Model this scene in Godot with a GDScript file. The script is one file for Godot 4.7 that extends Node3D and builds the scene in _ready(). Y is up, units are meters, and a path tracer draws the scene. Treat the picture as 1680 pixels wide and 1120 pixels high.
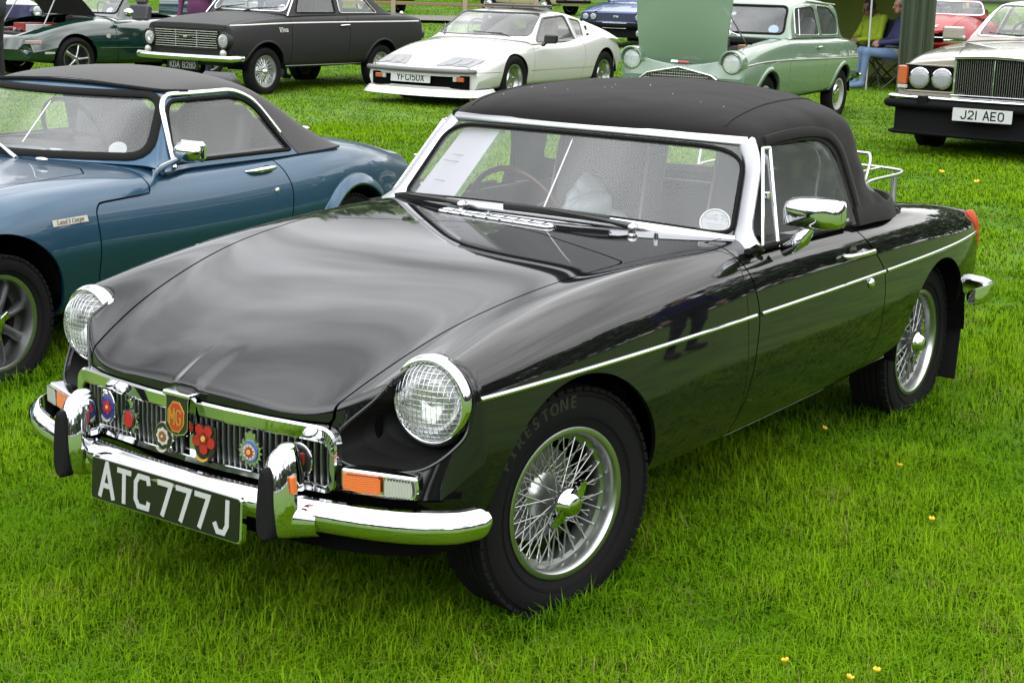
extends Node3D
# A row of classic cars on a show field. World axes are those of the black roadster in front: x to its left, y up, z forward, origin under its front axle.

var mats := {}
var rng := RandomNumberGenerator.new()
var used := {}

func ground_y(x: float, z: float) -> float:
	return -0.02 - 0.009 * x - 0.0073 * z + 0.056 * exp(-(x * x + (z + 1.1) * (z + 1.1) * 0.6) / 2.6)

# ---------------------------------------------------------------- meshes: {p, n, i}
func mm() -> Dictionary:
	return {"p": PackedVector3Array(), "n": PackedVector3Array(), "i": PackedInt32Array()}

func mesh_of(ms: Array) -> ArrayMesh:
	var am := ArrayMesh.new()
	for m in ms:
		var p: PackedVector3Array = m.p
		var n: PackedVector3Array = m.n
		var idx: PackedInt32Array = m.i.duplicate()
		if idx.size() < 3:
			continue
		for t in range(0, idx.size(), 3):
			var a := p[idx[t]]
			var g := (p[idx[t + 1]] - a).cross(p[idx[t + 2]] - a)
			if g.dot(n[idx[t]] + n[idx[t + 1]] + n[idx[t + 2]]) > 0.0:
				var k := idx[t + 1]
				idx[t + 1] = idx[t + 2]
				idx[t + 2] = k
		var arr := []
		arr.resize(Mesh.ARRAY_MAX)
		arr[Mesh.ARRAY_VERTEX] = p
		arr[Mesh.ARRAY_NORMAL] = n
		arr[Mesh.ARRAY_INDEX] = idx
		if m.has("uv"):
			arr[Mesh.ARRAY_TEX_UV] = m.uv
		if m.has("c"):
			arr[Mesh.ARRAY_COLOR] = m.c
		am.add_surface_from_arrays(Mesh.PRIMITIVE_TRIANGLES, arr)
	return am

func obj(called: String, m, mat: Material, parent: Node = self, at := Transform3D()) -> MeshInstance3D:
	var o := MeshInstance3D.new()
	o.name = called if parent != self else numbered(called)
	o.mesh = m if m is Mesh else mesh_of([m])
	for s in o.mesh.get_surface_count():
		o.mesh.surface_set_material(s, mat)
	o.material_override = mat
	o.transform = at
	parent.add_child(o, true)
	return o

func numbered(called: String) -> String:
	used[called] = used.get(called, 0) + 1
	return called if used[called] == 1 else "%s_%03d" % [called, used[called] - 1]

func tag(o: Node, label: String, category: String, group := "") -> Node:
	o.set_meta("label", label)
	o.set_meta("category", category)
	if group:
		o.set_meta("group", group)
	return o

func thing(called: String, label: String, category: String, at := Transform3D(), group := "") -> Node3D:
	var o := Node3D.new()
	o.name = numbered(called)
	o.transform = at
	add_child(o)
	tag(o, label, category, group)
	return o

func on_ground(x: float, z: float, yaw_deg: float, lift := 0.0) -> Transform3D:
	var b := Basis.from_euler(Vector3(-0.0073, 0, -0.009)) * Basis(Vector3.UP, deg_to_rad(yaw_deg))
	return Transform3D(b, Vector3(x, ground_y(x, z) + lift, z))

func std(key: String, c: Color, rough := 0.6, metal := 0.0, opt := {}) -> StandardMaterial3D:
	if mats.has(key):
		return mats[key]
	var m := StandardMaterial3D.new()
	m.resource_name = key
	var s := Color(c.r, c.g, c.b).linear_to_srgb()
	m.albedo_color = Color(s.r, s.g, s.b, c.a)
	m.roughness = rough
	m.metallic = metal
	for k in opt:
		m.set(k, opt[k])
	mats[key] = m
	return m

func glass(key: String, c: Color) -> StandardMaterial3D:
	return std(key, c, 0.02, 0.0, {"transparency": BaseMaterial3D.TRANSPARENCY_ALPHA, "cull_mode": BaseMaterial3D.CULL_DISABLED})

func noise_tex(freq: float, ramp: Array, size := 512, oct := 4, sd := 1, normal := false, bump := 4.0) -> NoiseTexture2D:
	var fn := FastNoiseLite.new()
	fn.seed = sd
	fn.frequency = freq
	fn.fractal_octaves = oct
	var t := NoiseTexture2D.new()
	t.width = size
	t.height = size
	t.seamless = true
	t.noise = fn
	if normal:
		t.as_normal_map = true
		t.bump_strength = bump
	elif ramp.size():
		var g := Gradient.new()
		g.offsets = PackedFloat32Array(ramp.map(func(r): return r[0]))
		g.colors = PackedColorArray(ramp.map(func(r): return (r[1] as Color).linear_to_srgb()))
		t.color_ramp = g
	return t

# ---------------------------------------------------------------- curves
func key(ks: Array, z: float) -> float:          # smooth curve through [z, value] pairs, z rising
	var n := ks.size()
	if n == 1 or z <= ks[0][0]:
		return ks[0][1]
	if z >= ks[n - 1][0]:
		return ks[n - 1][1]
	var i := 0
	while z > ks[i + 1][0]:
		i += 1
	var x0: float = ks[i][0]
	var x1: float = ks[i + 1][0]
	var h := x1 - x0
	var s: float = (ks[i + 1][1] - ks[i][1]) / h
	var m0 := s
	var m1 := s
	if i > 0:
		m0 = (ks[i + 1][1] - ks[i - 1][1]) / (x1 - ks[i - 1][0])
	if i + 2 < n:
		m1 = (ks[i + 2][1] - ks[i][1]) / (ks[i + 2][0] - x0)
	var t := (z - x0) / h
	return cubic_interpolate_hermite(ks[i][1], ks[i + 1][1], m0 * h, m1 * h, t)

func cubic_interpolate_hermite(a: float, b: float, ma: float, mb: float, t: float) -> float:
	var t2 := t * t
	var t3 := t2 * t
	return a * (2 * t3 - 3 * t2 + 1) + ma * (t3 - 2 * t2 + t) + b * (3 * t2 - 2 * t3) + mb * (t3 - t2)

func curve(pts: Array, steps: int, closed := false) -> PackedVector3Array:    # Catmull-Rom through points
	var out := PackedVector3Array()
	var n := pts.size()
	var spans := n if closed else n - 1
	for s in spans:
		var a: Vector3 = pts[s]
		var b: Vector3 = pts[(s + 1) % n]
		var pa: Vector3 = pts[(s - 1 + n) % n] if closed or s > 0 else a * 2 - b
		var pb: Vector3 = pts[(s + 2) % n] if closed or s + 2 < n else b * 2 - a
		for k in steps:
			out.append(a.cubic_interpolate(b, pa, pb, float(k) / steps))
	if not closed:
		out.append(pts[n - 1])
	return out

func round_poly(pts: Array, rad, steps := 5) -> PackedVector2Array:   # polygon with rounded corners
	var out := PackedVector2Array()
	var n := pts.size()
	for k in n:
		var b: Vector2 = pts[k]
		var a: Vector2 = pts[(k - 1 + n) % n]
		var c: Vector2 = pts[(k + 1) % n]
		var r: float = rad[k] if rad is Array else rad
		var u := (a - b).normalized()
		var w := (c - b).normalized()
		r = minf(r, minf((a - b).length(), (c - b).length()) * 0.48)
		for s in steps + 1:
			var t := float(s) / steps
			var p0 := b + u * r
			var p1 := b + w * r
			out.append(p0.lerp(b, t).lerp(b.lerp(p1, t), t))
	return out

# ---------------------------------------------------------------- smooth skin: uniform cubic B-spline over a net of control points
func basis4(t: float) -> Array:
	var t2 := t * t
	var t3 := t2 * t
	return [Vector4((1 - 3 * t + 3 * t2 - t3) / 6, (4 - 6 * t2 + 3 * t3) / 6, (1 + 3 * t + 3 * t2 - 3 * t3) / 6, t3 / 6),
		Vector4((-1 + 2 * t - t2) / 2, (-4 * t + 3 * t2) / 2, (1 + 2 * t - 3 * t2) / 2, t2 / 2)]

func skin(rows: Array, nu: int, nv: int, mirror_first := true, mirror_last := true) -> Dictionary:
	var R := rows.size()
	var C: int = rows[0].size()
	var sv := (C - 1) * nv + 1
	var cp := []
	var cd := []
	for r in R:
		var q: Array = []
		q.assign(rows[r])
		var f: Vector3 = q[1]
		var l: Vector3 = q[C - 2]
		q.push_front(Vector3(-f.x, f.y, f.z) if mirror_first else q[0] * 2 - f)
		q.push_back(Vector3(-l.x, l.y, l.z) if mirror_last else q[C] * 2 - l)
		var P := PackedVector3Array()
		var D := PackedVector3Array()
		for k in sv:
			var seg := mini(k / nv, C - 2)
			var bb := basis4(float(k - seg * nv) / nv)
			var b: Vector4 = bb[0]
			var d: Vector4 = bb[1]
			P.append(q[seg] * b.x + q[seg + 1] * b.y + q[seg + 2] * b.z + q[seg + 3] * b.w)
			D.append(q[seg] * d.x + q[seg + 1] * d.y + q[seg + 2] * d.z + q[seg + 3] * d.w)
		cp.append(P)
		cd.append(D)
	var m := mm()
	var su := (R - 1) * nu + 1
	for k in su:
		var seg := mini(k / nu, R - 2)
		var bb := basis4(float(k - seg * nu) / nu)
		var b: Vector4 = bb[0]
		var d: Vector4 = bb[1]
		for j in sv:
			var p1: Vector3 = cp[seg][j]
			var p2: Vector3 = cp[seg + 1][j]
			var p0: Vector3 = cp[seg - 1][j] if seg > 0 else p1 * 2 - p2
			var p3: Vector3 = cp[seg + 2][j] if seg + 2 < R else p2 * 2 - p1
			var d1: Vector3 = cd[seg][j]
			var d2: Vector3 = cd[seg + 1][j]
			var d0: Vector3 = cd[seg - 1][j] if seg > 0 else d1 * 2 - d2
			var d3: Vector3 = cd[seg + 2][j] if seg + 2 < R else d2 * 2 - d1
			m.p.append(p0 * b.x + p1 * b.y + p2 * b.z + p3 * b.w)
			var tu := p0 * d.x + p1 * d.y + p2 * d.z + p3 * d.w
			var tv := d0 * b.x + d1 * b.y + d2 * b.z + d3 * b.w
			m.n.append(tu.cross(tv).normalized())
	for k in su - 1:
		for j in sv - 1:
			var a := k * sv + j
			for q in [a, a + 1, a + sv, a + 1, a + sv + 1, a + sv]:
				m.i.append(q)
	return m

func clip(m: Dictionary, d: PackedFloat32Array, sgn := 1.0, off := 0.0) -> Dictionary:    # keep where sgn*d > off
	var o := mm()
	var mp: PackedVector3Array = m.p
	var mn: PackedVector3Array = m.n
	var mi: PackedInt32Array = m.i
	var P := PackedVector3Array()
	var N := PackedVector3Array()
	var I := PackedInt32Array()
	var nv := mp.size()
	var remap := PackedInt32Array()
	remap.resize(nv)
	remap.fill(-1)
	var v := PackedFloat32Array()
	v.resize(nv)
	for k in nv:
		v[k] = d[k] * sgn - off
	var cuts := {}
	for t in range(0, mi.size(), 3):
		var poly: Array[int] = []
		var ia := mi[t]
		var ib := mi[t + 1]
		var ic := mi[t + 2]
		if v[ia] <= 0 and v[ib] <= 0 and v[ic] <= 0:
			continue
		var tri := [ia, ib, ic]
		for e in 3:
			var a: int = tri[e]
			var b: int = tri[(e + 1) % 3]
			if v[a] > 0:
				if remap[a] < 0:
					remap[a] = P.size()
					P.append(mp[a])
					N.append(mn[a])
				poly.append(remap[a])
			if (v[a] > 0) != (v[b] > 0):
				var kk := mini(a, b) * nv + maxi(a, b)
				if not cuts.has(kk):
					var w := v[a] / (v[a] - v[b])
					cuts[kk] = P.size()
					P.append(mp[a].lerp(mp[b], w))
					N.append(mn[a].lerp(mn[b], w).normalized())
				poly.append(cuts[kk])
		for e in range(1, poly.size() - 1):
			I.append(poly[0])
			I.append(poly[e])
			I.append(poly[e + 1])
	o.p = P
	o.n = N
	o.i = I
	return o

func axes2(p: Vector3, ax: String) -> Vector2:
	match ax:
		"zy": return Vector2(p.z, p.y)
		"zx": return Vector2(p.z, p.x)
	return Vector2(p.x, p.y)

func dpoly(m: Dictionary, ax: String, poly: PackedVector2Array) -> PackedFloat32Array:   # signed distance, inside > 0
	var out := PackedFloat32Array()
	out.resize(m.p.size())
	var n := poly.size()
	var box := Rect2(poly[0], Vector2.ZERO)
	for q in poly:
		box = box.expand(q)
	var big := box.grow(0.08)
	for k in m.p.size():
		var p := axes2(m.p[k], ax)
		if not big.has_point(p):
			out[k] = -1.0
			continue
		var best := 1e9
		var inside := false
		var j := n - 1
		for i in n:
			var a := poly[i]
			var b := poly[j]
			var e := b - a
			var w := p - a
			var t := clampf(w.dot(e) / maxf(e.length_squared(), 1e-12), 0, 1)
			best = minf(best, (w - e * t).length_squared())
			if (a.y > p.y) != (b.y > p.y) and p.x < (b.x - a.x) * (p.y - a.y) / (b.y - a.y) + a.x:
				inside = not inside
			j = i
		out[k] = sqrt(best) if inside else -sqrt(best)
	return out

func dwhere(m: Dictionary, f: Callable) -> PackedFloat32Array:
	var out := PackedFloat32Array()
	out.resize(m.p.size())
	for k in m.p.size():
		out[k] = f.call(m.p[k], m.n[k])
	return out

func dmin(a: PackedFloat32Array, b: PackedFloat32Array) -> PackedFloat32Array:
	var o := a.duplicate()
	for k in a.size():
		o[k] = minf(a[k], b[k])
	return o

func mirrored(m: Dictionary, both := true) -> Dictionary:      # adds (or gives only) the copy at -x
	var o := mm()
	if both:
		o = {"p": m.p.duplicate(), "n": m.n.duplicate(), "i": m.i.duplicate()}
	var base: int = o.p.size()
	for k in m.p.size():
		o.p.append(Vector3(-m.p[k].x, m.p[k].y, m.p[k].z))
		o.n.append(Vector3(-m.n[k].x, m.n[k].y, m.n[k].z))
	for k in m.i:
		o.i.append(base + k)
	return o

func join(a: Dictionary, b: Dictionary, t := Transform3D()) -> void:     # b into a
	var base: int = a.p.size()
	var plain := t == Transform3D()
	var nb := t.basis.inverse().transposed()
	for k in b.p.size():
		a.p.append(b.p[k] if plain else t * b.p[k])
		a.n.append(b.n[k] if plain else (nb * b.n[k]).normalized())
	for k in b.i:
		a.i.append(base + k)

func edges_of(m: Dictionary) -> Array:
	var cnt := {}
	var nv: int = m.p.size()
	var mi: PackedInt32Array = m.i
	for t in range(0, mi.size(), 3):
		for e in 3:
			var a := mi[t + e]
			var b := mi[t + (e + 1) % 3]
			var kk := mini(a, b) * nv + maxi(a, b)
			cnt[kk] = cnt.get(kk, 0) + 1
	var out := []
	for kk in cnt:
		if cnt[kk] == 1:
			out.append([kk / nv, kk % nv])
	return out

func lipped(m: Dictionary, depth: float) -> Dictionary:      # turned-in edge all round a panel, except on the mirror line
	var lip := mm()
	for e in edges_of(m):
		var a: Vector3 = m.p[e[0]]
		var b: Vector3 = m.p[e[1]]
		if absf(a.x) < 1e-4 and absf(b.x) < 1e-4:
			continue
		var na: Vector3 = m.n[e[0]]
		var nb: Vector3 = m.n[e[1]]
		var side := (b - a).cross(na).normalized()
		var s: int = lip.p.size()
		for q in [a, b, b - nb * depth, a - na * depth]:
			lip.p.append(q)
			lip.n.append(side)
		for q in [s, s + 1, s + 2, s, s + 2, s + 3]:
			lip.i.append(q)
	var o := {"p": m.p.duplicate(), "n": m.n.duplicate(), "i": m.i.duplicate()}
	join(o, lip)
	return o

func shifted(m: Dictionary, d: float) -> Dictionary:         # along its normals
	var o := {"p": m.p.duplicate(), "n": m.n, "i": m.i}
	for k in m.p.size():
		o.p[k] = m.p[k] + m.n[k] * d
	return o

func find(m: Dictionary, ax: String, at: Vector2, hint := Vector3(1, 1, 1)) -> Array:   # [point, normal] of the skin seen along the missing axis
	var best := 1e9
	var bi := 0
	for k in m.p.size():
		var n: Vector3 = m.n[k]
		var f := n.x * hint.x if ax == "zy" else n.y * hint.y if ax == "zx" else n.z * hint.z
		if f < 0.12:
			continue
		var d := (axes2(m.p[k], ax) - at).length_squared()
		if d < best:
			best = d
			bi = k
	var p: Vector3 = m.p[bi]
	var n: Vector3 = m.n[bi]
	if ax == "zy":
		return [Vector3(p.x - (n.y * (at.y - p.y) + n.z * (at.x - p.z)) / n.x, at.y, at.x), n]
	if ax == "zx":
		return [Vector3(at.y, p.y - (n.x * (at.y - p.x) + n.z * (at.x - p.z)) / n.y, at.x), n]
	return [Vector3(at.x, at.y, p.z - (n.x * (at.x - p.x) + n.y * (at.y - p.y)) / n.z), n]

# ---------------------------------------------------------------- simple solids, appended to a mesh
func quad(m: Dictionary, a: Vector3, b: Vector3, c: Vector3, d: Vector3, n := Vector3.ZERO) -> void:
	if n == Vector3.ZERO:
		n = (b - a).cross(c - a).normalized()
	var s: int = m.p.size()
	for q in [a, b, c, d]:
		m.p.append(q)
		m.n.append(n)
	for q in [s, s + 1, s + 2, s, s + 2, s + 3]:
		m.i.append(q)

func box(m: Dictionary, c: Vector3, size: Vector3, b := Basis(), bev := 0.004) -> void:
	var h := size * 0.5
	bev = minf(bev, minf(h.x, minf(h.y, h.z)) * 0.9)
	var ids := {}
	for sx in [-1, 1]:
		for sy in [-1, 1]:
			for sz in [-1, 1]:
				for ax in 3:
					var v := Vector3(sx * (h.x - bev), sy * (h.y - bev), sz * (h.z - bev))
					var n := Vector3.ZERO
					v[ax] = [sx, sy, sz][ax] * h[ax]
					n[ax] = [sx, sy, sz][ax]
					ids["%d%d%d%d" % [sx, sy, sz, ax]] = m.p.size()
					m.p.append(c + b * v)
					m.n.append((b * n).normalized())
	var g := func(s: Vector3i, ax: int) -> int: return ids["%d%d%d%d" % [s.x, s.y, s.z, ax]]
	for ax in 3:
		var u := (ax + 1) % 3
		var w := (ax + 2) % 3
		for s in [-1, 1]:
			var q := []
			for k in [[-1, -1], [1, -1], [1, 1], [-1, 1]]:
				var sv := Vector3i.ZERO
				sv[ax] = s
				sv[u] = k[0]
				sv[w] = k[1]
				q.append(g.call(sv, ax))
			for k in [q[0], q[1], q[2], q[0], q[2], q[3]]:
				m.i.append(k)
		for su in [-1, 1]:
			for sw in [-1, 1]:
				var s0 := Vector3i.ZERO
				s0[u] = su
				s0[w] = sw
				s0[ax] = -1
				var s1 := s0
				s1[ax] = 1
				var q := [g.call(s0, u), g.call(s1, u), g.call(s1, w), g.call(s0, w)]
				for k in [q[0], q[1], q[2], q[0], q[2], q[3]]:
					m.i.append(k)
	for sx in [-1, 1]:
		for sy in [-1, 1]:
			for sz in [-1, 1]:
				var s := Vector3i(sx, sy, sz)
				for ax in 3:
					m.i.append(g.call(s, ax))

func tube(m: Dictionary, pts: PackedVector3Array, rad, sides := 8, closed := false, flat := Vector2.ONE) -> void:
	var n := pts.size()
	var up := Vector3.UP
	var base: int = m.p.size()
	var prev := Vector3.ZERO
	for k in n:
		var t := (pts[(k + 1) % n if closed else mini(k + 1, n - 1)] - pts[(k - 1 + n) % n if closed else maxi(k - 1, 0)]).normalized()
		if k == 0:
			prev = up.cross(t) if absf(t.y) < 0.95 else Vector3.RIGHT.cross(t)
		var s := (prev - t * prev.dot(t)).normalized()
		prev = s
		var w := t.cross(s)
		var r: float = rad[k] if rad is Array or rad is PackedFloat32Array else rad
		for j in sides:
			var a := TAU * j / sides
			m.p.append(pts[k] + (s * cos(a) * flat.x + w * sin(a) * flat.y) * r)
			m.n.append((s * cos(a) / flat.x + w * sin(a) / flat.y).normalized())
	for k in (n if closed else n - 1):
		for j in sides:
			var a := base + k * sides + j
			var b := base + k * sides + (j + 1) % sides
			var c := base + ((k + 1) % n) * sides + j
			var d := base + ((k + 1) % n) * sides + (j + 1) % sides
			for q in [a, b, d, a, d, c]:
				m.i.append(q)
	if not closed:
		for e in [0, n - 1]:
			var t := (pts[mini(e + 1, n - 1)] - pts[maxi(e - 1, 0)]).normalized() * (-1.0 if e == 0 else 1.0)
			var s: int = m.p.size()
			m.p.append(pts[e])
			m.n.append(t)
			for j in sides:
				m.p.append(m.p[base + e * sides + j])
				m.n.append(t)
			for j in sides:
				for q in [s, s + 1 + j, s + 1 + (j + 1) % sides]:
					m.i.append(q)

func rod(m: Dictionary, a: Vector3, b: Vector3, r0: float, r1 := -1.0, sides := 8) -> void:
	tube(m, PackedVector3Array([a, b]), [r0, r0 if r1 < 0 else r1], sides)

func lathe(m: Dictionary, prof: Array, t := Transform3D(), seg := 32, arc := TAU, sharp := 0.6) -> void:   # [radius, along] pairs round the local x axis
	var full := absf(arc - TAU) < 0.001
	for k in prof.size() - 1:
		var a := Vector2(prof[k][0], prof[k][1])
		var b := Vector2(prof[k + 1][0], prof[k + 1][1])
		var e := (b - a).normalized()
		if a.distance_to(b) < 1e-6:
			continue
		var n := Vector2(e.y, -e.x)
		var na := n
		var nb := n
		if k > 0:
			var e0 := (a - Vector2(prof[k - 1][0], prof[k - 1][1])).normalized()
			if e0.dot(e) > sharp:
				na = (n + Vector2(e0.y, -e0.x)).normalized()
		if k + 2 < prof.size():
			var e1 := (Vector2(prof[k + 2][0], prof[k + 2][1]) - b).normalized()
			if e1.dot(e) > sharp:
				nb = (n + Vector2(e1.y, -e1.x)).normalized()
		var base: int = m.p.size()
		for j in seg + 1:
			var w := arc * j / seg
			var dir := Vector3(0, cos(w), sin(w))
			m.p.append(t * (dir * a.x + Vector3(a.y, 0, 0)))
			m.n.append((t.basis * (dir * na.x + Vector3(na.y, 0, 0))).normalized())
			m.p.append(t * (dir * b.x + Vector3(b.y, 0, 0)))
			m.n.append((t.basis * (dir * nb.x + Vector3(nb.y, 0, 0))).normalized())
		for j in seg:
			var q := base + j * 2
			for s in [q, q + 1, q + 3, q, q + 3, q + 2]:
				m.i.append(s)

func ball(m: Dictionary, c: Vector3, r: Vector3, b := Basis(), seg := 16, from := -1.0, upto := 1.0) -> void:   # ellipsoid, or a zone of it in y
	var rows := maxi(seg / 2, 4)
	var base: int = m.p.size()
	var a0 := asin(from)
	var a1 := asin(upto)
	for k in rows + 1:
		var v := a0 + (a1 - a0) * k / rows
		for j in seg + 1:
			var u := TAU * j / seg
			var d := Vector3(cos(v) * cos(u), sin(v), cos(v) * sin(u))
			m.p.append(c + b * (d * r))
			m.n.append((b * (d / r)).normalized())
	for k in rows:
		for j in seg:
			var q := base + k * (seg + 1) + j
			for s in [q, q + 1, q + seg + 2, q, q + seg + 2, q + seg + 1]:
				m.i.append(s)

func sweep(m: Dictionary, path: PackedVector3Array, prof: PackedVector2Array, side, closed_prof := true, scale_at: Array = [], caps := true) -> void:
	# prof (a, b): a along «side» (a vector or one per point), b along tangent x side
	var n := path.size()
	var c := prof.size()
	var base: int = m.p.size()
	var pn := PackedVector2Array()
	for j in c:
		var a := prof[(j - 1 + c) % c] if closed_prof or j > 0 else prof[j]
		var b := prof[(j + 1) % c] if closed_prof or j < c - 1 else prof[j]
		var e := (b - a).normalized()
		pn.append(Vector2(e.y, -e.x))
	var area := 0.0
	for j in c:
		area += prof[j].cross(prof[(j + 1) % c])
	if area < 0:
		for j in c:
			pn[j] = -pn[j]
	for k in n:
		var t := (path[mini(k + 1, n - 1)] - path[maxi(k - 1, 0)]).normalized()
		var s: Vector3 = side[k] if side is Array or side is PackedVector3Array else side
		s = (s - t * s.dot(t)).normalized()
		var w := t.cross(s)
		var sc: float = scale_at[k] if scale_at.size() else 1.0
		for j in c:
			m.p.append(path[k] + (s * prof[j].x + w * prof[j].y) * sc)
			m.n.append(s * pn[j].x + w * pn[j].y)
	for k in n - 1:
		for j in (c if closed_prof else c - 1):
			var a := base + k * c + j
			var b := base + k * c + (j + 1) % c
			for q in [a, b, b + c, a, b + c, a + c]:
				m.i.append(q)
	if caps and closed_prof:
		for e in [0, n - 1]:
			var t := (path[mini(e + 1, n - 1)] - path[maxi(e - 1, 0)]).normalized() * (-1.0 if e == 0 else 1.0)
			var tri := Geometry2D.triangulate_polygon(prof)
			var s: int = m.p.size()
			for j in c:
				m.p.append(m.p[base + e * c + j])
				m.n.append(t)
			for q in tri:
				m.i.append(s + q)

func plate(m: Dictionary, poly: PackedVector2Array, depth: float, t := Transform3D(), bev := 0.0) -> void:    # polygon in local xy, thick along -z, face at z = 0
	var pts := poly
	if Geometry2D.is_polygon_clockwise(pts):
		pts = pts.duplicate()
		pts.reverse()
	var face := pts
	if bev > 0:
		var o := Geometry2D.offset_polygon(pts, -bev)
		if o.size() == 1:
			face = o[0]
	var tri := Geometry2D.triangulate_polygon(face)
	var s: int = m.p.size()
	for q in face:
		m.p.append(t * Vector3(q.x, q.y, 0))
		m.n.append((t.basis * Vector3.BACK).normalized())
	for q in tri:
		m.i.append(s + q)
	var n := pts.size()
	for k in n:
		var a := pts[k]
		var b := pts[(k + 1) % n]
		var e := (b - a).normalized()
		var nn := (t.basis * Vector3(e.y, -e.x, 0)).normalized()
		quad(m, t * Vector3(a.x, a.y, -bev), t * Vector3(b.x, b.y, -bev), t * Vector3(b.x, b.y, -depth), t * Vector3(a.x, a.y, -depth), nn)
	if bev > 0 and face.size() == n:
		var off := 0
		var bd := 1e9
		for k in n:
			if face[k].distance_to(pts[0]) < bd:
				bd = face[k].distance_to(pts[0])
				off = k
		for k in n:
			var a := pts[k]
			var b := pts[(k + 1) % n]
			var e := (b - a).normalized()
			var fa := face[(k + off) % n]
			var fb := face[(k + 1 + off) % n]
			quad(m, t * Vector3(a.x, a.y, -bev), t * Vector3(b.x, b.y, -bev), t * Vector3(fb.x, fb.y, 0), t * Vector3(fa.x, fa.y, 0), (t.basis * Vector3(e.y, -e.x, 1)).normalized())

func ring_poly(r: float, n: int, ry := -1.0, c := Vector2.ZERO) -> PackedVector2Array:
	var o := PackedVector2Array()
	for k in n:
		o.append(c + Vector2(cos(TAU * k / n) * r, sin(TAU * k / n) * (r if ry < 0 else ry)))
	return o

func frame_ring(m: Dictionary, outer: PackedVector2Array, inner: PackedVector2Array, depth: float, t := Transform3D()) -> void:   # same point count; a flat frame
	var n := outer.size()
	for k in n:
		var j := (k + 1) % n
		quad(m, t * Vector3(outer[k].x, outer[k].y, 0), t * Vector3(outer[j].x, outer[j].y, 0), t * Vector3(inner[j].x, inner[j].y, 0), t * Vector3(inner[k].x, inner[k].y, 0), (t.basis * Vector3.BACK).normalized())
		for q in [outer, inner]:
			var e: Vector2 = (q[j] - q[k]).normalized()
			var s := 1.0 if q == outer else -1.0
			var nn := Vector3(e.y, -e.x, 0) * s
			if (Vector2(nn.x, nn.y).dot((outer[k] - inner[k])) * s) < 0:
				nn = -nn
			quad(m, t * Vector3(q[k].x, q[k].y, 0), t * Vector3(q[j].x, q[j].y, 0), t * Vector3(q[j].x, q[j].y, -depth), t * Vector3(q[k].x, q[k].y, -depth), (t.basis * nn).normalized())

# ---------------------------------------------------------------- number plate lettering: strokes in a 0..1 by 0..1 cell
const GLYPH := {
	"A": [[0, 0, .5, 1, 1, 0], [.19, .36, .81, .36]], "T": [[0, .93, 1, .93], [.5, .93, .5, 0]], "C": [[1, .74, .93, .93, .72, .93, .28, .93, .07, .74, .07, .26, .28, .07, .72, .07, .93, .07, 1, .26]],
	"7": [[0, .93, .93, .93, .35, 0]], "J": [[.9, 1, .9, .28, .7, .07, .3, .07, .07, .3]], "Y": [[0, 1, .5, .47, 1, 1], [.5, .5, .5, 0]], "F": [[.93, .93, .08, .93, .08, 0], [.08, .5, .8, .5]],
	"1": [[.5, 0, .5, 1]], "5": [[.92, .93, .12, .93, .09, .55, .7, .57, .92, .4, .92, .22, .72, .07, .28, .07, .05, .22]], "0": [[.28, .07, .72, .07, .93, .26, .93, .74, .72, .93, .28, .93, .07, .74, .07, .26, .28, .07]],
	"X": [[0, 0, 1, 1], [0, 1, 1, 0]], "2": [[.06, .74, .25, .93, .75, .93, .93, .74, .93, .58, .08, .07, 1, .07]], "E": [[.95, .93, .08, .93, .08, .07, .95, .07], [.08, .5, .82, .5]],
	"O": [[.28, .07, .72, .07, .93, .26, .93, .74, .72, .93, .28, .93, .07, .74, .07, .26, .28, .07]], "K": [[.08, 0, .08, 1], [.95, 1, .08, .42], [.32, .58, 1, 0]], "D": [[.08, .07, .6, .07, .93, .3, .93, .7, .6, .93, .08, .93, .08, .07]],
	"9": [[.93, .55, .75, .42, .3, .42, .07, .58, .07, .78, .3, .93, .72, .93, .93, .74, .93, .26, .72, .07, .2, .07]], "8": [[.28, .52, .07, .66, .07, .8, .28, .93, .72, .93, .93, .8, .93, .66, .72, .52, .28, .52], [.28, .52, .07, .38, .07, .2, .28, .07, .72, .07, .93, .2, .93, .38, .72, .52]],
	"M": [[.06, 0, .06, 1, .5, .35, .94, 1, .94, 0]], "G": [[.95, .76, .75, .93, .28, .93, .07, .74, .07, .26, .28, .07, .75, .07, .93, .22, .93, .45, .55, .45]], "B": [[.08, 0, .08, 1], [.15, .93, .7, .93, .9, .8, .9, .65, .7, .5, .15, .5], [.7, .5, .93, .36, .93, .2, .7, .07, .15, .07]], "3": [[.07, .74, .28, .93, .72, .93, .93, .78, .93, .66, .72, .52, .35, .52], [.72, .52, .93, .36, .93, .2, .72, .07, .28, .07, .07, .26]]}

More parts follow.
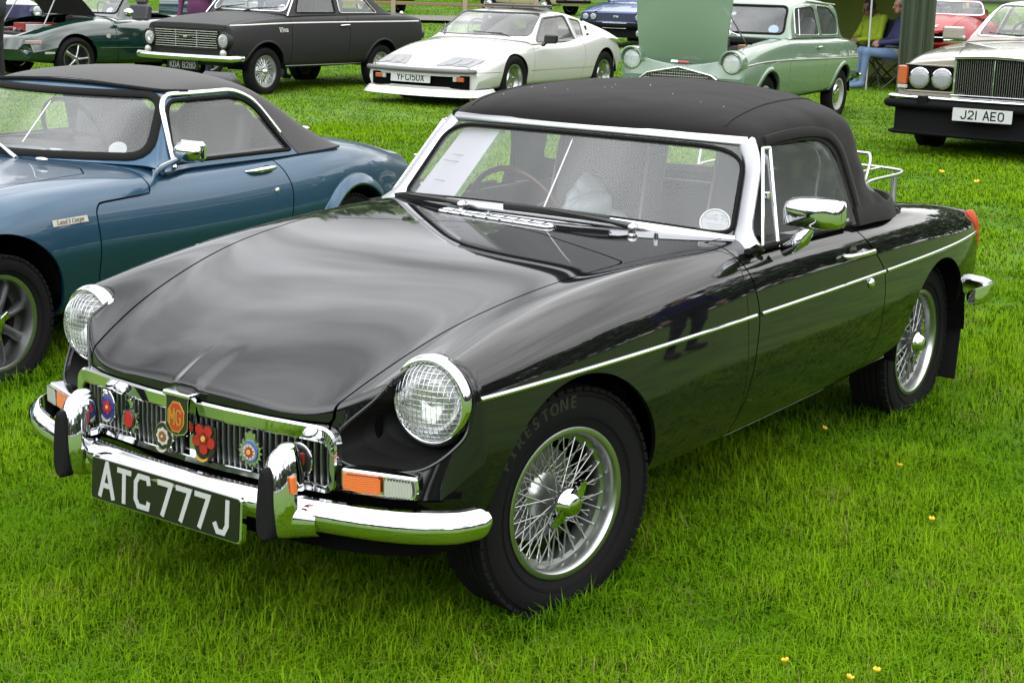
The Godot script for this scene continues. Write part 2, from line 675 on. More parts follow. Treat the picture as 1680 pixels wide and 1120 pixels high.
func letters(m: Dictionary, text: String, h: float, wd: float, gap: float, stroke: float, t: Transform3D, depth := 0.0015, gaps := {}) -> void:   # centred on t
	var total := 0.0
	for k in text.length():
		total += (wd * (0.35 if text[k] == "1" else 0.55 if text[k] == " " else 1.0)) + (gap if k else 0.0) + gaps.get(k, 0.0)
	var x := -total / 2
	for k in text.length():
		x += gaps.get(k, 0.0) + (gap if k else 0.0)
		var ch := text[k]
		var w := wd * (0.35 if ch == "1" else 0.55 if ch == " " else 1.0)
		if GLYPH.has(ch):
			var layer := 0.0
			for st in GLYPH[ch]:
				var line := PackedVector2Array()
				for q in range(0, st.size(), 2):
					line.append(Vector2(x + st[q] * w, (st[q + 1] - 0.5) * h))
				var runs := [line]
				if line.size() > 4 and line[0].distance_to(line[-1]) < 1e-5:
					var half := line.size() / 2
					runs = [line.slice(0, half + 1), line.slice(half)]
				for run in runs:
					for poly in Geometry2D.offset_polyline(run, stroke / 2, Geometry2D.JOIN_MITER, Geometry2D.END_BUTT):
						if not Geometry2D.is_polygon_clockwise(poly):
							plate(m, poly, depth, t.translated_local(Vector3(0, 0, layer)))
					layer += stroke * 0.02
		x += w

# ---------------------------------------------------------------- the scene
func _ready() -> void:
	rng.seed = 7
	var cam := Camera3D.new()
	cam.name = "camera"
	cam.keep_aspect = Camera3D.KEEP_HEIGHT
	cam.fov = 25.087
	cam.near = 0.05
	cam.far = 900.0
	cam.transform = Transform3D(Basis.from_euler(Vector3(deg_to_rad(-13.144), deg_to_rad(35.686), deg_to_rad(1.035))), Vector3(2.6795, 1.5695, 3.0776))
	add_child(cam)
	cam.current = true
	var env := Environment.new()
	env.background_mode = Environment.BG_SKY
	env.sky = Sky.new()
	env.sky.sky_material = overcast()
	env.background_energy_multiplier = 1.0
	env.ambient_light_source = Environment.AMBIENT_SOURCE_SKY
	env.tonemap_mode = Environment.TONE_MAPPER_LINEAR
	env.tonemap_exposure = EXPOSURE
	env.sdfgi_enabled = true
	env.ssao_enabled = true
	env.ssil_enabled = true
	var we := WorldEnvironment.new()
	we.name = "surroundings"
	we.environment = env
	add_child(we)
	var sun := DirectionalLight3D.new()
	sun.name = "sun"
	sun.light_energy = 0.32
	sun.light_angular_distance = 100.0
	sun.light_color = Color(1.0, 0.985, 0.96)
	sun.shadow_enabled = true
	sun.look_at_from_position(Vector3(9, 18, -16), Vector3.ZERO)
	add_child(sun)
	build_ground()
	build_path()
	build_grass()
	build_tyre_grass()
	build_trees()
	roadster()
	others()
	crowd()
	build_flowers()

const EXPOSURE := 2.0

func overcast() -> PanoramaSkyMaterial:          # a bright, broken layer of cloud
	var w := 768
	var h := 384
	var im := Image.create(w, h, false, Image.FORMAT_RGBF)
	var f := FastNoiseLite.new()
	f.seed = 18
	f.frequency = 1.0
	f.fractal_octaves = 5
	var g := FastNoiseLite.new()
	g.seed = 24
	g.frequency = 0.55
	g.fractal_octaves = 3
	for y in h:
		var lat := PI * (0.5 - (y + 0.5) / h)
		for x in w:
			var lon := TAU * (x + 0.5) / w
			var d := Vector3(cos(lat) * sin(lon), sin(lat), cos(lat) * cos(lon))
			var c := Vector3(d.x, 0, d.z) / (absf(d.y) + 0.22)
			var n := f.get_noise_3d(c.x * 1.3, 0.3, c.z * 2.1) * 0.75 + g.get_noise_3d(c.x * 0.8, 4.0, c.z * 1.1) * 0.85
			var v := clampf(0.86 + n * 1.05, 0.34, 1.7)
			var toward := maxf(0.0, d.dot(Vector3(.35, .55, -.76)))
			v *= (0.86 + 0.55 * clampf(d.y, 0, 1)) * (1.0 + 1.5 * toward * toward)
			if d.y < 0:
				v = 0.9
			im.set_pixel(x, y, Color(v * 0.975, v * 0.99, v * 1.02))
	var m := PanoramaSkyMaterial.new()
	m.panorama = ImageTexture.create_from_image(im)
	m.filter = true
	return m

func build_ground() -> void:
	var m := mm()
	var xs := []
	for k in range(-24, 25):
		xs.append(signf(k) * pow(absf(k) / 24.0, 2.2) * 330.0)
	for a in xs:
		for b in xs:
			m.p.append(Vector3(a - 3, ground_y(a - 3, b - 6), b - 6))
			m.n.append(Vector3(0.009, 1, 0.0073).normalized())
	for a in 48:
		for b in 48:
			var q := a * 49 + b
			for s in [q, q + 1, q + 50, q, q + 50, q + 49]:
				m.i.append(s)
	var gm := std("turf", Color(1, 1, 1), 1.0, 0.0, {"uv1_triplanar": true, "uv1_world_triplanar": true, "uv1_scale": Vector3.ONE * 0.21,
		"albedo_texture": noise_tex(0.02, [[0.2, Color(0.044, 0.100, 0.003)], [0.5, Color(0.060, 0.128, 0.004)], [0.8, Color(0.082, 0.150, 0.006)]], 512, 5, 3)})
	obj("ground", m, gm).set_meta("kind", "structure")

# ---------------------------------------------------------------- lower bodies: a net of ten lines along the car
func body_net(K: Dictionary) -> Array:
	var col := func(k: int, z: float) -> Vector3:
		match k:
			0: return Vector3(0, key(K["yc"], z), z)
			1: return Vector3(key(K["xb"], z) * 0.5, lerpf(key(K["yc"], z), key(K["yb"], z), 0.22), z)
			2: return Vector3(key(K["xb"], z), key(K["yb"], z), z)
			3: return Vector3(key(K["xk"], z), key(K["yk"], z), z)
			4: return Vector3(key(K["xs"], z), key(K["ys"], z), z)
			5: return Vector3(key(K["xt"], z), key(K["yt"], z), z)
			6: return Vector3(key(K["xl"], z), key(K["yl"], z), z)
			7: return Vector3(key(K["x6"], z), key(K["y6"], z), z)
			8: return Vector3(key(K["xm"], z), key(K["ym"], z), z)
		return Vector3(0, key(K["ym"], z), z)
	var rows := []
	var rr: Array = K.rear
	var fr: Array = K.front
	var z0: float = K.z[0]
	var z1: float = K.z[-1]
	var cap := func(rim: Array, target: Array, fs: Array) -> Array:
		var o := []
		for f in fs:
			var row := []
			for k in 10:
				row.append((rim[k] as Vector3).lerp(target[k], f))
			o.append(row)
		return o
	var line := func(zr: Array, from: float, f: float) -> Array:
		var row := []
		for k in 10:
			row.append(col.call(k, lerpf(from, zr[k], f)))
		return row
	var rear := []
	for f in K.get("fr", [0.4, 0.75, 0.93, 1.0]):
		rear.append(line.call(rr, z0, f))
	for q in cap.call(rear[-1], K.rear_face, K.get("cr", [0.05, 0.3, 0.65, 1.0])):
		rear.append(q)
	rear.reverse()
	rows.append_array(rear)
	for z in K.z:
		var row := []
		for k in 10:
			row.append(col.call(k, z))
		rows.append(row)
	for f in K.get("ff", [0.4, 0.75, 0.93, 1.0]):
		rows.append(line.call(fr, z1, f))
	for q in cap.call(rows[-1], K.front_face, K.get("cf", [0.05, 0.3, 0.65, 1.0])):
		rows.append(q)
	return rows

func arch(z: float, y: float, r: float, x_in: float) -> Callable:
	return func(p: Vector3, _n: Vector3) -> float: return minf(r - Vector2(p.z - z, p.y - y).length(), absf(p.x) - x_in)

func split(m: Dictionary, ax: String, poly: PackedVector2Array, gap: float, also = null) -> Array:    # [inside, outside] with a shut line between
	var d := dpoly(m, ax, poly)
	if also != null:
		d = dmin(d, dwhere(m, also))
	return [clip(m, d, 1.0, gap / 2), clip(m, d, -1.0, gap / 2)]

func well(m: Dictionary, z: float, y: float, r: float, x0: float, x1: float) -> void:     # wheel housing
	var a := mm()
	lathe(a, [[r, x0], [r, x1]], Transform3D(Basis(), Vector3(0, y, z)), 40)
	lathe(a, [[0.0, x0], [r, x0]], Transform3D(Basis(), Vector3(0, y, z)), 40)
	a = clip(a, dwhere(a, func(p: Vector3, _n: Vector3) -> float: return p.y - 0.31))
	join(m, a)

func trim_line(m: Dictionary, pts: Array, prof: PackedVector2Array, sk: Dictionary, lift := 0.0) -> void:     # strip laid on the side of a skin; pts (z, y)
	var path := PackedVector3Array()
	var nor := PackedVector3Array()
	for q in pts:
		var f := find(sk, "zy", q)
		path.append(f[0] + f[1] * lift)
		nor.append(f[1])
	sweep(m, path, prof, nor, true)

const D_PROF := [[0, -1], [0.5, -0.85], [0.85, -0.5], [1, 0], [0.85, 0.5], [0.5, 0.85], [0, 1]]
func dprof(h: float, w: float) -> PackedVector2Array:      # half-round bead: h proud, w wide
	var o := PackedVector2Array()
	for q in D_PROF:
		o.append(Vector2(q[0] * h, q[1] * w / 2))
	return o

func roadster() -> void:
	var black := std("black_paint", Color(0.004, 0.004, 0.0045), 0.03, 0.0, {"metallic_specular": 0.51})
	var chrome := std("chrome", Color(0.60, 0.61, 0.62), 0.035, 1.0)
	var dull := std("satin_steel", Color(0.40, 0.41, 0.40), 0.3, 1.0)
	var dark := std("dark_cavity", Color(0.004, 0.004, 0.004), 0.9, 0.0, {"metallic_specular": .05})
	var rubber := std("rubber", Color(0.010, 0.010, 0.010), 0.62, 0.0, {"metallic_specular": .12})
	var cloth := std("hood_cloth", Color(0.0155, 0.0145, 0.0142), 0.9, 0.0, {"rim_enabled": true, "metallic_specular": .12, "rim": 0.2, "rim_tint": 0.2,
		"normal_enabled": true, "normal_texture": noise_tex(0.35, [], 256, 2, 9, true, 2.0), "normal_scale": 0.35, "uv1_triplanar": true, "uv1_scale": Vector3.ONE * 6.0})
	var pane := glass("window_glass", Color(0.80, 0.84, 0.83, 0.055))
	var car := thing("black_roadster", "glossy black open sports car with black cloth top and wire wheels", "car", Transform3D(Basis(Vector3.BACK, -0.006), Vector3.ZERO))
	var K := {
		"z": [-2.35, -2.15, -1.95, -1.75, -1.55, -1.3, -1.05, -0.8, -0.6, -0.4, -0.2, 0.0, 0.2],
		"yc": [[-2.84, .69], [-2.75, .735], [-2.6, .78], [-2.3, .83], [-2.0, .85], [-1.7, .855], [-1.2, .865], [-.8, .868], [-.6, .866], [-.3, .854], [0, .832], [.25, .789], [.5, .72], [.6, .675], [.68, .628]],
		"xb": [[-2.8, .46], [-2.4, .54], [-2, .60], [-1.2, .62], [-.64, .60], [-.35, .57], [-.2, .55], [.02, .52], [.26, .48], [.45, .45], [.65, .41]],
		"yb": [[-2.8, .70], [-2.6, .758], [-2.4, .80], [-2, .838], [-1.5, .852], [-.85, .866], [-.64, .864], [-.35, .853], [-.2, .844], [.02, .82], [.26, .765], [.45, .70], [.65, .60]],
		"xk": [[-2.8, .60], [-2.5, .63], [-2, .655], [-1, .668], [-.6, .655], [-.2, .635], [.2, .608], [.46, .588]],
		"yk": [[-2.8, .765], [-2.6, .795], [-2.4, .814], [-2, .84], [-1.5, .853], [-.8, .864], [-.4, .858], [0, .838], [.22, .81], [.46, .768]],
		"xs": [[-2.8, .67], [-2.6, .70], [-2.2, .73], [-1.5, .742], [-.8, .735], [-.2, .718], [.2, .698], [.46, .678]],
		"ys": [[-2.8, .715], [-2.2, .78], [-1.5, .80], [-.8, .806], [-.2, .792], [.2, .762], [.46, .73]],
		"xt": [[-2.8, .69], [-2.6, .728], [-2.24, .752], [-1.7, .762], [-.8, .758], [-.5, .752], [-.19, .742], [.185, .72], [.46, .698]],
		"yt": [[0, .655]],
		"xl": [[-2.8, .695], [-2.5, .74], [-1.7, .765], [-.8, .764], [0, .748], [.46, .708]],
		"yl": [[0, .49]],
		"x6": [[-2.8, .66], [-2.4, .715], [-1.7, .735], [-.8, .735], [0, .725], [.46, .69]],
		"y6": [[-2.8, .40], [-2.2, .36], [-.8, .345], [.2, .36], [.5, .38]],
		"xm": [[-2.8, .58], [-2.2, .66], [-.8, .675], [0, .66], [.46, .60]],
		"ym": [[-2.8, .36], [-2.2, .29], [-1.6, .272], [-.4, .262], [.2, .27], [.55, .30]],
		"rear": [-2.845, -2.835, -2.825, -2.81, -2.80, -2.785, -2.775, -2.76, -2.68, -2.70],
		"cf": [0.10, 0.35, 0.68, 1.0],
		"front": [.676, .668, .640, .458, .440, .432, .430, .43, .50, .62],
		"rear_face": [Vector3(0, .55, -2.87), Vector3(.25, .55, -2.865), Vector3(.46, .55, -2.85), Vector3(.58, .55, -2.835), Vector3(.64, .55, -2.82), Vector3(.67, .55, -2.80), Vector3(.67, .52, -2.80), Vector3(.64, .5, -2.8), Vector3(.56, .5, -2.82), Vector3(0, .5, -2.86)],
		"front_face": [Vector3(0, .45, .672), Vector3(.2, .45, .664), Vector3(.41, .45, .640), Vector3(.54, .45, .608), Vector3(.605, .45, .580), Vector3(.645, .45, .548), Vector3(.668, .45, .518), Vector3(.655, .44, .525), Vector3(.59, .44, .57), Vector3(0, .44, .665)],
	}
	var sk := skin(body_net(K), 9, 10)
	for k in sk.p.size():          # raised rib that runs back from the badge along the bonnet
		var p: Vector3 = sk.p[k]
		if p.y > .58 and absf(p.x) < .07 and p.z > .2:
			var up := .007 * smoothstep(.38, .64, p.z)
			var e := smoothstep(.026, .044, absf(p.x))
			sk.p[k].y += up * (1.0 - e)
			var slope := up * 6.0 * ((absf(p.x) - .026) / .018) * (1.0 - (absf(p.x) - .026) / .018) / .018 if e > 0 and e < 1 else 0.0
			sk.n[k] = (sk.n[k] + Vector3(slope * signf(p.x), 0, 0)).normalized()
	# openings
	var R_ARCH := 0.352
	sk = clip(sk, dwhere(sk, arch(0.065, 0.305, R_ARCH, 0.42)), -1.0)
	sk = clip(sk, dwhere(sk, arch(-2.27, 0.30, 0.335, 0.42)), -1.0)
	var full := sk
	var cockpit := round_poly([Vector2(-0.90, -.6), Vector2(-0.90, .595), Vector2(-1.0, .655), Vector2(-1.55, .662), Vector2(-1.96, .64), Vector2(-1.96, -.6)], 0.05)
	var top_only := func(p: Vector3, _n: Vector3) -> float: return p.y - 0.6
	sk = split(sk, "zx", cockpit, 0.0, top_only)[1]
	var grille_hole := round_poly([Vector2(-.432, .452), Vector2(.432, .452), Vector2(.436, .586), Vector2(-.436, .586)], [.035, .035, .05, .05])
	var facing := func(p: Vector3, _n: Vector3) -> float: return p.z - 0.5
	sk = split(sk, "xy", grille_hole, 0.0, facing)[1]
	# the scallop that the lamp sits in
	var lamp_c := Vector3(.587, .650, .462)
	var scallop := curve([Vector3(.497, .664, 0), Vector3(.43, .585, 0), Vector3(.418, .538, 0), Vector3(.455, .512, 0), Vector3(.53, .503, 0), Vector3(.62, .516, 0), Vector3(.672, .570, 0), Vector3(.684, .625, 0), Vector3(.678, .69, 0), Vector3(.64, .735, 0), Vector3(.587, .752, 0), Vector3(.53, .73, 0)], 6, true)
	var sc2 := PackedVector2Array()
	for q in scallop:
		sc2.append(Vector2(q.x, q.y))
	var before := sk
	sk = split(sk, "xy", sc2, 0.0, func(p: Vector3, _n: Vector3) -> float: return p.z - 0.30)[1]
	var cup := mm()
	var cup2 := mm()
	for k in sc2.size():
		var j := (k + 1) % sc2.size()
		var f0: Vector3 = find(before, "xy", sc2[k])[0]
		var f1: Vector3 = find(before, "xy", sc2[j])[0]
		f0.z = clampf(f0.z, .44, .67)
		f1.z = clampf(f1.z, .44, .67)
		var ring := func(f: Vector3, t: float) -> Vector3:
			var d := Vector2(f.x - lamp_c.x, f.y - lamp_c.y).normalized() * 0.100
			var e := Vector3(lamp_c.x + d.x, lamp_c.y + d.y, lamp_c.z - 0.035)
			return f.lerp(e, t) + Vector3(0, 0, -0.03 * sin(t * PI) - 0.02 * minf(t * 4.0, 1.0) * (1.0 - t))
		for s in 4:
			quad(cup, ring.call(f0, s / 4.0), ring.call(f1, s / 4.0), ring.call(f1, (s + 1) / 4.0), ring.call(f0, (s + 1) / 4.0))
		tube(cup2, PackedVector3Array([f0, f1]), 0.0045, 6)
	for s in [1, -1]:
		obj("headlamp_recess", cup if s > 0 else mirrored(cup, false), std("sooty_black", Color(0.006, 0.006, 0.006), 0.6, 0.0, {"metallic_specular": .25}), car)
		obj("recess_edge", cup2 if s > 0 else mirrored(cup2, false), black, car)
	# panels
	var GAP := 0.006
	var bon := PackedVector2Array([Vector2(.72, -.5), Vector2(.72, .408)])
	for z in [.638, .55, .454, .36, .265, .15, .02, -.1, -.21, -.3]:
		bon.append(Vector2(z, key([[-.353, .57], [-.207, .55], [.023, .52], [.265, .48], [.454, .45], [.638, .41]], z)))
	for q in [[-.345, .566], [-.37, .555], [-.385, .53], [-.42, .46], [-.49, .30], [-.56, .15], [-.60, 0], [-.60, -.2]]:
		bon.append(Vector2(q[0], q[1]))
	var sp := split(sk, "zx", bon, GAP, func(p: Vector3, _n: Vector3) -> float: return minf(p.y - 0.45, maxf(p.y - 0.598, 0.62 - p.z)))
	obj("bonnet", lipped(mirrored(sp[0]), 0.014), black, car)
	sk = sp[1]
	var door := round_poly([Vector2(-.735, 1.0), Vector2(-.735, .86), Vector2(-.785, .78), Vector2(-.812, .665), Vector2(-.765, .447), Vector2(-.715, .325), Vector2(-1.62, .325), Vector2(-1.70, .45), Vector2(-1.712, .585), Vector2(-1.705, .67), Vector2(-1.655, .72), Vector2(-1.57, .80), Vector2(-1.50, .86), Vector2(-1.50, 1.0)], [.01, .04, .04, .04, .04, .02, .06, .04, .03, .02, .03, .03, .03, .01])
	sp = split(sk, "zy", door, GAP, func(p: Vector3, _n: Vector3) -> float: return p.x - 0.60)
	var door_skin: Dictionary = lipped(sp[0], 0.016)
	var door_l := obj("door", door_skin, black, car)
	var door_r := obj("door", mirrored(door_skin, false), black, car)
	sk = sp[1]
	var boot := round_poly([Vector2(-2.07, -.6), Vector2(-2.07, .52), Vector2(-2.5, .49), Vector2(-2.80, .44), Vector2(-2.9, .4), Vector2(-2.9, -.6)], [.01, .05, .05, .03, .03, .01])
	sp = split(sk, "zx", boot, GAP, func(p: Vector3, _n: Vector3) -> float: return p.y - 0.62)
	obj("boot_lid", lipped(mirrored(sp[0]), 0.014), black, car)
	sk = sp[1]
	# wing seam: from the bonnet corner back to the screen foot
	var seam := PackedVector2Array([Vector2(.9, .9), Vector2(.9, .409), Vector2(.638, .409), Vector2(.265, .481), Vector2(.023, .521), Vector2(-.207, .551), Vector2(-.353, .571), Vector2(-.50, .60), Vector2(-.64, .632), Vector2(-.765, .70), Vector2(-.765, .9)])
	sp = split(sk, "zx", seam, 0.0035, func(p: Vector3, _n: Vector3) -> float: return maxf(p.y - 0.60, 0.3 - p.z))
	var wing_d := dwhere(sk, func(p: Vector3, _n: Vector3) -> float: return p.z + 0.74)
	wing_d = dmin(wing_d, dwhere(sk, func(p: Vector3, n: Vector3) -> float: return p.x - (0.435 if p.y < 0.60 else key([[-.765, .70], [-.64, .632], [-.5, .6], [-.353, .571], [-.207, .551], [.023, .521], [.265, .481], [.638, .409]], p.z))))
	var wing := lipped(clip(sk, wing_d, 1.0, 0.0015), 0.012)
	obj("front_wing", wing, black, car)
	obj("front_wing", mirrored(wing, false), black, car)
	sk = lipped(clip(sk, wing_d, -1.0, 0.0015), 0.012)
	obj("body_shell", mirrored(sk), black, car)
	# dark inside: wheel housings, inner walls behind the shut lines, radiator space
	var inner := mm()
	well(inner, 0.065, 0.305, R_ARCH + 0.004, 0.40, 0.69)
	well(inner, -2.27, 0.30, 0.339, 0.40, 0.73)
	inner = mirrored(inner)
	box(inner, Vector3(0, .51, .50), Vector3(.92, .20, .02))
	box(inner, Vector3(0, .30, -1.2), Vector3(1.2, .02, 2.2))
	obj("wheel_housing", inner, dark, car)

	mgb_front(car, chrome, dull, dark, rubber, full, lamp_c)
	mgb_top(car, chrome, cloth, pane, rubber, black, full)
	# side trims
	for s in [1, -1]:
		for seg in [[.435, -.785], [-.818, -1.702], [-1.718, -2.775]]:
			var tr := mm()
			var pts := []
			for k in 25:
				pts.append(Vector2(lerpf(seg[0], seg[1], k / 24.0), .667))
			trim_line(tr, pts, dprof(0.008, 0.0145), full, -0.001)
			obj("side_trim", tr if s > 0 else mirrored(tr, false), chrome, car)
		# door handle, lock
		var dm := mm()
		var h0: Vector3 = find(full, "zy", Vector2(-1.40, .757))[0]
		var h1: Vector3 = find(full, "zy", Vector2(-1.555, .754))[0]
		tube(dm, curve([h0 + Vector3(.004, 0, .012), h0 + Vector3(.022, 0, .0), (h0 + h1) / 2 + Vector3(.032, .001, 0), h1 + Vector3(.03, 0, 0), h1 + Vector3(.026, 0, -.012)], 6), [.004, .006, .008, .0085, .009, .009, .009, .009, .009, .009, .009, .009, .009, .009, .009, .009, .009, .009, .009, .009, .009, .008, .007, .006, .004], 10)
		rod(dm, h1 + Vector3(-.01, 0, .01), h1 + Vector3(.03, 0, .01), .008)
		rod(dm, h0 + Vector3(-.01, 0, 0), h0 + Vector3(.02, 0, 0), .007)
		obj("door_handle", dm if s > 0 else mirrored(dm, false), chrome, car)
		var cupm := mm()
		var hc: Array = find(full, "zy", Vector2(-1.455, .752))
		lathe(cupm, [[.033, .0012], [.0, .001]], Transform3D(Basis(), hc[0]), 24)
		obj("handle_recess", cupm if s > 0 else mirrored(cupm, false), std("deep_black", Color(.002, .002, .002), .25), car)
		var lk := mm()
		var l0: Vector3 = find(full, "zy", Vector2(-1.585, .645))[0]
		lathe(lk, [[.017, -.002], [.017, .004], [.012, .01], [.007, .012], [.0, .012]], Transform3D(Basis(), l0), 20)
		obj("door_lock", lk if s > 0 else mirrored(lk, false), chrome, car)
		# sill seam
		var ss := mm()
		for seg in [[-.72, -1.4]]:
			var pts := []
			for k in 12:
				pts.append(Vector2(lerpf(seg[0], seg[1], k / 11.0), .318))
			trim_line(ss, pts, dprof(0.002, 0.004), full)
		obj("sill_seam", ss if s > 0 else mirrored(ss, false), dull, car)
		# tail lamp and mudflap
		var tl := mm()
		ball(tl, Vector3(.651, .648, -2.790), Vector3(.042, .100, .046), Basis(Vector3.RIGHT, .10), 24)
		obj("tail_lamp", tl if s > 0 else mirrored(tl, false), std("red_lens", Color(.30, .035, .006), .3, 0, {"metallic_specular": .3}), car)
		var mf := mm()
		box(mf, Vector3(.60, .27, -2.66), Vector3(.20, .34, .012), Basis.from_euler(Vector3(-.10, .0, 0)), .003)
		obj("mudflap", mf if s > 0 else mirrored(mf, false), rubber, car)
	# rear bumper
	var rb := mm()
	var bp := curve([Vector3(.765, .44, -2.60), Vector3(.772, .44, -2.75), Vector3(.73, .44, -2.86), Vector3(.5, .44, -2.93), Vector3(0, .44, -2.96), Vector3(-.5, .44, -2.93), Vector3(-.73, .44, -2.86), Vector3(-.772, .44, -2.75), Vector3(-.765, .44, -2.60)], 8)
	sweep(rb, bp, bumper_prof(.035, .066), Vector3.UP)
	obj("rear_bumper", rb, chrome, car)
	# wheels
	var wh := wire_wheel(chrome, dull, rubber, dark)
	for q in [[1, 0.0, -11.0], [1, -2.311, 0.0], [-1, 0.0, -11.0], [-1, -2.311, 0.0]]:
		var w: Node3D = wh if q[0] == 1 and q[1] == 0.0 else wh.duplicate()
		w.name = "wheel"
		var b := Basis(Vector3.UP, deg_to_rad(q[2]))
		if q[0] < 0:
			b = b * Basis(Vector3.UP, PI)
		w.transform = Transform3D(b * Basis(Vector3.RIGHT, -.87 if q[1] == 0.0 else -.45), Vector3(.592 * q[0], .30, q[1]))
		car.add_child(w, true)

func bumper_prof(d: float, h: float) -> PackedVector2Array:   # a up, b outward
	var o := PackedVector2Array()
	for k in 13:
		var a := lerpf(-1.25, 1.25, k / 12.0)
		o.append(Vector2(sin(a) / sin(1.25) * h / 2, -d * (cos(a) - cos(1.25)) / (1 - cos(1.25))))
	return o

func tyre_mesh(r: float, rim_r: float, w: float, treads := 60) -> Dictionary:
	var m := mm()
	var h := w / 2
	var prof := [[rim_r - .004, -h * .72], [rim_r + .008, -h * .82], [rim_r + (r - rim_r) * .45, -h * 1.0], [rim_r + (r - rim_r) * .75, -h * .97], [r - .012, -h * .84], [r - .003, -h * .72]]
	var half := prof.duplicate()
	for k in 5:
		var x := lerpf(-.62, .62, k / 4.0) * h
		prof.append([r, x - h * .10])
		prof.append([r, x + h * .10])
		if k < 4:
			prof.append([r - .007, x + h * .12])
			prof.append([r - .007, x + h * .19])
	half.reverse()
	for q in half:
		prof.append([q[0], -q[1]])
	# beads on the wall
	lathe(m, prof, Transform3D(), 64, TAU, 0.75)
	for s in [rim_r + (r - rim_r) * .30, rim_r + (r - rim_r) * .34, rim_r + (r - rim_r) * .8]:
		var c := PackedVector3Array()
		var t: float = (s - rim_r) / (r - rim_r)
		var x := h * (lerpf(.82, 1.0, t / .45) if t < .45 else lerpf(1.0, .97, (t - .45) / .3))
		for k in 64:
			c.append(Vector3(x, cos(TAU * k / 64) * s, sin(TAU * k / 64) * s))
		tube(m, c, .0016, 4, true)
	for k in treads:
		for s in [-1, 1]:
			box(m, Vector3(s * h * .82, 0, 0) + Basis(Vector3.RIGHT, TAU * (k + (.5 if s > 0 else 0)) / treads) * Vector3(0, r - .0065, 0), Vector3(h * .24, .013, TAU * r / treads * .80), Basis(Vector3.RIGHT, TAU * (k + (.5 if s > 0 else 0)) / treads), .003)
	return m

func wire_wheel(chrome: Material, dull: Material, rubber: Material, dark: Material) -> Node3D:
	var w := Node3D.new()
	w.name = "wheel"
	var ty := obj("tyre", tyre_mesh(.303, .190, .150), rubber, w)
	ty.set_meta("label", "black radial tyre with raised maker's lettering")
	var lm := mm()
	var word := "FIRESTONE"      # moulded on the wall
	for k in word.length():
		var a := 1.86 - k * 0.125
		var tmx := mm()
		var tx := TextMesh.new()
		tx.text = word[k]
		tx.font = droid()
		tx.font_size = 32
		tx.pixel_size = .0014
		tx.depth = .0015
		var arr := tx.surface_get_arrays(0)
		tmx.p = arr[Mesh.ARRAY_VERTEX]
		tmx.n = arr[Mesh.ARRAY_NORMAL]
		tmx.i = arr[Mesh.ARRAY_INDEX] if arr[Mesh.ARRAY_INDEX] != null else PackedInt32Array(range(tmx.p.size()))
		join(lm, tmx, Transform3D(Basis(Vector3.RIGHT, a) * Basis(Vector3.UP, PI / 2), Basis(Vector3.RIGHT, a) * Vector3(.0735, .266, 0)))
	obj("raised_lettering", lm, std("rubber_letters", Color(.012, .012, .012), .45), w)
	var rm := mm()
	lathe(rm, [[.198, .062], [.1985, .066], [.195, .0675], [.184, .0655], [.1775, .058], [.175, .045], [.172, .03], [.160, .026], [.158, .0], [.158, -.02], [.172, -.03], [.178, -.06], [.197, -.066]], Transform3D(), 72, TAU, .8)
	obj("rim", rm, dull, w)
	var hub := mm()
	lathe(hub, [[.062, -.05], [.062, -.02], [.046, -.01], [.036, .02], [.034, .05], [.038, .056], [.040, .062], [.030, .066]], Transform3D(), 32)
	obj("hub", hub, dull, w)
	var drum := mm()
	lathe(drum, [[.125, -.06], [.125, -.035], [.11, -.028], [.05, -.026]], Transform3D(), 40)
	obj("brake_drum", drum, std("drum_iron", Color(.16, .16, .155), .5, .6), w)
	# knock-off cap with two ears and a domed boss
	var cap := mm()
	lathe(cap, [[.044, .060], [.045, .068], [.041, .075], [.034, .079], [.033, .084], [.028, .088], [.024, .094], [.021, .096], [.0, .097]], Transform3D(), 32)
	for s in [1, -1]:
		var ear := PackedVector2Array([Vector2(-.020, .018), Vector2(.020, .018), Vector2(.018, .04), Vector2(.014, .066), Vector2(.008, .080), Vector2(-.004, .082), Vector2(-.012, .072), Vector2(-.015, .05)])
		var b := Basis(Vector3.UP, PI / 2)
		if s < 0:
			b = Basis(Vector3.RIGHT, PI) * b
		plate(cap, round_poly(Array(ear), .008, 3), .012, Transform3D(b * Basis(Vector3.RIGHT, -.18), Vector3(.088, 0, 0)), .003)
	obj("knock_off_cap", cap, chrome, w)
	# spokes: two rows crossing
	var kinds := []
	for q in [[.165, .030, .033, .046, .42], [.160, .004, .050, -.022, .62]]:
		var sm := mm()
		var a := Vector3(q[1], q[0], 0)
		var b := Basis(Vector3.RIGHT, q[4]) * Vector3(q[3], q[2], 0)
		rod(sm, a, b, .0021, .0021, 6)
		rod(sm, a, a.lerp(b, .07), .0042, .003, 6)
		kinds.append(mesh_of([sm]))
		var sn := mm()
		b = Basis(Vector3.RIGHT, -q[4]) * Vector3(q[3], q[2], 0)
		rod(sn, a, b, .0021, .0021, 6)
		rod(sn, a, a.lerp(b, .07), .0042, .003, 6)
		kinds.append(mesh_of([sn]))
	for k in 72:
		var kind := 0 if k % 3 == 0 else 2
		kind += (k / 3) % 2 if k % 3 == 0 else (k % 3) - 1
		obj("spoke", kinds[kind], dull, w, Transform3D(Basis(Vector3.RIGHT, TAU * k / 72.0), Vector3.ZERO))
	return w

func droid(bold := true) -> SystemFont:
	var f := SystemFont.new()
	f.font_names = PackedStringArray(["Droid Sans"])
	f.font_weight = 700 if bold else 400
	return f

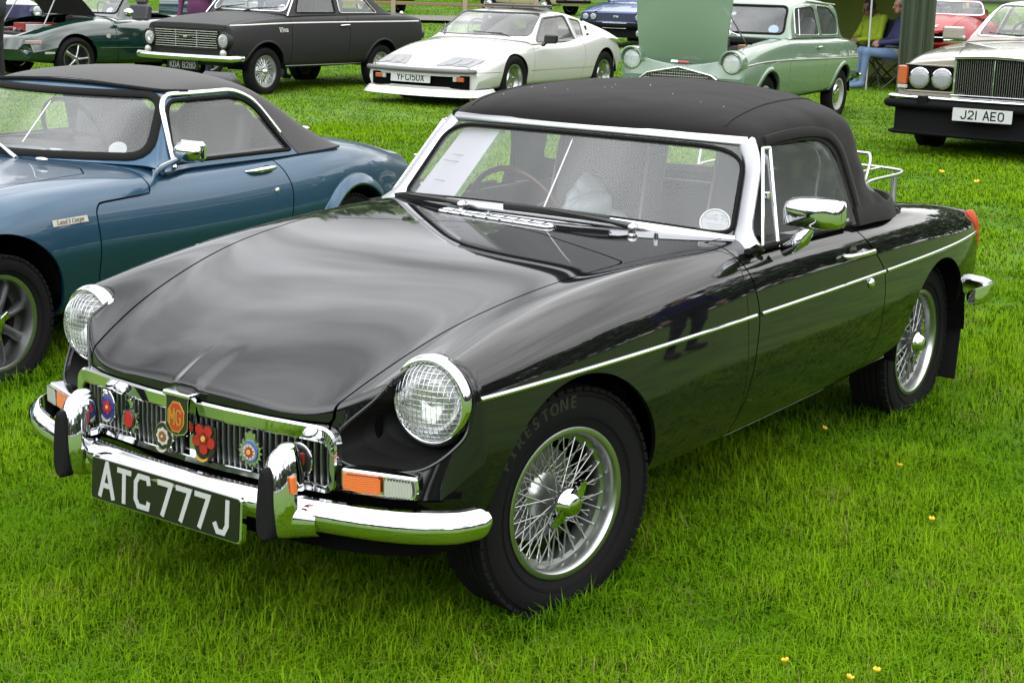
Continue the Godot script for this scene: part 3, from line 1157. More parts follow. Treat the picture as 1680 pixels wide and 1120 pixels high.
# ---------------------------------------------------------------- the roadster's nose
func mgb_front(car: Node3D, chrome: Material, dull: Material, dark: Material, rubber: Material, full: Dictionary, lamp_c: Vector3) -> void:
	var front_z := func(x: float) -> float: return .672 - .042 * pow(absf(x) / .44, 2.0)
	# grille surround: a wide flat band, curved in plan
	var gm := mm()
	var outer := round_poly([Vector2(-.442, .442), Vector2(.442, .442), Vector2(.446, .598), Vector2(-.446, .598)], [.03, .03, .05, .05], 8)
	var inner := round_poly([Vector2(-.424, .458), Vector2(.424, .458), Vector2(.426, .560), Vector2(-.426, .560)], [.02, .02, .035, .035], 8)
	var o2 := PackedVector2Array()
	var i2 := PackedVector2Array()
	for k in outer.size():
		for s in 6:
			o2.append(outer[k].lerp(outer[(k + 1) % outer.size()], s / 6.0))
			i2.append(inner[k].lerp(inner[(k + 1) % inner.size()], s / 6.0))
	var n := o2.size()
	for k in n:
		var j := (k + 1) % n
		var P := []
		for q in [k, j]:
			var o: Vector2 = o2[q]
			var i: Vector2 = i2[q]
			var zo: float = front_z.call(o.x)
			var zi: float = front_z.call(i.x)
			P.append([Vector3(o.x, o.y, zo - .012), Vector3(o.x, o.y, zo + .006), o2v(o.lerp(i, .12), zo + .012), o2v(o.lerp(i, .88), zi + .008), Vector3(i.x, i.y, zi + .006), Vector3(i.x, i.y, zi - .03)])
		for s in 5:
			quad(gm, P[0][s], P[1][s], P[1][s + 1], P[0][s + 1])
	obj("grille_surround", gm, chrome, car)
	var grille := Node3D.new()
	grille.name = "grille"
	car.add_child(grille)
	var slat := mm()
	sweep(slat, PackedVector3Array([Vector3(0, .450, .006), Vector3(0, .51, .008), Vector3(0, .572, .006)]), PackedVector2Array([Vector2(-.0028, -.012), Vector2(.0028, -.012), Vector2(.0028, .010), Vector2(0, .014), Vector2(-.0028, .010)]), Vector3.RIGHT, true)
	var sl := mesh_of([slat])
	for k in range(-23, 24):
		if absi(k) < 2:
			continue
		var x := k * .0178
		obj("slat", sl, dull, grille, Transform3D(Basis(), Vector3(x, 0, (front_z.call(x) as float) - .028)))
	var gb := mm()
	box(gb, Vector3(0, .455, .632), Vector3(.84, .012, .03))
	box(gb, Vector3(0, .505, .650), Vector3(.030, .115, .018), Basis(), .006)
	obj("centre_bar", gb, chrome, grille)
	# maker's badge: shield hanging over the top rail, with the octagon
	var badge := Node3D.new()
	badge.name = "maker_badge"
	car.add_child(badge)
	var bt := Transform3D(Basis(Vector3.RIGHT, -.06), Vector3(0, .560, .706)).scaled_local(Vector3(1.15, 1.15, 1))
	var sm := mm()
	var shield := PackedVector2Array([Vector2(-.040, .048), Vector2(.040, .048), Vector2(.036, .03), Vector2(.036, -.028), Vector2(.024, -.040), Vector2(0, -.046), Vector2(-.024, -.040), Vector2(-.036, -.028), Vector2(-.036, .03)])
	plate(sm, shield, .022, bt, .003)
	box(sm, Vector3(0, .612, .690), Vector3(.092, .012, .040), Basis(), .004)
	obj("shield", sm, chrome, badge)
	var fill := mm()
	plate(fill, Geometry2D.offset_polygon(shield, -.006)[0], .001, bt.translated_local(Vector3(0, 0, .0012)))
	obj("shield_face", fill, std("badge_black", Color(.012, .012, .01), .2), badge)
	var gold := std("badge_gold", Color(.40, .20, .03), .35, .5)
	var red := std("badge_red", Color(.24, .010, .010), .3)
	var oct := PackedVector2Array()
	for k in 8:
		oct.append(Vector2(cos(TAU * (k + .5) / 8) * .027, sin(TAU * (k + .5) / 8) * .035))
	var og := mm()
	plate(og, oct, .001, bt.translated_local(Vector3(0, -.002, .0028)), .0005)
	obj("octagon", og, gold, badge)
	var orr := mm()
	plate(orr, Geometry2D.offset_polygon(oct, -.004)[0], .001, bt.translated_local(Vector3(0, -.002, .0036)))
	obj("octagon_field", orr, std("badge_cream_red", Color(.26, .025, .010), .3), badge)
	var mg := mm()
	letters(mg, "MG", .034, .0155, .004, .0042, bt.translated_local(Vector3(0, -.002, .0048)), .001)
	obj("letters", mg, gold, badge)
	mgb_badges(car, chrome, red, gold)
	# bumper, its bolts, overriders and the number plate
	var by := .402
	var bp := curve([Vector3(.742, by + .004, .47), Vector3(.738, by + .003, .505), Vector3(.705, by + .002, .560), Vector3(.60, by, .625), Vector3(.42, by, .678), Vector3(.2, by, .707), Vector3(0, by, .715), Vector3(-.2, by, .707), Vector3(-.42, by, .678), Vector3(-.60, by, .625), Vector3(-.705, by + .002, .560), Vector3(-.738, by + .003, .505), Vector3(-.742, by + .004, .47)], 8)
	var bm := mm()
	var bs := []
	for k in bp.size():
		bs.append(lerpf(.55, 1.0, smoothstep(0.0, 8.0, minf(k, bp.size() - 1 - k))))
	sweep(bm, bp, bumper_prof(.034, .080), Vector3.UP, true, bs)
	obj("front_bumper", bm, chrome, car)
	for x in [.56, -.56, .706, -.706]:
		var bo := mm()
		ball(bo, Vector3(x, by - .020 if absf(x) < .7 else by - .008, .645 if absf(x) < .7 else .568), Vector3(.012, .012, .009), Basis(), 14)
		obj("bumper_bolt", bo, dull, car)
	for s in [1, -1]:
		var rider := Node3D.new()
		rider.name = "overrider"
		car.add_child(rider, true)
		# horn: lofted ovals from foot to tip
		var rows := []
		for q in [[.347, .030, .032, .708], [.354, .044, .050, .712], [.38, .049, .058, .716], [.42, .049, .060, .718], [.46, .046, .059, .714], [.51, .038, .053, .709], [.543, .030, .042, .703], [.556, .014, .020, .698]]:
			var row := []
			for k in 12:
				var a := TAU * k / 12.0
				row.append(Vector3(s * .352 + cos(a) * q[1], q[0] + sin(a) * q[2] * .12, q[3] + sin(a) * q[2]))
			row.append(row[0])
			rows.append(row)
		var hm := skin(rows, 4, 4, false, false)
		for k in hm.n.size():
			var c := Vector3(s * .352, hm.p[k].y, .712)
			if hm.n[k].dot(hm.p[k] - c) < 0:
				hm.n[k] = -hm.n[k]
		ball(hm, Vector3(s * .352, .551, .699), Vector3(.021, .012, .027), Basis(), 12)
		tube(hm, PackedVector3Array([Vector3(s * .352 + .03, .39, .69), Vector3(s * .352 + .085, .392, .676)]), [.046, .036], 16, false, Vector2(1, 1))
		tube(hm, PackedVector3Array([Vector3(s * .352 - .03, .39, .69), Vector3(s * .352 - .085, .392, .688)]), [.046, .036], 16, false, Vector2(1, 1))
		obj("horn", hm, chrome, rider)
		var fm := mm()
		var face := curve([Vector3(0, .090, 0), Vector3(.014, .074, 0), Vector3(.022, .02, 0), Vector3(.025, -.035, 0), Vector3(.019, -.070, 0), Vector3(0, -.080, 0), Vector3(-.019, -.070, 0), Vector3(-.025, -.035, 0), Vector3(-.022, .02, 0), Vector3(-.014, .074, 0)], 4, true)
		var fp := PackedVector2Array()
		for q in face:
			fp.append(Vector2(q.x, q.y))
		plate(fm, fp, .030, Transform3D(Basis(Vector3.RIGHT, -.02), Vector3(s * .352, .430, .779)), .006)
		obj("rubber_face", fm, rubber, rider)
	var rl := mm()
	box(rl, Vector3(.396, .478, .725), Vector3(.012, .042, .018), Basis(Vector3.BACK, .12), .004)
	obj("side_reflector", rl, std("amber", Color(.50, .10, .006), .12, 0, {"clearcoat_enabled": true}), car)
	var pl := Node3D.new()
	pl.name = "number_plate"
	car.add_child(pl)
	var pt := Transform3D(Basis(Vector3.RIGHT, -.07) * Basis(Vector3.UP, -.0), Vector3(-.007, .3654, .7505))
	var pm := mm()
	plate(pm, round_poly([Vector2(-.2615, -.056), Vector2(.2615, -.056), Vector2(.2615, .056), Vector2(-.2615, .056)], .012), .018, pt.translated_local(Vector3(0, 0, -.001)), .003)
	obj("plate_frame", pm, chrome, pl)
	var pf := mm()
	plate(pf, round_poly([Vector2(-.256, -.0515), Vector2(.256, -.0515), Vector2(.256, .0515), Vector2(-.256, .0515)], .010), .002, pt.translated_local(Vector3(0, 0, .0006)))
	obj("plate_face", pf, std("plate_black", Color(.004, .004, .004), .22), pl)
	var lm := mm()
	letters(lm, "ATC777J", .086, .050, .0135, .0125, pt.translated_local(Vector3(.000, 0, .0024)), .0015, {3: .017})
	obj("plate_letters", lm, std("silver_letters", Color(.30, .31, .30), .5), pl)
	var vm := mm()
	var val := curve([Vector3(.66, .30, .42), Vector3(.60, .29, .54), Vector3(.40, .285, .62), Vector3(0, .28, .65), Vector3(-.40, .285, .62), Vector3(-.60, .29, .54), Vector3(-.66, .30, .42)], 6)
	sweep(vm, val, PackedVector2Array([Vector2(.02, -.01), Vector2(.10, -.01), Vector2(.10, .01), Vector2(.02, .01)]), Vector3.UP)
	obj("valance", vm, dark, car)
	# headlamps: chrome rim, domed glass, bowl, wire stone guard
	for s in [1, -1]:
		var lamp := Node3D.new()
		lamp.name = "headlamp"
		lamp.transform = Transform3D(Basis(Vector3.UP, s * .06) * Basis(Vector3.RIGHT, -.03) * Basis(Vector3.UP, -PI / 2), Vector3(lamp_c.x * s - .010, lamp_c.y, lamp_c.z))
		car.add_child(lamp, true)
		var rim := mm()
		lathe(rim, [[.102, -.026], [.107, -.016], [.1085, -.008], [.107, .004], [.102, .014], [.096, .018], [.091, .017], [.088, .012], [.087, .004], [.086, -.01]], Transform3D(), 64, TAU, .6)
		obj("lamp_rim", rim, chrome, lamp)
		var bowl := mm()
		lathe(bowl, [[.087, .006], [.080, -.02], [.060, -.045], [.035, -.058], [.010, -.062], [0, -.062]], Transform3D(), 40)
		obj("bowl", bowl, std("reflector", Color(.42, .43, .43), .1, 1.0), lamp)
		var bulb := mm()
		lathe(bulb, [[.0, .004], [.014, .002], [.017, -.006], [.016, -.022], [.005, -.03]], Transform3D(), 20)
		obj("bulb_shield", bulb, dull, lamp)
		var lens := mm()
		lathe(lens, dome(.0885, .006, .040, 12), Transform3D(), 48)
		obj("lens", lens, std("lens_glass", Color(.93, .97, .97, .10), .06, 0.0, {"transparency": BaseMaterial3D.TRANSPARENCY_ALPHA, "cull_mode": BaseMaterial3D.CULL_DISABLED}), lamp)
		var flute := mm()        # moulded ribs behind the glass, lower half
		for k in range(-11, 12):
			var a := PackedVector3Array()
			var zz := k * .0072
			for j in 9:
				var y := lerpf(-.083, -.012, j / 8.0)
				var rr := Vector2(y, zz).length()
				if rr < .084:
					a.append(Vector3(dome_x(rr, .0885, .006, .040) - .003, y, zz))
			if a.size() > 1:
				tube(flute, a, .0028, 5)
		obj("lens_ribs", flute, glass("rib_glass", Color(.8, .82, .81, .14)), lamp)
		var guard := mm()
		for axis in 2:
			for k in range(-7, 8):
				var c := k * .0122
				var pts := PackedVector3Array()
				for j in 17:
					var e := lerpf(-1, 1, j / 16.0) * sqrt(maxf(.0885 * .0885 - c * c, 0))
					var rr := Vector2(c, e).length()
					pts.append(Vector3(dome_x(minf(rr, .0884), .0885, .010, .048) + .001 * axis, c if axis == 0 else e, e if axis == 0 else c))
				tube(guard, pts, .00085, 5)
		var gn := obj("stone_guard", guard, chrome, lamp)
		gn.set_meta("kind", "stuff")
		# indicator unit: amber inner half, clear outer half, chrome bezel
		var ind := Node3D.new()
		ind.name = "indicator"
		var ib := Basis(Vector3.UP, s * .33)
		ind.transform = Transform3D(ib, Vector3(s * .549, .484, .612))
		car.add_child(ind, true)
		var shape := round_poly([Vector2(-.092 * s, -.020), Vector2(-.045 * s, -.032), Vector2(.088 * s, -.030), Vector2(.094 * s, -.008), Vector2(.090 * s, .024), Vector2(-.092 * s, .027)], .008)
		var iz := mm()
		plate(iz, shape, .045, Transform3D(), .004)
		obj("bezel", iz, chrome, ind)
		var in2: PackedVector2Array = Geometry2D.offset_polygon(shape, -.0055)[0]
		for half in 2:
			var cutp := PackedVector2Array([Vector2(-.2, -.1), Vector2(.012 * s if s > 0 else -.2, -.1), Vector2(.012 * s if s > 0 else -.2, .1), Vector2(-.2, .1)])
			var cutter := PackedVector2Array([Vector2(-.3, -.1), Vector2(.012 * s, -.1), Vector2(.012 * s, .1), Vector2(-.3, .1)])
			var want_inner: bool = (half == 0) == (s > 0)
			var parts := Geometry2D.intersect_polygons(in2, cutter) if want_inner else Geometry2D.clip_polygons(in2, cutter)
			var im := mm()
			for q in parts:
				plate(im, q, .008, Transform3D(Basis(), Vector3(0, 0, .010)), .005)
			for k in 9:
				if half == 0:
					box(im, Vector3(-.04 * s, -.018 + k * .0048, .0102), Vector3(.086, .0018, .002), Basis(), .0006)
				else:
					box(im, Vector3((.022 + k * .007) * s, -.003, .0102), Vector3(.002, .042, .002), Basis(), .0006)
			obj("amber_lens" if half == 0 else "clear_lens", im, std("amber", Color.BLACK) if half == 0 else std("clear_plastic", Color(.30, .31, .27), .12, 0, {"clearcoat_enabled": true}), ind)

func o2v(p: Vector2, z: float) -> Vector3:
	return Vector3(p.x, p.y, z)

func dome_x(r: float, R: float, x0: float, h: float) -> float:
	return x0 + h * sqrt(maxf(0.0, 1.0 - pow(r / R, 2.4)))

func dome(R: float, x0: float, h: float, n: int) -> Array:
	var o := []
	for k in n + 1:
		var r := R * cos(PI / 2 * k / n)
		o.append([r, dome_x(r, R, x0, h)])
	return o

func petal(r0: float, r1: float, n: int, pts := 40, ph := 0.0) -> PackedVector2Array:
	var o := PackedVector2Array()
	for k in pts:
		var a := TAU * k / pts
		var r := lerpf(r0, r1, pow(absf(cos((a + ph) * n / 2.0)), .6))
		o.append(Vector2(cos(a) * r, sin(a) * r))
	return o

func star_poly(r0: float, r1: float, n: int, sy := 1.0) -> PackedVector2Array:
	var o := PackedVector2Array()
	for k in n * 2:
		var r := r1 if k % 2 == 0 else r0
		o.append(Vector2(sin(TAU * k / (n * 2)) * r, cos(TAU * k / (n * 2)) * r * sy))
	return o

func mgb_badges(car: Node3D, chrome: Material, red: Material, gold: Material) -> void:
	var blue := std("badge_blue", Color(.012, .020, .11), .25)
	var white := std("badge_white", Color(.34, .33, .28), .3)
	var ink := std("badge_black", Color.BLACK)
	var yellow := std("badge_yellow", Color(.38, .24, .04), .3)
	var brown := std("badge_brown", Color(.15, .05, .02), .3)
	var put := func(nm: String, x: float, y: float, layers: Array) -> void:
		var b := Node3D.new()
		b.name = "club_badge"
		b.set_meta("label", nm)
		b.transform = Transform3D(Basis(Vector3.UP, x * .33) * Basis(Vector3.RIGHT, -.05), Vector3(x, y, .688 - .21 * x * x)).scaled_local(Vector3(.9, .9, 1))
		car.add_child(b, true)
		var z := 0.0
		for L in layers:
			var m := mm()
			var off: Vector2 = L[3] if L.size() > 3 else Vector2.ZERO
			plate(m, L[1], .006 if z == 0.0 else .0025, Transform3D(Basis(), Vector3(off.x, off.y, z)), .0008)
			obj(L[0], m, L[2], b)
			z += .0016
	var crown := PackedVector2Array([Vector2(-.014, -.012), Vector2(.014, -.012), Vector2(.019, .004), Vector2(.016, .010), Vector2(.008, .008), Vector2(.004, .014), Vector2(-.004, .014), Vector2(-.008, .008), Vector2(-.016, .010), Vector2(-.019, .004)])
	var scroll := PackedVector2Array([Vector2(-.022, .004), Vector2(-.012, -.003), Vector2(0, -.006), Vector2(.012, -.003), Vector2(.022, .004), Vector2(.020, -.006), Vector2(.010, -.012), Vector2(0, -.014), Vector2(-.010, -.012), Vector2(-.020, -.006)])
	put.call("oval blue club badge with a red rose", -.292, .520, [["rim", ring_poly(.033, 32, .046), chrome], ["field", ring_poly(.030, 32, .043), blue], ["rose", petal(.015, .0215, 5), red], ["rose_heart", ring_poly(.006, 16), yellow], ["scroll", scroll, white, Vector2(0, -.028)], ["top_bar", PackedVector2Array([Vector2(-.012, -.006), Vector2(.012, -.006), Vector2(.010, .006), Vector2(-.010, .006)]), chrome, Vector2(0, .046)]])
	put.call("crowned chrome star badge with a red disc", -.200, .508, [["star", star_poly(.030, .040, 12), chrome], ["crown", crown, chrome, Vector2(0, .044)], ["ring", ring_poly(.024, 28, .027), ink], ["disc", ring_poly(.020, 28, .023), red]])
	put.call("round black club badge with a cream rose", -.070, .492, [["rim", ring_poly(.036, 32, .040), chrome], ["field", ring_poly(.033, 32, .037), ink], ["rose", petal(.019, .026, 8), white], ["rose_heart", ring_poly(.015, 20), brown], ["dot", ring_poly(.004, 10), white], ["scroll", scroll, white, Vector2(0, -.03)]])
	put.call("red enamel rose badge with a yellow scroll", .072, .508, [["shield", PackedVector2Array([Vector2(-.040, .040), Vector2(.040, .040), Vector2(.042, -.01), Vector2(.026, -.048), Vector2(0, -.060), Vector2(-.026, -.048), Vector2(-.042, -.01)]), ink], ["rose_outline", petal(.026, .0455, 5, 60, .3), ink, Vector2(0, .006)], ["rose", petal(.022, .043, 5, 60, .3), red, Vector2(0, .006)], ["inner_rose", petal(.011, .019, 5, 40, .9), std("badge_dark_red", Color(.13, .005, .005), .3), Vector2(0, .006)], ["rose_heart", ring_poly(.008, 14), yellow, Vector2(0, .006)], ["scroll", scroll, yellow, Vector2(0, -.042)]])
	put.call("chrome star badge ringed in blue and white", .215, .508, [["star", star_poly(.032, .042, 16), chrome], ["crown", crown, chrome, Vector2(0, .042)], ["blue_ring", ring_poly(.026, 32, .029), std("badge_mid_blue", Color(.025, .07, .24), .3)], ["white_ring", star_poly(.020, .0255, 24), white], ["red_heart", star_poly(.012, .019, 10), red], ["gold_heart", ring_poly(.007, 14), yellow]])
	put.call("round black badge with a red and yellow shield", .352, .512, [["rim", ring_poly(.043, 36, .046), chrome], ["field", ring_poly(.039, 36, .042), ink], ["shield", PackedVector2Array([Vector2(-.020, .022), Vector2(.020, .022), Vector2(.020, -.004), Vector2(.012, -.020), Vector2(0, -.027), Vector2(-.012, -.020), Vector2(-.020, -.004)]), red], ["pale", PackedVector2Array([Vector2(-.003, .021), Vector2(.014, .021), Vector2(.006, -.006), Vector2(.007, -.020), Vector2(-.007, -.020), Vector2(-.004, -.004)]), yellow], ["roundel", ring_poly(.0045, 12), yellow, Vector2(-.012, .012)], ["scroll", scroll, white, Vector2(.004, -.028)]])

# ---------------------------------------------------------------- windscreen, cloth top, doors' glass, cabin
func mgb_top(car: Node3D, chrome: Material, cloth: Material, pane: Material, rubber: Material, black: Material, full: Dictionary) -> void:
	var satin := std("screen_frame", Color(.40, .41, .42), .27, 1.0)
	var W := func(u: float, v: float) -> Vector3:
		return Vector3(u * lerpf(.650, .575, v), lerpf(.880 - .028 * u * u, 1.140 - .016 * u * u, v), lerpf(-.765 - .105 * u * u, -.965 - .115 * u * u, v))
	var row := func(v: float, a: float, b: float, n: int) -> PackedVector3Array:
		var o := PackedVector3Array()
		for k in n + 1:
			o.append(W.call(lerpf(a, b, float(k) / n), v))
		return o
	var col := func(u: float, a: float, b: float, n: int) -> PackedVector3Array:
		var o := PackedVector3Array()
		for k in n + 1:
			o.append(W.call(u, lerpf(a, b, float(k) / n)))
		return o
	var nor: Vector3 = ((W.call(.1, .5) - W.call(-.1, .5)) as Vector3).cross(W.call(0, .6) - W.call(0, .4)).normalized()
	if nor.z < 0:
		nor = -nor
	var ws := Node3D.new()
	ws.name = "windscreen"
	car.add_child(ws)
	# glass: the whole sheet, clipped to a rounded outline in (u, v)
	var gm := mm()
	for j in 17:
		for i in 33:
			gm.p.append(W.call(lerpf(-1, 1, i / 32.0), j / 16.0))
			gm.n.append((nor + Vector3(lerpf(-1, 1, i / 32.0) * .30, 0, 0)).normalized())
	for j in 16:
		for i in 32:
			var a := j * 33 + i
			for q in [a, a + 1, a + 34, a, a + 34, a + 33]:
				gm.i.append(q)
	obj("glass", gm, pane, ws)
	# frame: rounded rectangle in (u, v)
	var outline := func(mu: float, mv0: float, mv1: float, r0: float, r1: float) -> PackedVector3Array:
		var rp := round_poly([Vector2(-1 + mu, mv0), Vector2(1 - mu, mv0), Vector2(1 - mu, 1 - mv1), Vector2(-1 + mu, 1 - mv1)], [r0, r0, r1, r1], 7)
		var o := PackedVector3Array()
		for k in rp.size():
			var q := rp[(k + 1) % rp.size()]
			var st := 14 if rp[k].distance_to(q) > .3 else 1
			for s in st:
				var p: Vector2 = rp[k].lerp(q, float(s) / st)
				o.append(W.call(p.x, p.y))
		o.append(o[0])
		return o
	var bottom := mm()
	sweep(bottom, row.call(.015, -.97, .97, 30), PackedVector2Array([Vector2(-.012, -.008), Vector2(.012, -.008), Vector2(.016, .0), Vector2(.012, .008), Vector2(-.012, .008), Vector2(-.016, 0)]), Vector3(0, .92, -.4))
	sweep(bottom, row.call(-.10, -.985, .985, 30), PackedVector2Array([Vector2(-.016, -.004), Vector2(.016, -.004), Vector2(.016, .004), Vector2(-.016, .004)]), Vector3(0, .85, -.5))
	obj("bottom_rail", bottom, satin, ws)
	var topr := mm()
	sweep(topr, row.call(.985, -.955, .955, 30), PackedVector2Array([Vector2(-.015, -.010), Vector2(.016, -.010), Vector2(.017, .004), Vector2(.010, .011), Vector2(-.010, .011), Vector2(-.016, .004)]), Vector3(0, .92, -.4))
	obj("top_rail", topr, satin, ws)
	for s in [1, -1]:
		var pm := mm()
		var pts := PackedVector3Array()
		var wid := []
		for k in 16:
			var v := k / 15.0 * 1.08 - .12
			var u := 1.0 - .055 * pow(clampf((v - .62) / .38, 0, 1), 2.0) + .03 * pow(clampf((.15 - v) / .27, 0, 1), 2.0)
			pts.append((W.call(u * s, v) as Vector3) + Vector3(s * -.004, 0, 0))
			wid.append(1.0 + .75 * pow(clampf((.20 - v) / .32, 0, 1), 1.6))
		sweep(pm, pts, PackedVector2Array([Vector2(-.021, -.010), Vector2(.030, -.026), Vector2(.035, -.012), Vector2(.032, .004), Vector2(.014, .013), Vector2(-.016, .011), Vector2(-.022, .003)]), Vector3(s, 0, 0), true, wid)
		obj("pillar", pm, satin, ws)
		var foot := mm()
		box(foot, pts[0] + Vector3(s * -.006, -.002, .01), Vector3(.072, .016, .11), Basis(Vector3.UP, s * -.35), .005)
		obj("foot_gasket", foot, rubber, ws)
	var seal := mm()
	var so: PackedVector3Array = outline.call(.045, .055, .095, .10, .22)
	sweep(seal, so, PackedVector2Array([Vector2(-.008, -.006), Vector2(.008, -.006), Vector2(.008, .004), Vector2(-.008, .004)]), nor, true, [], false)
	obj("seal", seal, rubber, ws)
	# centre stay, mirror, tax disc, small print, scuttle badge
	var stay := mm()
	rod(stay, (W.call(-.0, .96) as Vector3) + Vector3(0, 0, -.02), (W.call(0, .06) as Vector3) + Vector3(0, 0, -.025), .0035)
	obj("mirror_stay", stay, satin, ws)
	var dm := mm()
	var dc: Vector3 = W.call(.868, .17)
	var du := ((W.call(.92, .17) - W.call(.80, .17)) as Vector3).normalized()
	var dv := ((W.call(.868, .26) - W.call(.868, .06)) as Vector3).normalized()
	var dt := Transform3D(Basis(du, dv, du.cross(dv)), dc - nor * .006)
	plate(dm, ring_poly(.040, 32), .001, dt)
	var disc := obj("tax_disc", dm, std("paper", Color(.21, .22, .225), .7), ws)
	var dx := mm()
	
	dx = text_mesh("AUG 70", .017, false)
	var dmx := mm()
	join(dmx, dx, dt * Transform3D(Basis(), Vector3(0, .018, .0012)))
	for k in 3:
		box(dmx, dt * Vector3(0, -.006 - k * .009, .001), Vector3(.05 - k * .012, .0012, .0006), dt.basis)
	obj("disc_print", dmx, std("print_grey", Color(.18, .19, .21), .8), ws)
	var ring := mm()
	var rp := PackedVector3Array()
	for k in 32:
		rp.append(dt * Vector3(cos(TAU * k / 32) * .044, sin(TAU * k / 32) * .044, 0))
	tube(ring, rp, .003, 6, true)
	obj("disc_holder", ring, std("clear_plastic", Color(.30, .31, .27), .12), ws)
	# notice sheet propped behind the glass on the far side
	var no := thing("show_notice", "white paper notice propped inside the windscreen of the black roadster", "paper notice")
	no.transform = Transform3D(Basis(Vector3.BACK, -.006), Vector3.ZERO)
	var pmesh := mm()
	var A: Vector3 = W.call(-.925, .07)
	var B: Vector3 = W.call(-.60, .07)
	var C: Vector3 = W.call(-.54, .90)
	var D: Vector3 = W.call(-.86, .90)
	for k in 2:
		var b := -nor * (.020 + .0015 * k)
		quad(pmesh, A + b, B + b, C + b, D + b, nor * (1 - 2 * k))
	obj("sheet", pmesh, std("notice_paper", Color(.27, .27, .295), .8), no)
	var gs := mm()
	var B2: Vector3 = W.call(-.555, .07)
	var C2: Vector3 = W.call(-.495, .90)
	for k in 2:
		var b := -nor * (.020 + .0015 * k)
		quad(gs, B + b, B2 + b, C2 + b, C + b, nor * (1 - 2 * k))
	obj("green_band", gs, std("band_green", Color(.07, .14, .03), .8), no)
	var gt := mm()
	var bu := (C - B).normalized()
	var bv := (B - B2).normalized()
	bv = (bv - bu * bv.dot(bu)).normalized()
	join(gt, text_mesh("STOKESLEY SHOW  CAR CLUB", .017, true), Transform3D(Basis(bu, bv, bu.cross(bv)), (B + B2 + C + C2) / 4 - nor * .0185))
	for k in 7:
		var e := lerpf(.25, .8, k / 6.0)
		var pp := (A.lerp(D, e) + B.lerp(C, e)) * .5 - nor * .0185
		if k in [0, 3, 4]:
			box(gt, pp, Vector3(.07 + .03 * (k % 2), .002, .0008), Basis(du, dv, du.cross(dv)))
	obj("printed_words", gt, std("band_ink", Color(.06, .10, .03), .8), no)
	# ---- cloth top
	var rows := []
	for q in [[1.149, -.945, .555, 1.122, -1.066, .645], [1.180, -.945, .578, 1.145, -1.075, .65], [1.222, -1.01, .592, 1.172, -1.15, .66], [1.250, -1.22, .607, 1.188, -1.32, .675], [1.263, -1.48, .614, 1.190, -1.49, .69], [1.264, -1.70, .616, 1.178, -1.64, .70], [1.248, -1.79, .608, 1.135, -1.69, .70], [1.15, -1.85, .612, 1.06, -1.735, .70], [1.04, -1.91, .628, .97, -1.79, .70], [.93, -1.98, .65, .90, -1.87, .70], [.858, -2.06, .66, .858, -1.97, .69]]:
		var c := Vector3(0, q[0], q[1])
		var e := Vector3(q[2], q[3], q[4])
		var w := Vector3(q[5], .838 if q[3] > .9 else q[3] - .02, e.z)
		rows.append([c, c.lerp(e, .34) + Vector3(0, (q[0] - q[3]) * .26, (q[1] - q[4]) * .2), c.lerp(e, .72) + Vector3(0, (q[0] - q[3]) * .30, (q[1] - q[4]) * .2), c.lerp(e, .93) + Vector3(0, (q[0] - q[3]) * .12, 0), e + Vector3(.008, -.02, 0), e.lerp(w, .33), e.lerp(w, .7), w])
	rows.reverse()
	var hood := skin(rows, 8, 8, true, false)
	var wr := FastNoiseLite.new()
	wr.seed = 31
	wr.frequency = 1.0
	wr.fractal_octaves = 2
	for k in hood.p.size():          # slack and creases in the cloth
		var p: Vector3 = hood.p[k]
		var f := func(q: Vector3) -> float: return wr.get_noise_3d(q.x * 3.2, q.y * 9.0, q.z * 5.0) * (.0035 + .006 * smoothstep(-1.55, -1.9, q.z))
		var b: float = f.call(p)
		var g := Vector3(f.call(p + Vector3(.004, 0, 0)) - b, f.call(p + Vector3(0, .004, 0)) - b, f.call(p + Vector3(0, 0, .004)) - b) / .004
		hood.p[k] = p + hood.n[k] * b * smoothstep(0.0, .05, absf(p.z + .945))
		hood.n[k] = (hood.n[k] - g + hood.n[k] * g.dot(hood.n[k])).normalized()
	var hole := round_poly([Vector2(-.6, .5), Vector2(-.6, 1.0), Vector2(-1.02, 1.117), Vector2(-1.10, 1.107), Vector2(-1.28, 1.118), Vector2(-1.42, 1.113), Vector2(-1.505, 1.06), Vector2(-1.575, .85), Vector2(-1.60, .5)], [0, .1, .02, .03, .05, .05, .06, .02, 0])
	var hs := split(hood, "zy", hole, 0.0, func(p: Vector3, _n: Vector3) -> float: return p.x - .45)
	var cl: Dictionary = hs[1]
	var rearwin := round_poly([Vector2(-.672, .895), Vector2(.672, .895), Vector2(.61, 1.12), Vector2(-.61, 1.12)], .05)
	var rs := split(cl, "xy", rearwin, 0.0, func(p: Vector3, n: Vector3) -> float: return minf(-n.z * .3 - .02, -1.655 - p.z))
	cl = lipped(mirrored(rs[1]), .006)
	var top := obj("cloth_top", cl, cloth, car)
	obj("lining", shifted(mirrored(rs[1]), -.02), std("lining_grey", Color(.045, .045, .045), .9), car)
	obj("rear_window", mirrored(shifted(rs[0], -.003)), glass("plastic_window", Color(.85, .9, .95, .14)), car)
	# stitched seams and welts
	var seams := mm()
	for s in [1, -1]:
		var line := PackedVector3Array()
		for k in 30:
			var f := find(hood, "zx", Vector2(lerpf(-1.06, -1.70, k / 29.0), lerpf(.478, .465, k / 29.0)))
			line.append(Vector3(f[0].x * s, f[0].y + .0005, f[0].z))
		tube(seams, line, .0035, 6)
		var welt := PackedVector3Array()
		for q in [[-1.10, 1.125], [-1.19, 1.137], [-1.30, 1.142], [-1.40, 1.136], [-1.47, 1.118], [-1.53, 1.07], [-1.57, .98], [-1.60, .87]]:
			var f := find(hood, "zy", Vector2(q[0], q[1]))
			welt.append(Vector3((f[0].x + .006) * s, f[0].y, f[0].z))
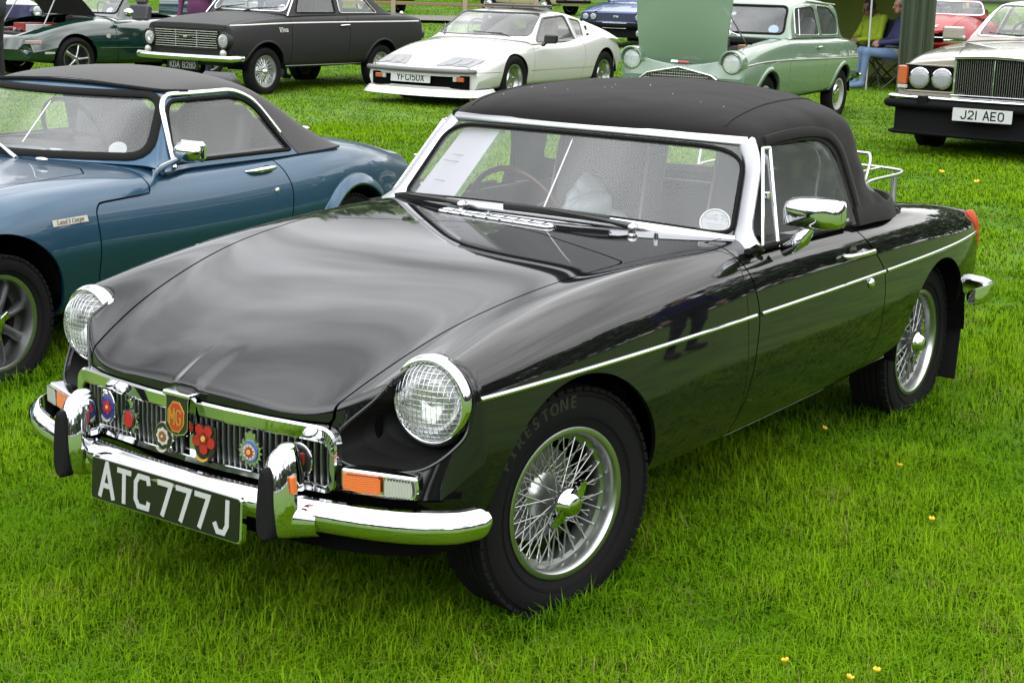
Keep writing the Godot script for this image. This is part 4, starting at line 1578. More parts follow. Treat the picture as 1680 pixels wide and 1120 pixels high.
		sweep(seams, curve(Array(welt), 4), PackedVector2Array([Vector2(-.002, -.016), Vector2(.005, -.014), Vector2(.007, 0), Vector2(.005, .014), Vector2(-.002, .016)]), Vector3(s, 0.2, 0))
	var bow := PackedVector3Array()
	for k in 41:
		var x := lerpf(-.56, .56, k / 40.0)
		var f := find(hood, "zx", Vector2(-1.735 + .07 * pow(absf(x) / .56, 2.0), absf(x)))
		bow.append(Vector3(x, f[0].y + .0005, f[0].z))
	tube(seams, bow, .004, 6)
	obj("seam", seams, cloth, car)
	# specks of dried blossom on the cloth
	var sp := mm()
	for k in 15:
		var x := rng.randf_range(-.45, .5)
		var f := find(hood, "zx", Vector2(rng.randf_range(-1.6, -1.1), absf(x)))
		ball(sp, Vector3(x, f[0].y, f[0].z), Vector3(1, .4, .8) * rng.randf_range(.0010, .0024), Basis(), 6)
	obj("specks", sp, std("speck_white", Color(.6, .6, .55), .8), car).set_meta("kind", "stuff")
	# flap at the foot of the top
	for s in [1, -1]:
		var fl := mm()
		var pts := [Vector3(.708, .852, -1.56), Vector3(.712, .852, -1.70), Vector3(.705, .846, -1.84), Vector3(.66, .850, -1.96), Vector3(.55, .858, -2.03), Vector3(.25, .868, -2.075), Vector3(0, .87, -2.085)]
		sweep(fl, curve(pts, 5), PackedVector2Array([Vector2(-.028, -.010), Vector2(.035, -.018), Vector2(.038, -.006), Vector2(-.02, .012)]), Vector3(0, 1, 0))
		obj("hood_flap", fl if s > 0 else mirrored(fl, false), cloth, car)
	# ---- door glass, quarterlight frame
	for s in [1, -1]:
		var dg := mm()
		var gp := [Vector3(.712, .838, -.985), Vector3(.712, .838, -1.545), Vector3(.652, 1.03, -1.50), Vector3(.632, 1.085, -1.465), Vector3(.622, 1.108, -1.41), Vector3(.612, 1.112, -1.10), Vector3(.612, 1.105, -1.085)]
		var nn := Vector3(1, .27, 0).normalized()
		var pg := PackedVector2Array()
		for q in gp:
			pg.append(Vector2(q.z, q.y))
		var tri := Geometry2D.triangulate_polygon(pg)
		for q in gp:
			dg.p.append(q)
			dg.n.append(nn)
		for q in tri:
			dg.i.append(q)
		obj("door_glass", dg if s > 0 else mirrored(dg, false), pane, car)
		var ql := mm()
		var q0 := Vector3(.708, .845, -.885)
		var q1 := Vector3(.708, .845, -.985)
		var q2 := Vector3(.610, 1.108, -1.088)
		var q3 := Vector3(.600, 1.108, -1.062)
		tube(ql, PackedVector3Array([q1 + Vector3(.004, -.01, 0), q2 + Vector3(.004, 0, 0)]), .006, 8)
		tube(ql, PackedVector3Array([q0 + Vector3(.004, -.01, 0), q3 + Vector3(.004, 0, 0)]), .006, 8)
		tube(ql, PackedVector3Array([q2 + Vector3(.004, 0, 0), q3 + Vector3(.004, 0, 0)]), .007, 8)
		box(ql, q0.lerp(q3, .52) + Vector3(.012, 0, -.012), Vector3(.016, .022, .018), Basis(), .004)
		obj("quarterlight_frame", ql if s > 0 else mirrored(ql, false), chrome, car)
		var qg := mm()
		quad(qg, q0, q1, q2, q3, nn)
		obj("quarterlight_glass", qg if s > 0 else mirrored(qg, false), pane, car)
		var wl := mm()
		var wp := []
		for k in 16:
			wp.append(Vector2(lerpf(-.80, -1.50, k / 15.0), .842))
		# rubber along the door top
		var path := PackedVector3Array()
		for q in wp:
			path.append(Vector3(.706, .846, q.x))
		sweep(wl, path, PackedVector2Array([Vector2(-.010, -.010), Vector2(.004, -.010), Vector2(.006, .010), Vector2(-.010, .010)]), Vector3.UP)
		obj("waist_rubber", wl if s > 0 else mirrored(wl, false), rubber, car)
	# ---- door mirror (near side)
	var mir := Node3D.new()
	mir.name = "door_mirror"
	car.add_child(mir)
	var arm := mm()
	tube(arm, PackedVector3Array([Vector3(.735, .828, -.975), Vector3(.775, .850, -.955), Vector3(.80, .875, -.955), Vector3(.815, .905, -.965)]), [.012, .014, .019, .013], 12, false, Vector2(1.0, 1.5))
	obj("mirror_arm", arm, chrome, mir)
	var mrows := []
	for q in [[.060, .55, .50], [.050, .88, .84], [.024, 1.0, 1.0], [-.012, 1.0, 1.0], [-.020, .97, .97]]:
		var r := []
		var shape := [Vector2(-.085, -.038), Vector2(-.045, -.046), Vector2(.045, -.046), Vector2(.088, -.036), Vector2(.090, 0), Vector2(.085, .040), Vector2(.04, .047), Vector2(-.04, .047), Vector2(-.088, .038), Vector2(-.092, 0)]
		for v in shape:
			r.append(Vector3(v.x * q[1], v.y * q[2], q[0] - (.020 if v.x < 0 else 0.0) * 0.0))
		r.append(r[0])
		mrows.append(r)
	mrows.push_front(mrows[0].map(func(v): return Vector3(v.x * .12, v.y * .12, .062)))
	var ms := skin(mrows, 4, 4, false, false)
	for k in ms.n.size():
		if ms.n[k].dot(ms.p[k] - Vector3(0, 0, -.02)) < 0:
			ms.n[k] = -ms.n[k]
	var mt := Transform3D(Basis(Vector3.UP, .10), Vector3(.822, .945, -.985))
	var mshell := mm()
	join(mshell, ms, mt)
	obj("mirror_shell", mshell, chrome, mir)
	var mg := mm()
	plate(mg, round_poly([Vector2(-.085, -.040), Vector2(.085, -.040), Vector2(.085, .040), Vector2(-.085, .040)], .015), .002, mt * Transform3D(Basis(Vector3.UP, PI), Vector3(0, 0, -.019)))
	obj("mirror_glass", mg, chrome, mir)
	# ---- wipers
	for w in [[.36, .05, 1.0], [-.28, -.57, 1.0]]:
		var wiper := Node3D.new()
		wiper.name = "wiper"
		car.add_child(wiper, true)
		var f: Vector3 = find(full, "zx", Vector2(-.735 if w[0] > 0 else -.745, absf(w[0])))[0]
		f.x = w[0]
		var piv := mm()
		rod(piv, f + Vector3(0, -.02, 0), f + Vector3(0, .012, -.004), .014, .012, 14)
		ball(piv, f + Vector3(0, .016, -.006), Vector3(.017, .013, .019), Basis(), 14)
		obj("pivot", piv, chrome, wiper)
		var tip: Vector3 = (W.call(w[1] / .63, .03) as Vector3) + nor * .020
		var arm2 := mm()
		var mid := f.lerp(tip, .35) + Vector3(0, .018, .015)
		tube(arm2, curve([f + Vector3(0, .018, -.005), mid, tip], 6), [.011, .011, .010, .009, .008, .0065, .006, .005, .0045, .004, .004, .004, .004], 8)
		obj("arm", arm2, std("wiper_black", Color(.01, .01, .01), .3), wiper)
		var bl := mm()
		var b0: Vector3 = (W.call((w[1] + .20) / .63, .02) as Vector3) + nor * .016
		var b1: Vector3 = (W.call((w[1] - .17) / .63, .02) as Vector3) + nor * .016
		if w[0] < 0:
			b1 = (W.call(-.99, .0) as Vector3) + nor * .016
		var bmid: Vector3 = (W.call((w[1] + .015) / .63, .02) as Vector3) + nor * .018
		sweep(bl, curve([b0, bmid, b1], 8), PackedVector2Array([Vector2(-.012, -.003), Vector2(.010, -.003), Vector2(.010, .004), Vector2(-.012, .004)]), Vector3.UP)
		obj("blade", bl, std("wiper_black", Color(.01, .01, .01), .3), wiper)
	for x in [.47, -.13]:
		var jet := mm()
		var jf: Vector3 = find(full, "zx", Vector2(-.69, absf(x)))[0]
		rod(jet, Vector3(x, jf.y - .004, jf.z), Vector3(x, jf.y + .018, jf.z), .009, .006, 12)
		obj("washer_jet", jet, chrome, car)
	# ---- scuttle air grille
	var ag := mm()
	var loop := PackedVector3Array()
	for q in round_poly([Vector2(-.31, -.665), Vector2(.135, -.632), Vector2(.135, -.675), Vector2(-.31, -.708)], .02, 5):
		var f: Vector3 = find(full, "zx", Vector2(q.y, absf(q.x)))[0]
		loop.append(Vector3(q.x, f.y + .003, q.y))
	tube(ag, loop, .006, 6, true)
	for k in 8:
		var x := lerpf(-.26, .10, k / 7.0)
		var f: Vector3 = find(full, "zx", Vector2(-.67, absf(x)))[0]
		box(ag, Vector3(x, f.y + .004, -.665 + .074 * (x + .09) * .5), Vector3(.010, .010, .050), Basis(Vector3.UP, .15), .002)
	obj("air_grille", ag, chrome, car)
	var agd := mm()
	var dpts := PackedVector3Array(loop)
	var ce := Vector3.ZERO
	for q in dpts:
		ce += q / dpts.size()
	for k in dpts.size():
		quad(agd, ce, ce, dpts[k] + Vector3(0, -.0012, 0), dpts[(k + 1) % dpts.size()] + Vector3(0, -.0012, 0), Vector3.UP)
	obj("air_grille_mesh", agd, std("vent_dark", Color(.06, .065, .06), .5), car)
	# ---- luggage rack on the boot
	var rk := mm()
	for s in [1, -1]:
		tube(rk, curve([Vector3(s * .36, .815, -2.40), Vector3(s * .37, .86, -2.44), Vector3(s * .37, .865, -2.75), Vector3(s * .30, .872, -2.82), Vector3(0, .875, -2.83)], 6), .0065, 8)
		tube(rk, curve([Vector3(s * .36, .84, -2.42), Vector3(s * .36, .95, -2.46), Vector3(s * .30, .965, -2.47), Vector3(0, .968, -2.47)], 6), .0065, 8)
		for z in [-2.43, -2.72]:
			rod(rk, Vector3(s * .36, .75, z), Vector3(s * .36, .865, z), .014)
	for k in range(-3, 4):
		rod(rk, Vector3(k * .085, .868, -2.46), Vector3(k * .085, .872, -2.83), .006)
	obj("luggage_rack", rk, std("satin_steel", Color.WHITE), car)
	# ---- cabin
	var trim := std("cabin_black", Color(.02, .02, .02), .7)
	var leather := std("seat_black", Color(.028, .028, .03), .5)
	var cab := mm()
	box(cab, Vector3(0, .56, -1.4), Vector3(1.25, .02, 1.15))
	box(cab, Vector3(0, .74, -1.98), Vector3(1.3, .24, .03))
	box(cab, Vector3(.66, .70, -1.4), Vector3(.04, .28, 1.2))
	box(cab, Vector3(-.66, .70, -1.4), Vector3(.04, .28, 1.2))
	obj("cabin_trim", cab, trim, car)
	var dash := mm()
	box(dash, Vector3(0, .80, -.93), Vector3(1.24, .13, .16), Basis(), .05)
	obj("dashboard", dash, trim, car)
	for x in [.33, -.33]:
		var seat := Node3D.new()
		seat.name = "seat"
		car.add_child(seat, true)
		var sb := mm()
		box(sb, Vector3(x, .82, -1.68), Vector3(.46, .50, .13), Basis(Vector3.RIGHT, -.22), .06)
		box(sb, Vector3(x, 1.09, -1.76), Vector3(.24, .14, .09), Basis(Vector3.RIGHT, -.15), .04)
		obj("seat_back", sb, leather, seat)
		var piping := mm()
		var pp := PackedVector3Array()
		for q in round_poly([Vector2(-.20, -.2), Vector2(.20, -.2), Vector2(.19, .24), Vector2(-.19, .24)], .09, 6):
			pp.append(Basis(Vector3.RIGHT, -.22) * Vector3(q.x, q.y, .066) + Vector3(x, .82, -1.68))
		tube(piping, pp, .005, 6, true)
		obj("piping", piping, std("piping_white", Color(.32, .32, .31), .6), seat)
		var cu := mm()
		box(cu, Vector3(x, .63, -1.42), Vector3(.46, .12, .46), Basis(), .05)
		obj("cushion", cu, leather, seat)
	var st := mm()
	var sp2 := PackedVector3Array()
	var sbs := Basis(Vector3.RIGHT, -1.22)
	for k in 36:
		sp2.append(sbs * Vector3(cos(TAU * k / 36) * .19, 0, sin(TAU * k / 36) * .19) + Vector3(-.34, .785, -1.14))
	tube(st, sp2, .011, 8, true)
	for k in 3:
		rod(st, Vector3(-.34, .78, -1.13), sbs * Vector3(cos(TAU * k / 3 + .5) * .18, 0, sin(TAU * k / 3 + .5) * .18) + Vector3(-.34, .785, -1.14), .012)
	rod(st, Vector3(-.34, .78, -1.13), Vector3(-.34, .74, -.95), .018)
	obj("steering_wheel", st, std("wheel_brown", Color(.05, .025, .012), .35), car)
	# a clear bag left on the near seat
	var bag := thing("clear_bag", "crumpled pale plastic bag on the front seat of the black roadster", "bag")
	var bgm := mm()
	for k in 7:
		ball(bgm, Vector3(-.29 + .04 * sin(k * 2.1), .70 + .022 * k, -1.50 + .03 * cos(k * 1.7)), Vector3(.15 - .013 * k, .06, .09), Basis(Vector3(1, .4, .2).normalized(), k * .8), 9)
	obj("bag_film", bgm, std("bag_film", Color(.40, .46, .48), .3), bag)

func text_mesh(s: String, h: float, bold := true, serif := false) -> Dictionary:     # centred, capital height about h, facing +z
	var tx := TextMesh.new()
	tx.text = s
	var f := SystemFont.new()
	f.font_names = PackedStringArray(["Droid Serif" if serif else "Droid Sans"])
	f.font_weight = 700 if bold else 400
	tx.font = f
	tx.font_size = 32
	tx.pixel_size = h / 23.0
	tx.depth = h * .08
	var a := tx.surface_get_arrays(0)
	var m := mm()
	m.p = a[Mesh.ARRAY_VERTEX]
	m.n = a[Mesh.ARRAY_NORMAL]
	m.i = a[Mesh.ARRAY_INDEX] if a[Mesh.ARRAY_INDEX] != null else PackedInt32Array(range(m.p.size()))
	return m

# ---------------------------------------------------------------- the other cars: one builder, a table of curves for each
func auto_K(s: Dictionary) -> Dictionary:
	var K := {}
	var zs := []
	var n: int = s.get("n", 12)
	for k in n:
		zs.append(lerpf(s.zr + .45, s.zf - .40, float(k) / (n - 1)))
	K.z = zs
	var cr: float = s.get("crown", .07)
	var samples := []
	for k in 15:
		samples.append(lerpf(s.zr, s.zf, k / 14.0))
	for nm in ["yc", "xb", "yb", "xk", "yk", "xs", "ys", "xt", "yt", "xl", "yl", "x6", "y6", "xm", "ym"]:
		K[nm] = []
	for z in samples:
		var hw := key(s.hw, z)
		var yk := key(s.yk, z)
		var yc := key(s.yc, z)
		var ym := key(s.ym, z)
		var bl: float = s.get("belly", .45)
		var h := yk - ym
		var v := {"yc": yc, "xb": hw * .62, "yb": lerpf(yc, yk, s.get("flat", .45)), "xk": hw - cr, "yk": yk, "xs": hw - cr * .22, "ys": yk - cr * s.get("drop", .5), "xt": hw, "yt": yk - cr * 1.7,
			"xl": hw + s.get("bulge", .012), "yl": ym + h * bl, "x6": hw - s.get("tuck", .03), "y6": ym + h * .16, "xm": hw - .075, "ym": ym}
		for nm in v:
			K[nm].append([z, v[nm]])
	var xs := [0.0, .31, .62, .90, .98, 1.0, 1.0, .97, .90, 0.0]
	var fr := []
	var rr := []
	var ff := []
	var rf := []
	var hf := key(s.hw, s.zf)
	var hr := key(s.hw, s.zr)
	for k in 10:
		var f: float = pow(xs[k], 2.6)
		fr.append(s.zf - s.get("fs", .12) * f)
		rr.append(s.zr + s.get("rs", .10) * f)
		var ymf: float = s.get("fmid", .5)
		var ymr: float = s.get("rmid", .6)
		ff.append(Vector3(hf * xs[k] * .96, ymf, s.zf + s.get("fb", .02) - s.get("fs", .12) * f))
		rf.append(Vector3(hr * xs[k] * .96, ymr, s.zr - s.get("rb", .02) + s.get("rs", .10) * f))
	K.front = fr
	K.rear = rr
	K.front_face = ff
	K.rear_face = rf
	for nm in ["cf", "cr", "ff", "fr"]:
		if s.has("k_" + nm):
			K[nm] = s["k_" + nm]
	return K

func v2s(a: Array) -> Array:
	var o := []
	for k in range(0, a.size(), 2):
		o.append(Vector2(a[k], a[k + 1]))
	return o

func follow(sk: Dictionary, ax: String, poly: PackedVector2Array, hint: Vector3, lift: float) -> Array:    # [points, normals] of an outline laid on a skin
	var P := PackedVector3Array()
	var N := PackedVector3Array()
	for k in poly.size():
		var q := poly[(k + 1) % poly.size()]
		var st := maxi(1, int(poly[k].distance_to(q) / .09))
		for j in st:
			var f := find(sk, ax, poly[k].lerp(q, float(j) / st), hint)
			P.append(f[0] + f[1] * lift)
			N.append(f[1])
	return [P, N]

func ring_strip(m: Dictionary, fo: Array, w: float, h: float) -> void:
	var P: PackedVector3Array = fo[0]
	var N: PackedVector3Array = fo[1]
	P.append(P[0])
	N.append(N[0])
	sweep(m, P, PackedVector2Array([Vector2(-h, -w), Vector2(h * .6, -w), Vector2(h, 0), Vector2(h * .6, w), Vector2(-h, w)]), N, true, [], false)

func classic_car(s: Dictionary) -> Dictionary:
	var paint: Material = s.paint
	var dark := std("dark_cavity", Color.BLACK)
	var car := thing(s.name, s.label, "car", on_ground(s.pose[0], s.pose[1], s.pose[2]), s.get("group", ""))
	var q: int = s.get("q", 5)
	var sk := skin(body_net(auto_K(s)), q, q)
	for a in s.arches:
		sk = clip(sk, dwhere(sk, arch(a[0], a[1], a[2], .42)), -1.0)
	var full := sk
	if s.has("cabin"):
		var c: Array = s.cabin
		sk = split(sk, "zx", round_poly([Vector2(c[0], -1), Vector2(c[0], c[2]), Vector2(c[1], c[2]), Vector2(c[1], -1)], .04), 0.0, func(p: Vector3, _n: Vector3) -> float: return p.y - s.cabin[3])[1]
	var out := {"car": car, "skin": full}
	for h in s.get("holes", []):        # openings in the front face
		sk = split(sk, "xy", PackedVector2Array(v2s(h)), 0.0, func(p: Vector3, _n: Vector3) -> float: return p.z - s.zf + .45)[1]
	if s.has("bonnet"):
		var bp := split(sk, "zx", PackedVector2Array(v2s(s.bonnet)), .007, func(p: Vector3, _n: Vector3) -> float: return p.y - s.get("bonnet_y", .5))
		out.bonnet = lipped(mirrored(bp[0]), .014)
		if not s.get("bonnet_open", false):
			obj("bonnet", out.bonnet, paint, car)
		sk = bp[1]
	for d in s.get("doors", []):
		var dp := split(sk, "zy", round_poly(v2s(d), s.get("door_r", .03)), .008, func(p: Vector3, _n: Vector3) -> float: return p.x - .5)
		var dl := lipped(dp[0], .014)
		obj("door", dl, paint, car)
		obj("door", mirrored(dl, false), paint, car)
		sk = dp[1]
	obj("body", lipped(mirrored(sk), .012), paint, car)
	var inner := mm()
	for a in s.arches:
		well(inner, a[0], a[1], a[2] + .003, .40, a[3])
	inner = mirrored(inner)
	box(inner, Vector3(0, key(s.ym, -1.0) + .06, (s.zf + s.zr) / 2), Vector3(1.1, .02, s.zf - s.zr - .8))
	obj("wheel_housing", inner, dark, car)
	# glasshouse
	if s.has("gh"):
		var rows := []
		for g in s.gh:
			var c := Vector3(0, g[0], g[1])
			var e := Vector3(g[2], g[3], g[4])
			var w := Vector3(g[5], minf(g[6], g[3] - .01), e.z)
			rows.append([c, c.lerp(e, .36) + Vector3(0, (g[0] - g[3]) * .25, (g[1] - g[4]) * .18), c.lerp(e, .74) + Vector3(0, (g[0] - g[3]) * .28, (g[1] - g[4]) * .18), c.lerp(e, .95) + Vector3(0, (g[0] - g[3]) * .10, 0), e.lerp(w, .10), e.lerp(w, .4), e.lerp(w, .72), w])
		rows.reverse()
		var gh := skin(rows, q + 1, q, true, false)
		out.gh = gh
		var win := mm()
		var seals := mm()
		var rest := gh
		var pane: Material = s.get("glass", glass("window_glass", Color(.9, .95, .93, .06)))
		var sealmat: Material = s.get("seal", std("rubber", Color.BLACK))
		if s.has("screen"):
			var po := round_poly(v2s(s.screen), s.get("screen_r", .09))
			var r := split(rest, "xy", po, 0.0, func(p: Vector3, n: Vector3) -> float: return n.z - .12)
			rest = r[1]
			obj("windscreen", shifted(mirrored(r[0]), -.006), pane, car)
			var sm := mm()
			ring_strip(sm, follow_sym(gh, po), s.get("seal_w", .016), .008)
			obj("windscreen_seal", sm, sealmat, car)
		for w in s.get("sides", []):
			var po := round_poly(v2s(w[0]), w[1])
			var r := split(rest, "zy", po, 0.0, func(p: Vector3, n: Vector3) -> float: return n.x - .25)
			rest = r[1]
			for sd in [1, -1]:
				var g := shifted(r[0], -.008)
				obj("side_window", g if sd > 0 else mirrored(g, false), pane, car)
				var sm := mm()
				ring_strip(sm, follow(gh, "zy", po, Vector3.ONE, .001), w[2], .007)
				obj("window_frame", sm if sd > 0 else mirrored(sm, false), w[3], car)
		if s.has("back"):
			var po := round_poly(v2s(s.back), .07)
			var r := split(rest, "xy", po, 0.0, func(p: Vector3, n: Vector3) -> float: return -n.z - .12)
			rest = r[1]
			obj("rear_window", shifted(mirrored(r[0]), -.006), pane, car)
		if s.has("roof_split"):
			var r := split(rest, "zy", PackedVector2Array(v2s(s.roof_split)), .006)
			obj("top", lipped(mirrored(r[0]), .012), s.roof, car)
			rest = r[1]
		obj("roof" if not s.has("roof_split") else "screen_surround", lipped(mirrored(rest), .014), s.get("gh_paint", paint), car)
		# cabin
		var cm := mm()
		var zc: float = (s.cabin[0] + s.cabin[1]) / 2
		var yb: float = s.cabin[4]
		box(cm, Vector3(0, yb - .38, zc), Vector3(s.cabin[2] * 1.9, .02, absf(s.cabin[0] - s.cabin[1]) + .2))
		box(cm, Vector3(0, yb - .04, s.cabin[0] - .22), Vector3(s.cabin[2] * 1.85, .12, .3), Basis(), .04)
		for sd in [1, -1]:
			box(cm, Vector3(sd * (s.cabin[2] - .03), yb - .16, zc), Vector3(.03, .36, absf(s.cabin[0] - s.cabin[1])))
		obj("cabin_trim", cm, std("cabin_black", Color(.02, .02, .02), .7), car)
		for x in [.33, -.33]:
			var sb := mm()
			var sz: float = s.get("seat_z", zc - .1)
			box(sb, Vector3(x, yb - .06, sz), Vector3(.46, .56, .13), Basis(Vector3.RIGHT, -.2), .055)
			box(sb, Vector3(x, yb - .28, sz + .27), Vector3(.46, .13, .46), Basis(), .05)
			if s.get("headrests", true):
				box(sb, Vector3(x, yb + .28, sz - .07), Vector3(.25, .17, .09), Basis(Vector3.RIGHT, -.15), .04)
			obj("seat", sb, s.get("seat_mat", std("seat_black", Color(.028, .028, .03), .5)), car)
		var st := mm()
		var wp := PackedVector3Array()
		for k in 28:
			wp.append(Basis(Vector3.RIGHT, -1.15) * Vector3(cos(TAU * k / 28) * .19, 0, sin(TAU * k / 28) * .19) + Vector3(-.34, yb + .04, s.cabin[0] - .52))
		tube(st, wp, .011, 6, true)
		rod(st, wp[0], wp[14], .010)
		obj("steering_wheel", st, std("cabin_black", Color.BLACK), car)
	# wheels
	var wk: Array = s.wheel
	var w0 := plain_wheel(wk[0], wk[1], wk[2], wk[3])
	var first := true
	for a in s.arches:
		for sd in [1, -1]:
			var w: Node3D = w0 if first else w0.duplicate()
			first = false
			w.name = "wheel"
			w.transform = Transform3D(Basis(Vector3.UP, 0 if sd > 0 else PI) * Basis(Vector3.RIGHT, a[0] + sd), Vector3(wk[4] * sd, wk[1] - .012, a[0]))
			car.add_child(w, true)
	return out

func follow_sym(gh: Dictionary, po: PackedVector2Array) -> Array:       # outline across both halves of the screen
	var P := PackedVector3Array()
	var N := PackedVector3Array()
	for k in po.size():
		var q := po[(k + 1) % po.size()]
		var st := maxi(1, int(po[k].distance_to(q) / .07))
		for j in st:
			var p: Vector2 = po[k].lerp(q, float(j) / st)
			var f := find(gh, "xy", Vector2(absf(p.x), p.y))
			var sg := -1.0 if p.x < 0 else 1.0
			P.append(Vector3(f[0].x * sg, f[0].y, f[0].z) + Vector3(f[1].x * sg, f[1].y, f[1].z) * .001)
			N.append(Vector3(f[1].x * sg, f[1].y, f[1].z))
	return [P, N]

func plain_wheel(style: String, r: float, rim: float, w: float) -> Node3D:
	var chrome := std("chrome", Color.WHITE)
	var dull := std("satin_steel", Color.WHITE)
	var grey := std("wheel_grey", Color(.05, .052, .055), .4, .3)
	var n := Node3D.new()
	n.name = "wheel"
	var near := style == "minilite"
	obj("tyre", tyre_mesh(r, rim, w, 56) if near else tyre_lite(r, rim, w), std("rubber", Color.BLACK), n)
	var h := w / 2
	var rm := mm()
	lathe(rm, [[rim + .006, h * .70], [rim + .007, h * .78], [rim + .002, h * .80], [rim - .012, h * .74], [rim - .02, h * .45], [rim - .028, h * .1], [rim - .03, -h * .5], [rim, -h * .8]], Transform3D(), 48, TAU, .7)
	obj("rim", rm, dull if style != "steel" else std("wheel_cream", Color(.3, .31, .28), .4), n)
	var c := mm()
	var mat: Material = dull
	match style:
		"minilite":
			mat = grey
			for k in 8:
				var b := Basis(Vector3.RIGHT, TAU * k / 8)
				tube(c, PackedVector3Array([b * Vector3(h * .25, .03, 0), b * Vector3(h * .35, rim * .5, 0), b * Vector3(h * .15, rim - .02, 0)]), [.026, .019, .026], 10, false, Vector2(1, .8))
			lathe(c, [[rim - .02, h * .0], [rim - .05, h * .05], [rim - .05, -h * .3]], Transform3D(), 40)
			lathe(c, [[.055, -.01], [.055, h * .4], [.03, h * .5], [0, h * .52]], Transform3D(), 24)
			var kc := mm()
			for k in 3:
				box(kc, Basis(Vector3.RIGHT, TAU * k / 3) * Vector3(h * .62, .035, 0), Vector3(.02, .06, .03), Basis(Vector3.RIGHT, TAU * k / 3), .006)
			lathe(kc, [[.036, h * .45], [.034, h * .66], [.02, h * .72], [0, h * .73]], Transform3D(), 24)
			obj("hub_nut", kc, chrome, n)
		"viva":
			mat = chrome
			for k in 40:
				var b := Basis(Vector3.RIGHT, TAU * k / 40)
				box(c, b * Vector3(h * (.10 if k % 2 else .3), rim * .58, 0), Vector3(.006, rim * .72, .007), b * Basis(Vector3.BACK, -.25 if k % 2 else .25), .002)
			lathe(c, [[rim - .03, -h * .2], [.04, -h * .3]], Transform3D(), 32)
			lathe(c, [[.055, -.02], [.052, h * .4], [.04, h * .8], [.025, h * 1.0], [0, h * 1.05]], Transform3D(), 24)
		"alpine":
			lathe(c, [[rim - .022, h * .3], [rim * .72, -h * .05], [rim * .5, h * .05], [rim * .42, h * .32], [rim * .2, h * .36], [0, h * .36]], Transform3D(), 40)
			for k in 3:
				lathe(c, [[.02, h * .3], [.018, h * .5], [0, h * .5]], Transform3D(Basis(), Basis(Vector3.RIGHT, TAU * k / 3) * Vector3(0, rim * .3, 0)), 12)
		"steel":
			mat = std("wheel_cream", Color(.3, .31, .28), .4)
			lathe(c, [[rim - .022, h * .35], [rim * .86, h * .12], [rim * .66, h * .30], [0, h * .30]], Transform3D(), 40)
			var hc := mm()
			lathe(hc, [[rim * .66, h * .30], [rim * .64, h * .45], [rim * .48, h * .62], [rim * .25, h * .70], [0, h * .72]], Transform3D(), 40)
			obj("hub_cap", hc, chrome, n)
		_:
			for k in 5:
				var b := Basis(Vector3.RIGHT, TAU * k / 5)
				tube(c, PackedVector3Array([b * Vector3(h * .45, .02, 0), b * Vector3(h * .5, rim * .55, 0), b * Vector3(h * .4, rim - .01, 0)]), [.034, .026, .032], 8, false, Vector2(1, .6))
			lathe(c, [[.05, 0], [.05, h * .5], [0, h * .55]], Transform3D(), 24)
	obj("wheel_centre", c, mat, n)
	var bk := mm()
	lathe(bk, [[rim - .03, -h * .4], [0, -h * .4]], Transform3D(), 32)
	obj("brake_disc", bk, std("drum_dark", Color(.03, .03, .03), .6, .5), n)
	return n

func tyre_lite(r: float, rim: float, w: float) -> Dictionary:
	var m := mm()
	var h := w / 2
	lathe(m, [[rim, -h * .75], [rim + (r - rim) * .5, -h], [r - .012, -h * .85], [r, -h * .65], [r, -h * .2], [r - .006, -h * .15], [r - .006, h * .0], [r, h * .05], [r, h * .65], [r - .012, h * .85], [rim + (r - rim) * .5, h], [rim + (r - rim) * .12, h * .85], [rim, h * .75]], Transform3D(), 48, TAU, .75)
	return m

func round_lamp(car: Node3D, at: Vector3, r: float, yaw: float, rim_mat: Material, proud := .012, called := "headlamp") -> Node3D:
	var lamp := Node3D.new()
	lamp.name = called
	lamp.transform = Transform3D(Basis(Vector3.UP, yaw) * Basis(Vector3.UP, -PI / 2), at)
	car.add_child(lamp, true)
	var m := mm()
	lathe(m, [[r * 1.13, -.06], [r * 1.15, -.01], [r * 1.10, proud], [r * 1.0, proud + .002], [r * .98, 0]], Transform3D(), 36, TAU, .6)
	obj("lamp_rim", m, rim_mat, lamp)
	var b := mm()
	lathe(b, [[r, .0], [r * .9, -r * .3], [r * .6, -r * .6], [0, -r * .72]], Transform3D(), 28)
	lathe(b, [[r * .22, -r * .1], [r * .2, -r * .3], [0, -r * .5]], Transform3D(), 14)
	obj("bowl", b, std("reflector", Color.WHITE), lamp)
	var l := mm()
	lathe(l, dome(r, .002, r * .32, 7), Transform3D(), 32)
	obj("lens", l, std("lens_frost", Color(.93, .97, .97, .22), .08, 0.0, {"transparency": BaseMaterial3D.TRANSPARENCY_ALPHA, "cull_mode": BaseMaterial3D.CULL_DISABLED}), lamp)
	return lamp

func plate_on(car: Node3D, t: Transform3D, text: String, w: float, h: float, face: Material, ink: Material, gaps := {}, cw := 0.0) -> void:
	var p := Node3D.new()
	p.name = "number_plate"
	car.add_child(p)
	var m := mm()
	plate(m, round_poly([Vector2(-w / 2, -h / 2), Vector2(w / 2, -h / 2), Vector2(w / 2, h / 2), Vector2(-w / 2, h / 2)], .008), .010, t)
	obj("plate_face", m, face, p)
	var l := mm()
	letters(l, text, h * .70, h * .42 if cw == 0.0 else cw, h * .115, h * .105, t.translated_local(Vector3(0, 0, .0012)), .001, gaps)
	obj("plate_letters", l, ink, p)

func bar(car: Node3D, pts: Array, h: float, d: float, mat: Material, called := "bumper", steps := 6) -> void:
	var m := mm()
	sweep(m, curve(pts, steps), bumper_prof(d, h), Vector3.UP)
	obj(called, m, mat, car)

func rod_part(car: Node3D, called: String, a: Vector3, b: Vector3, r: float, mat: Material) -> void:
	var m := mm()
	rod(m, a, b, r)
	obj(called, m, mat, car)

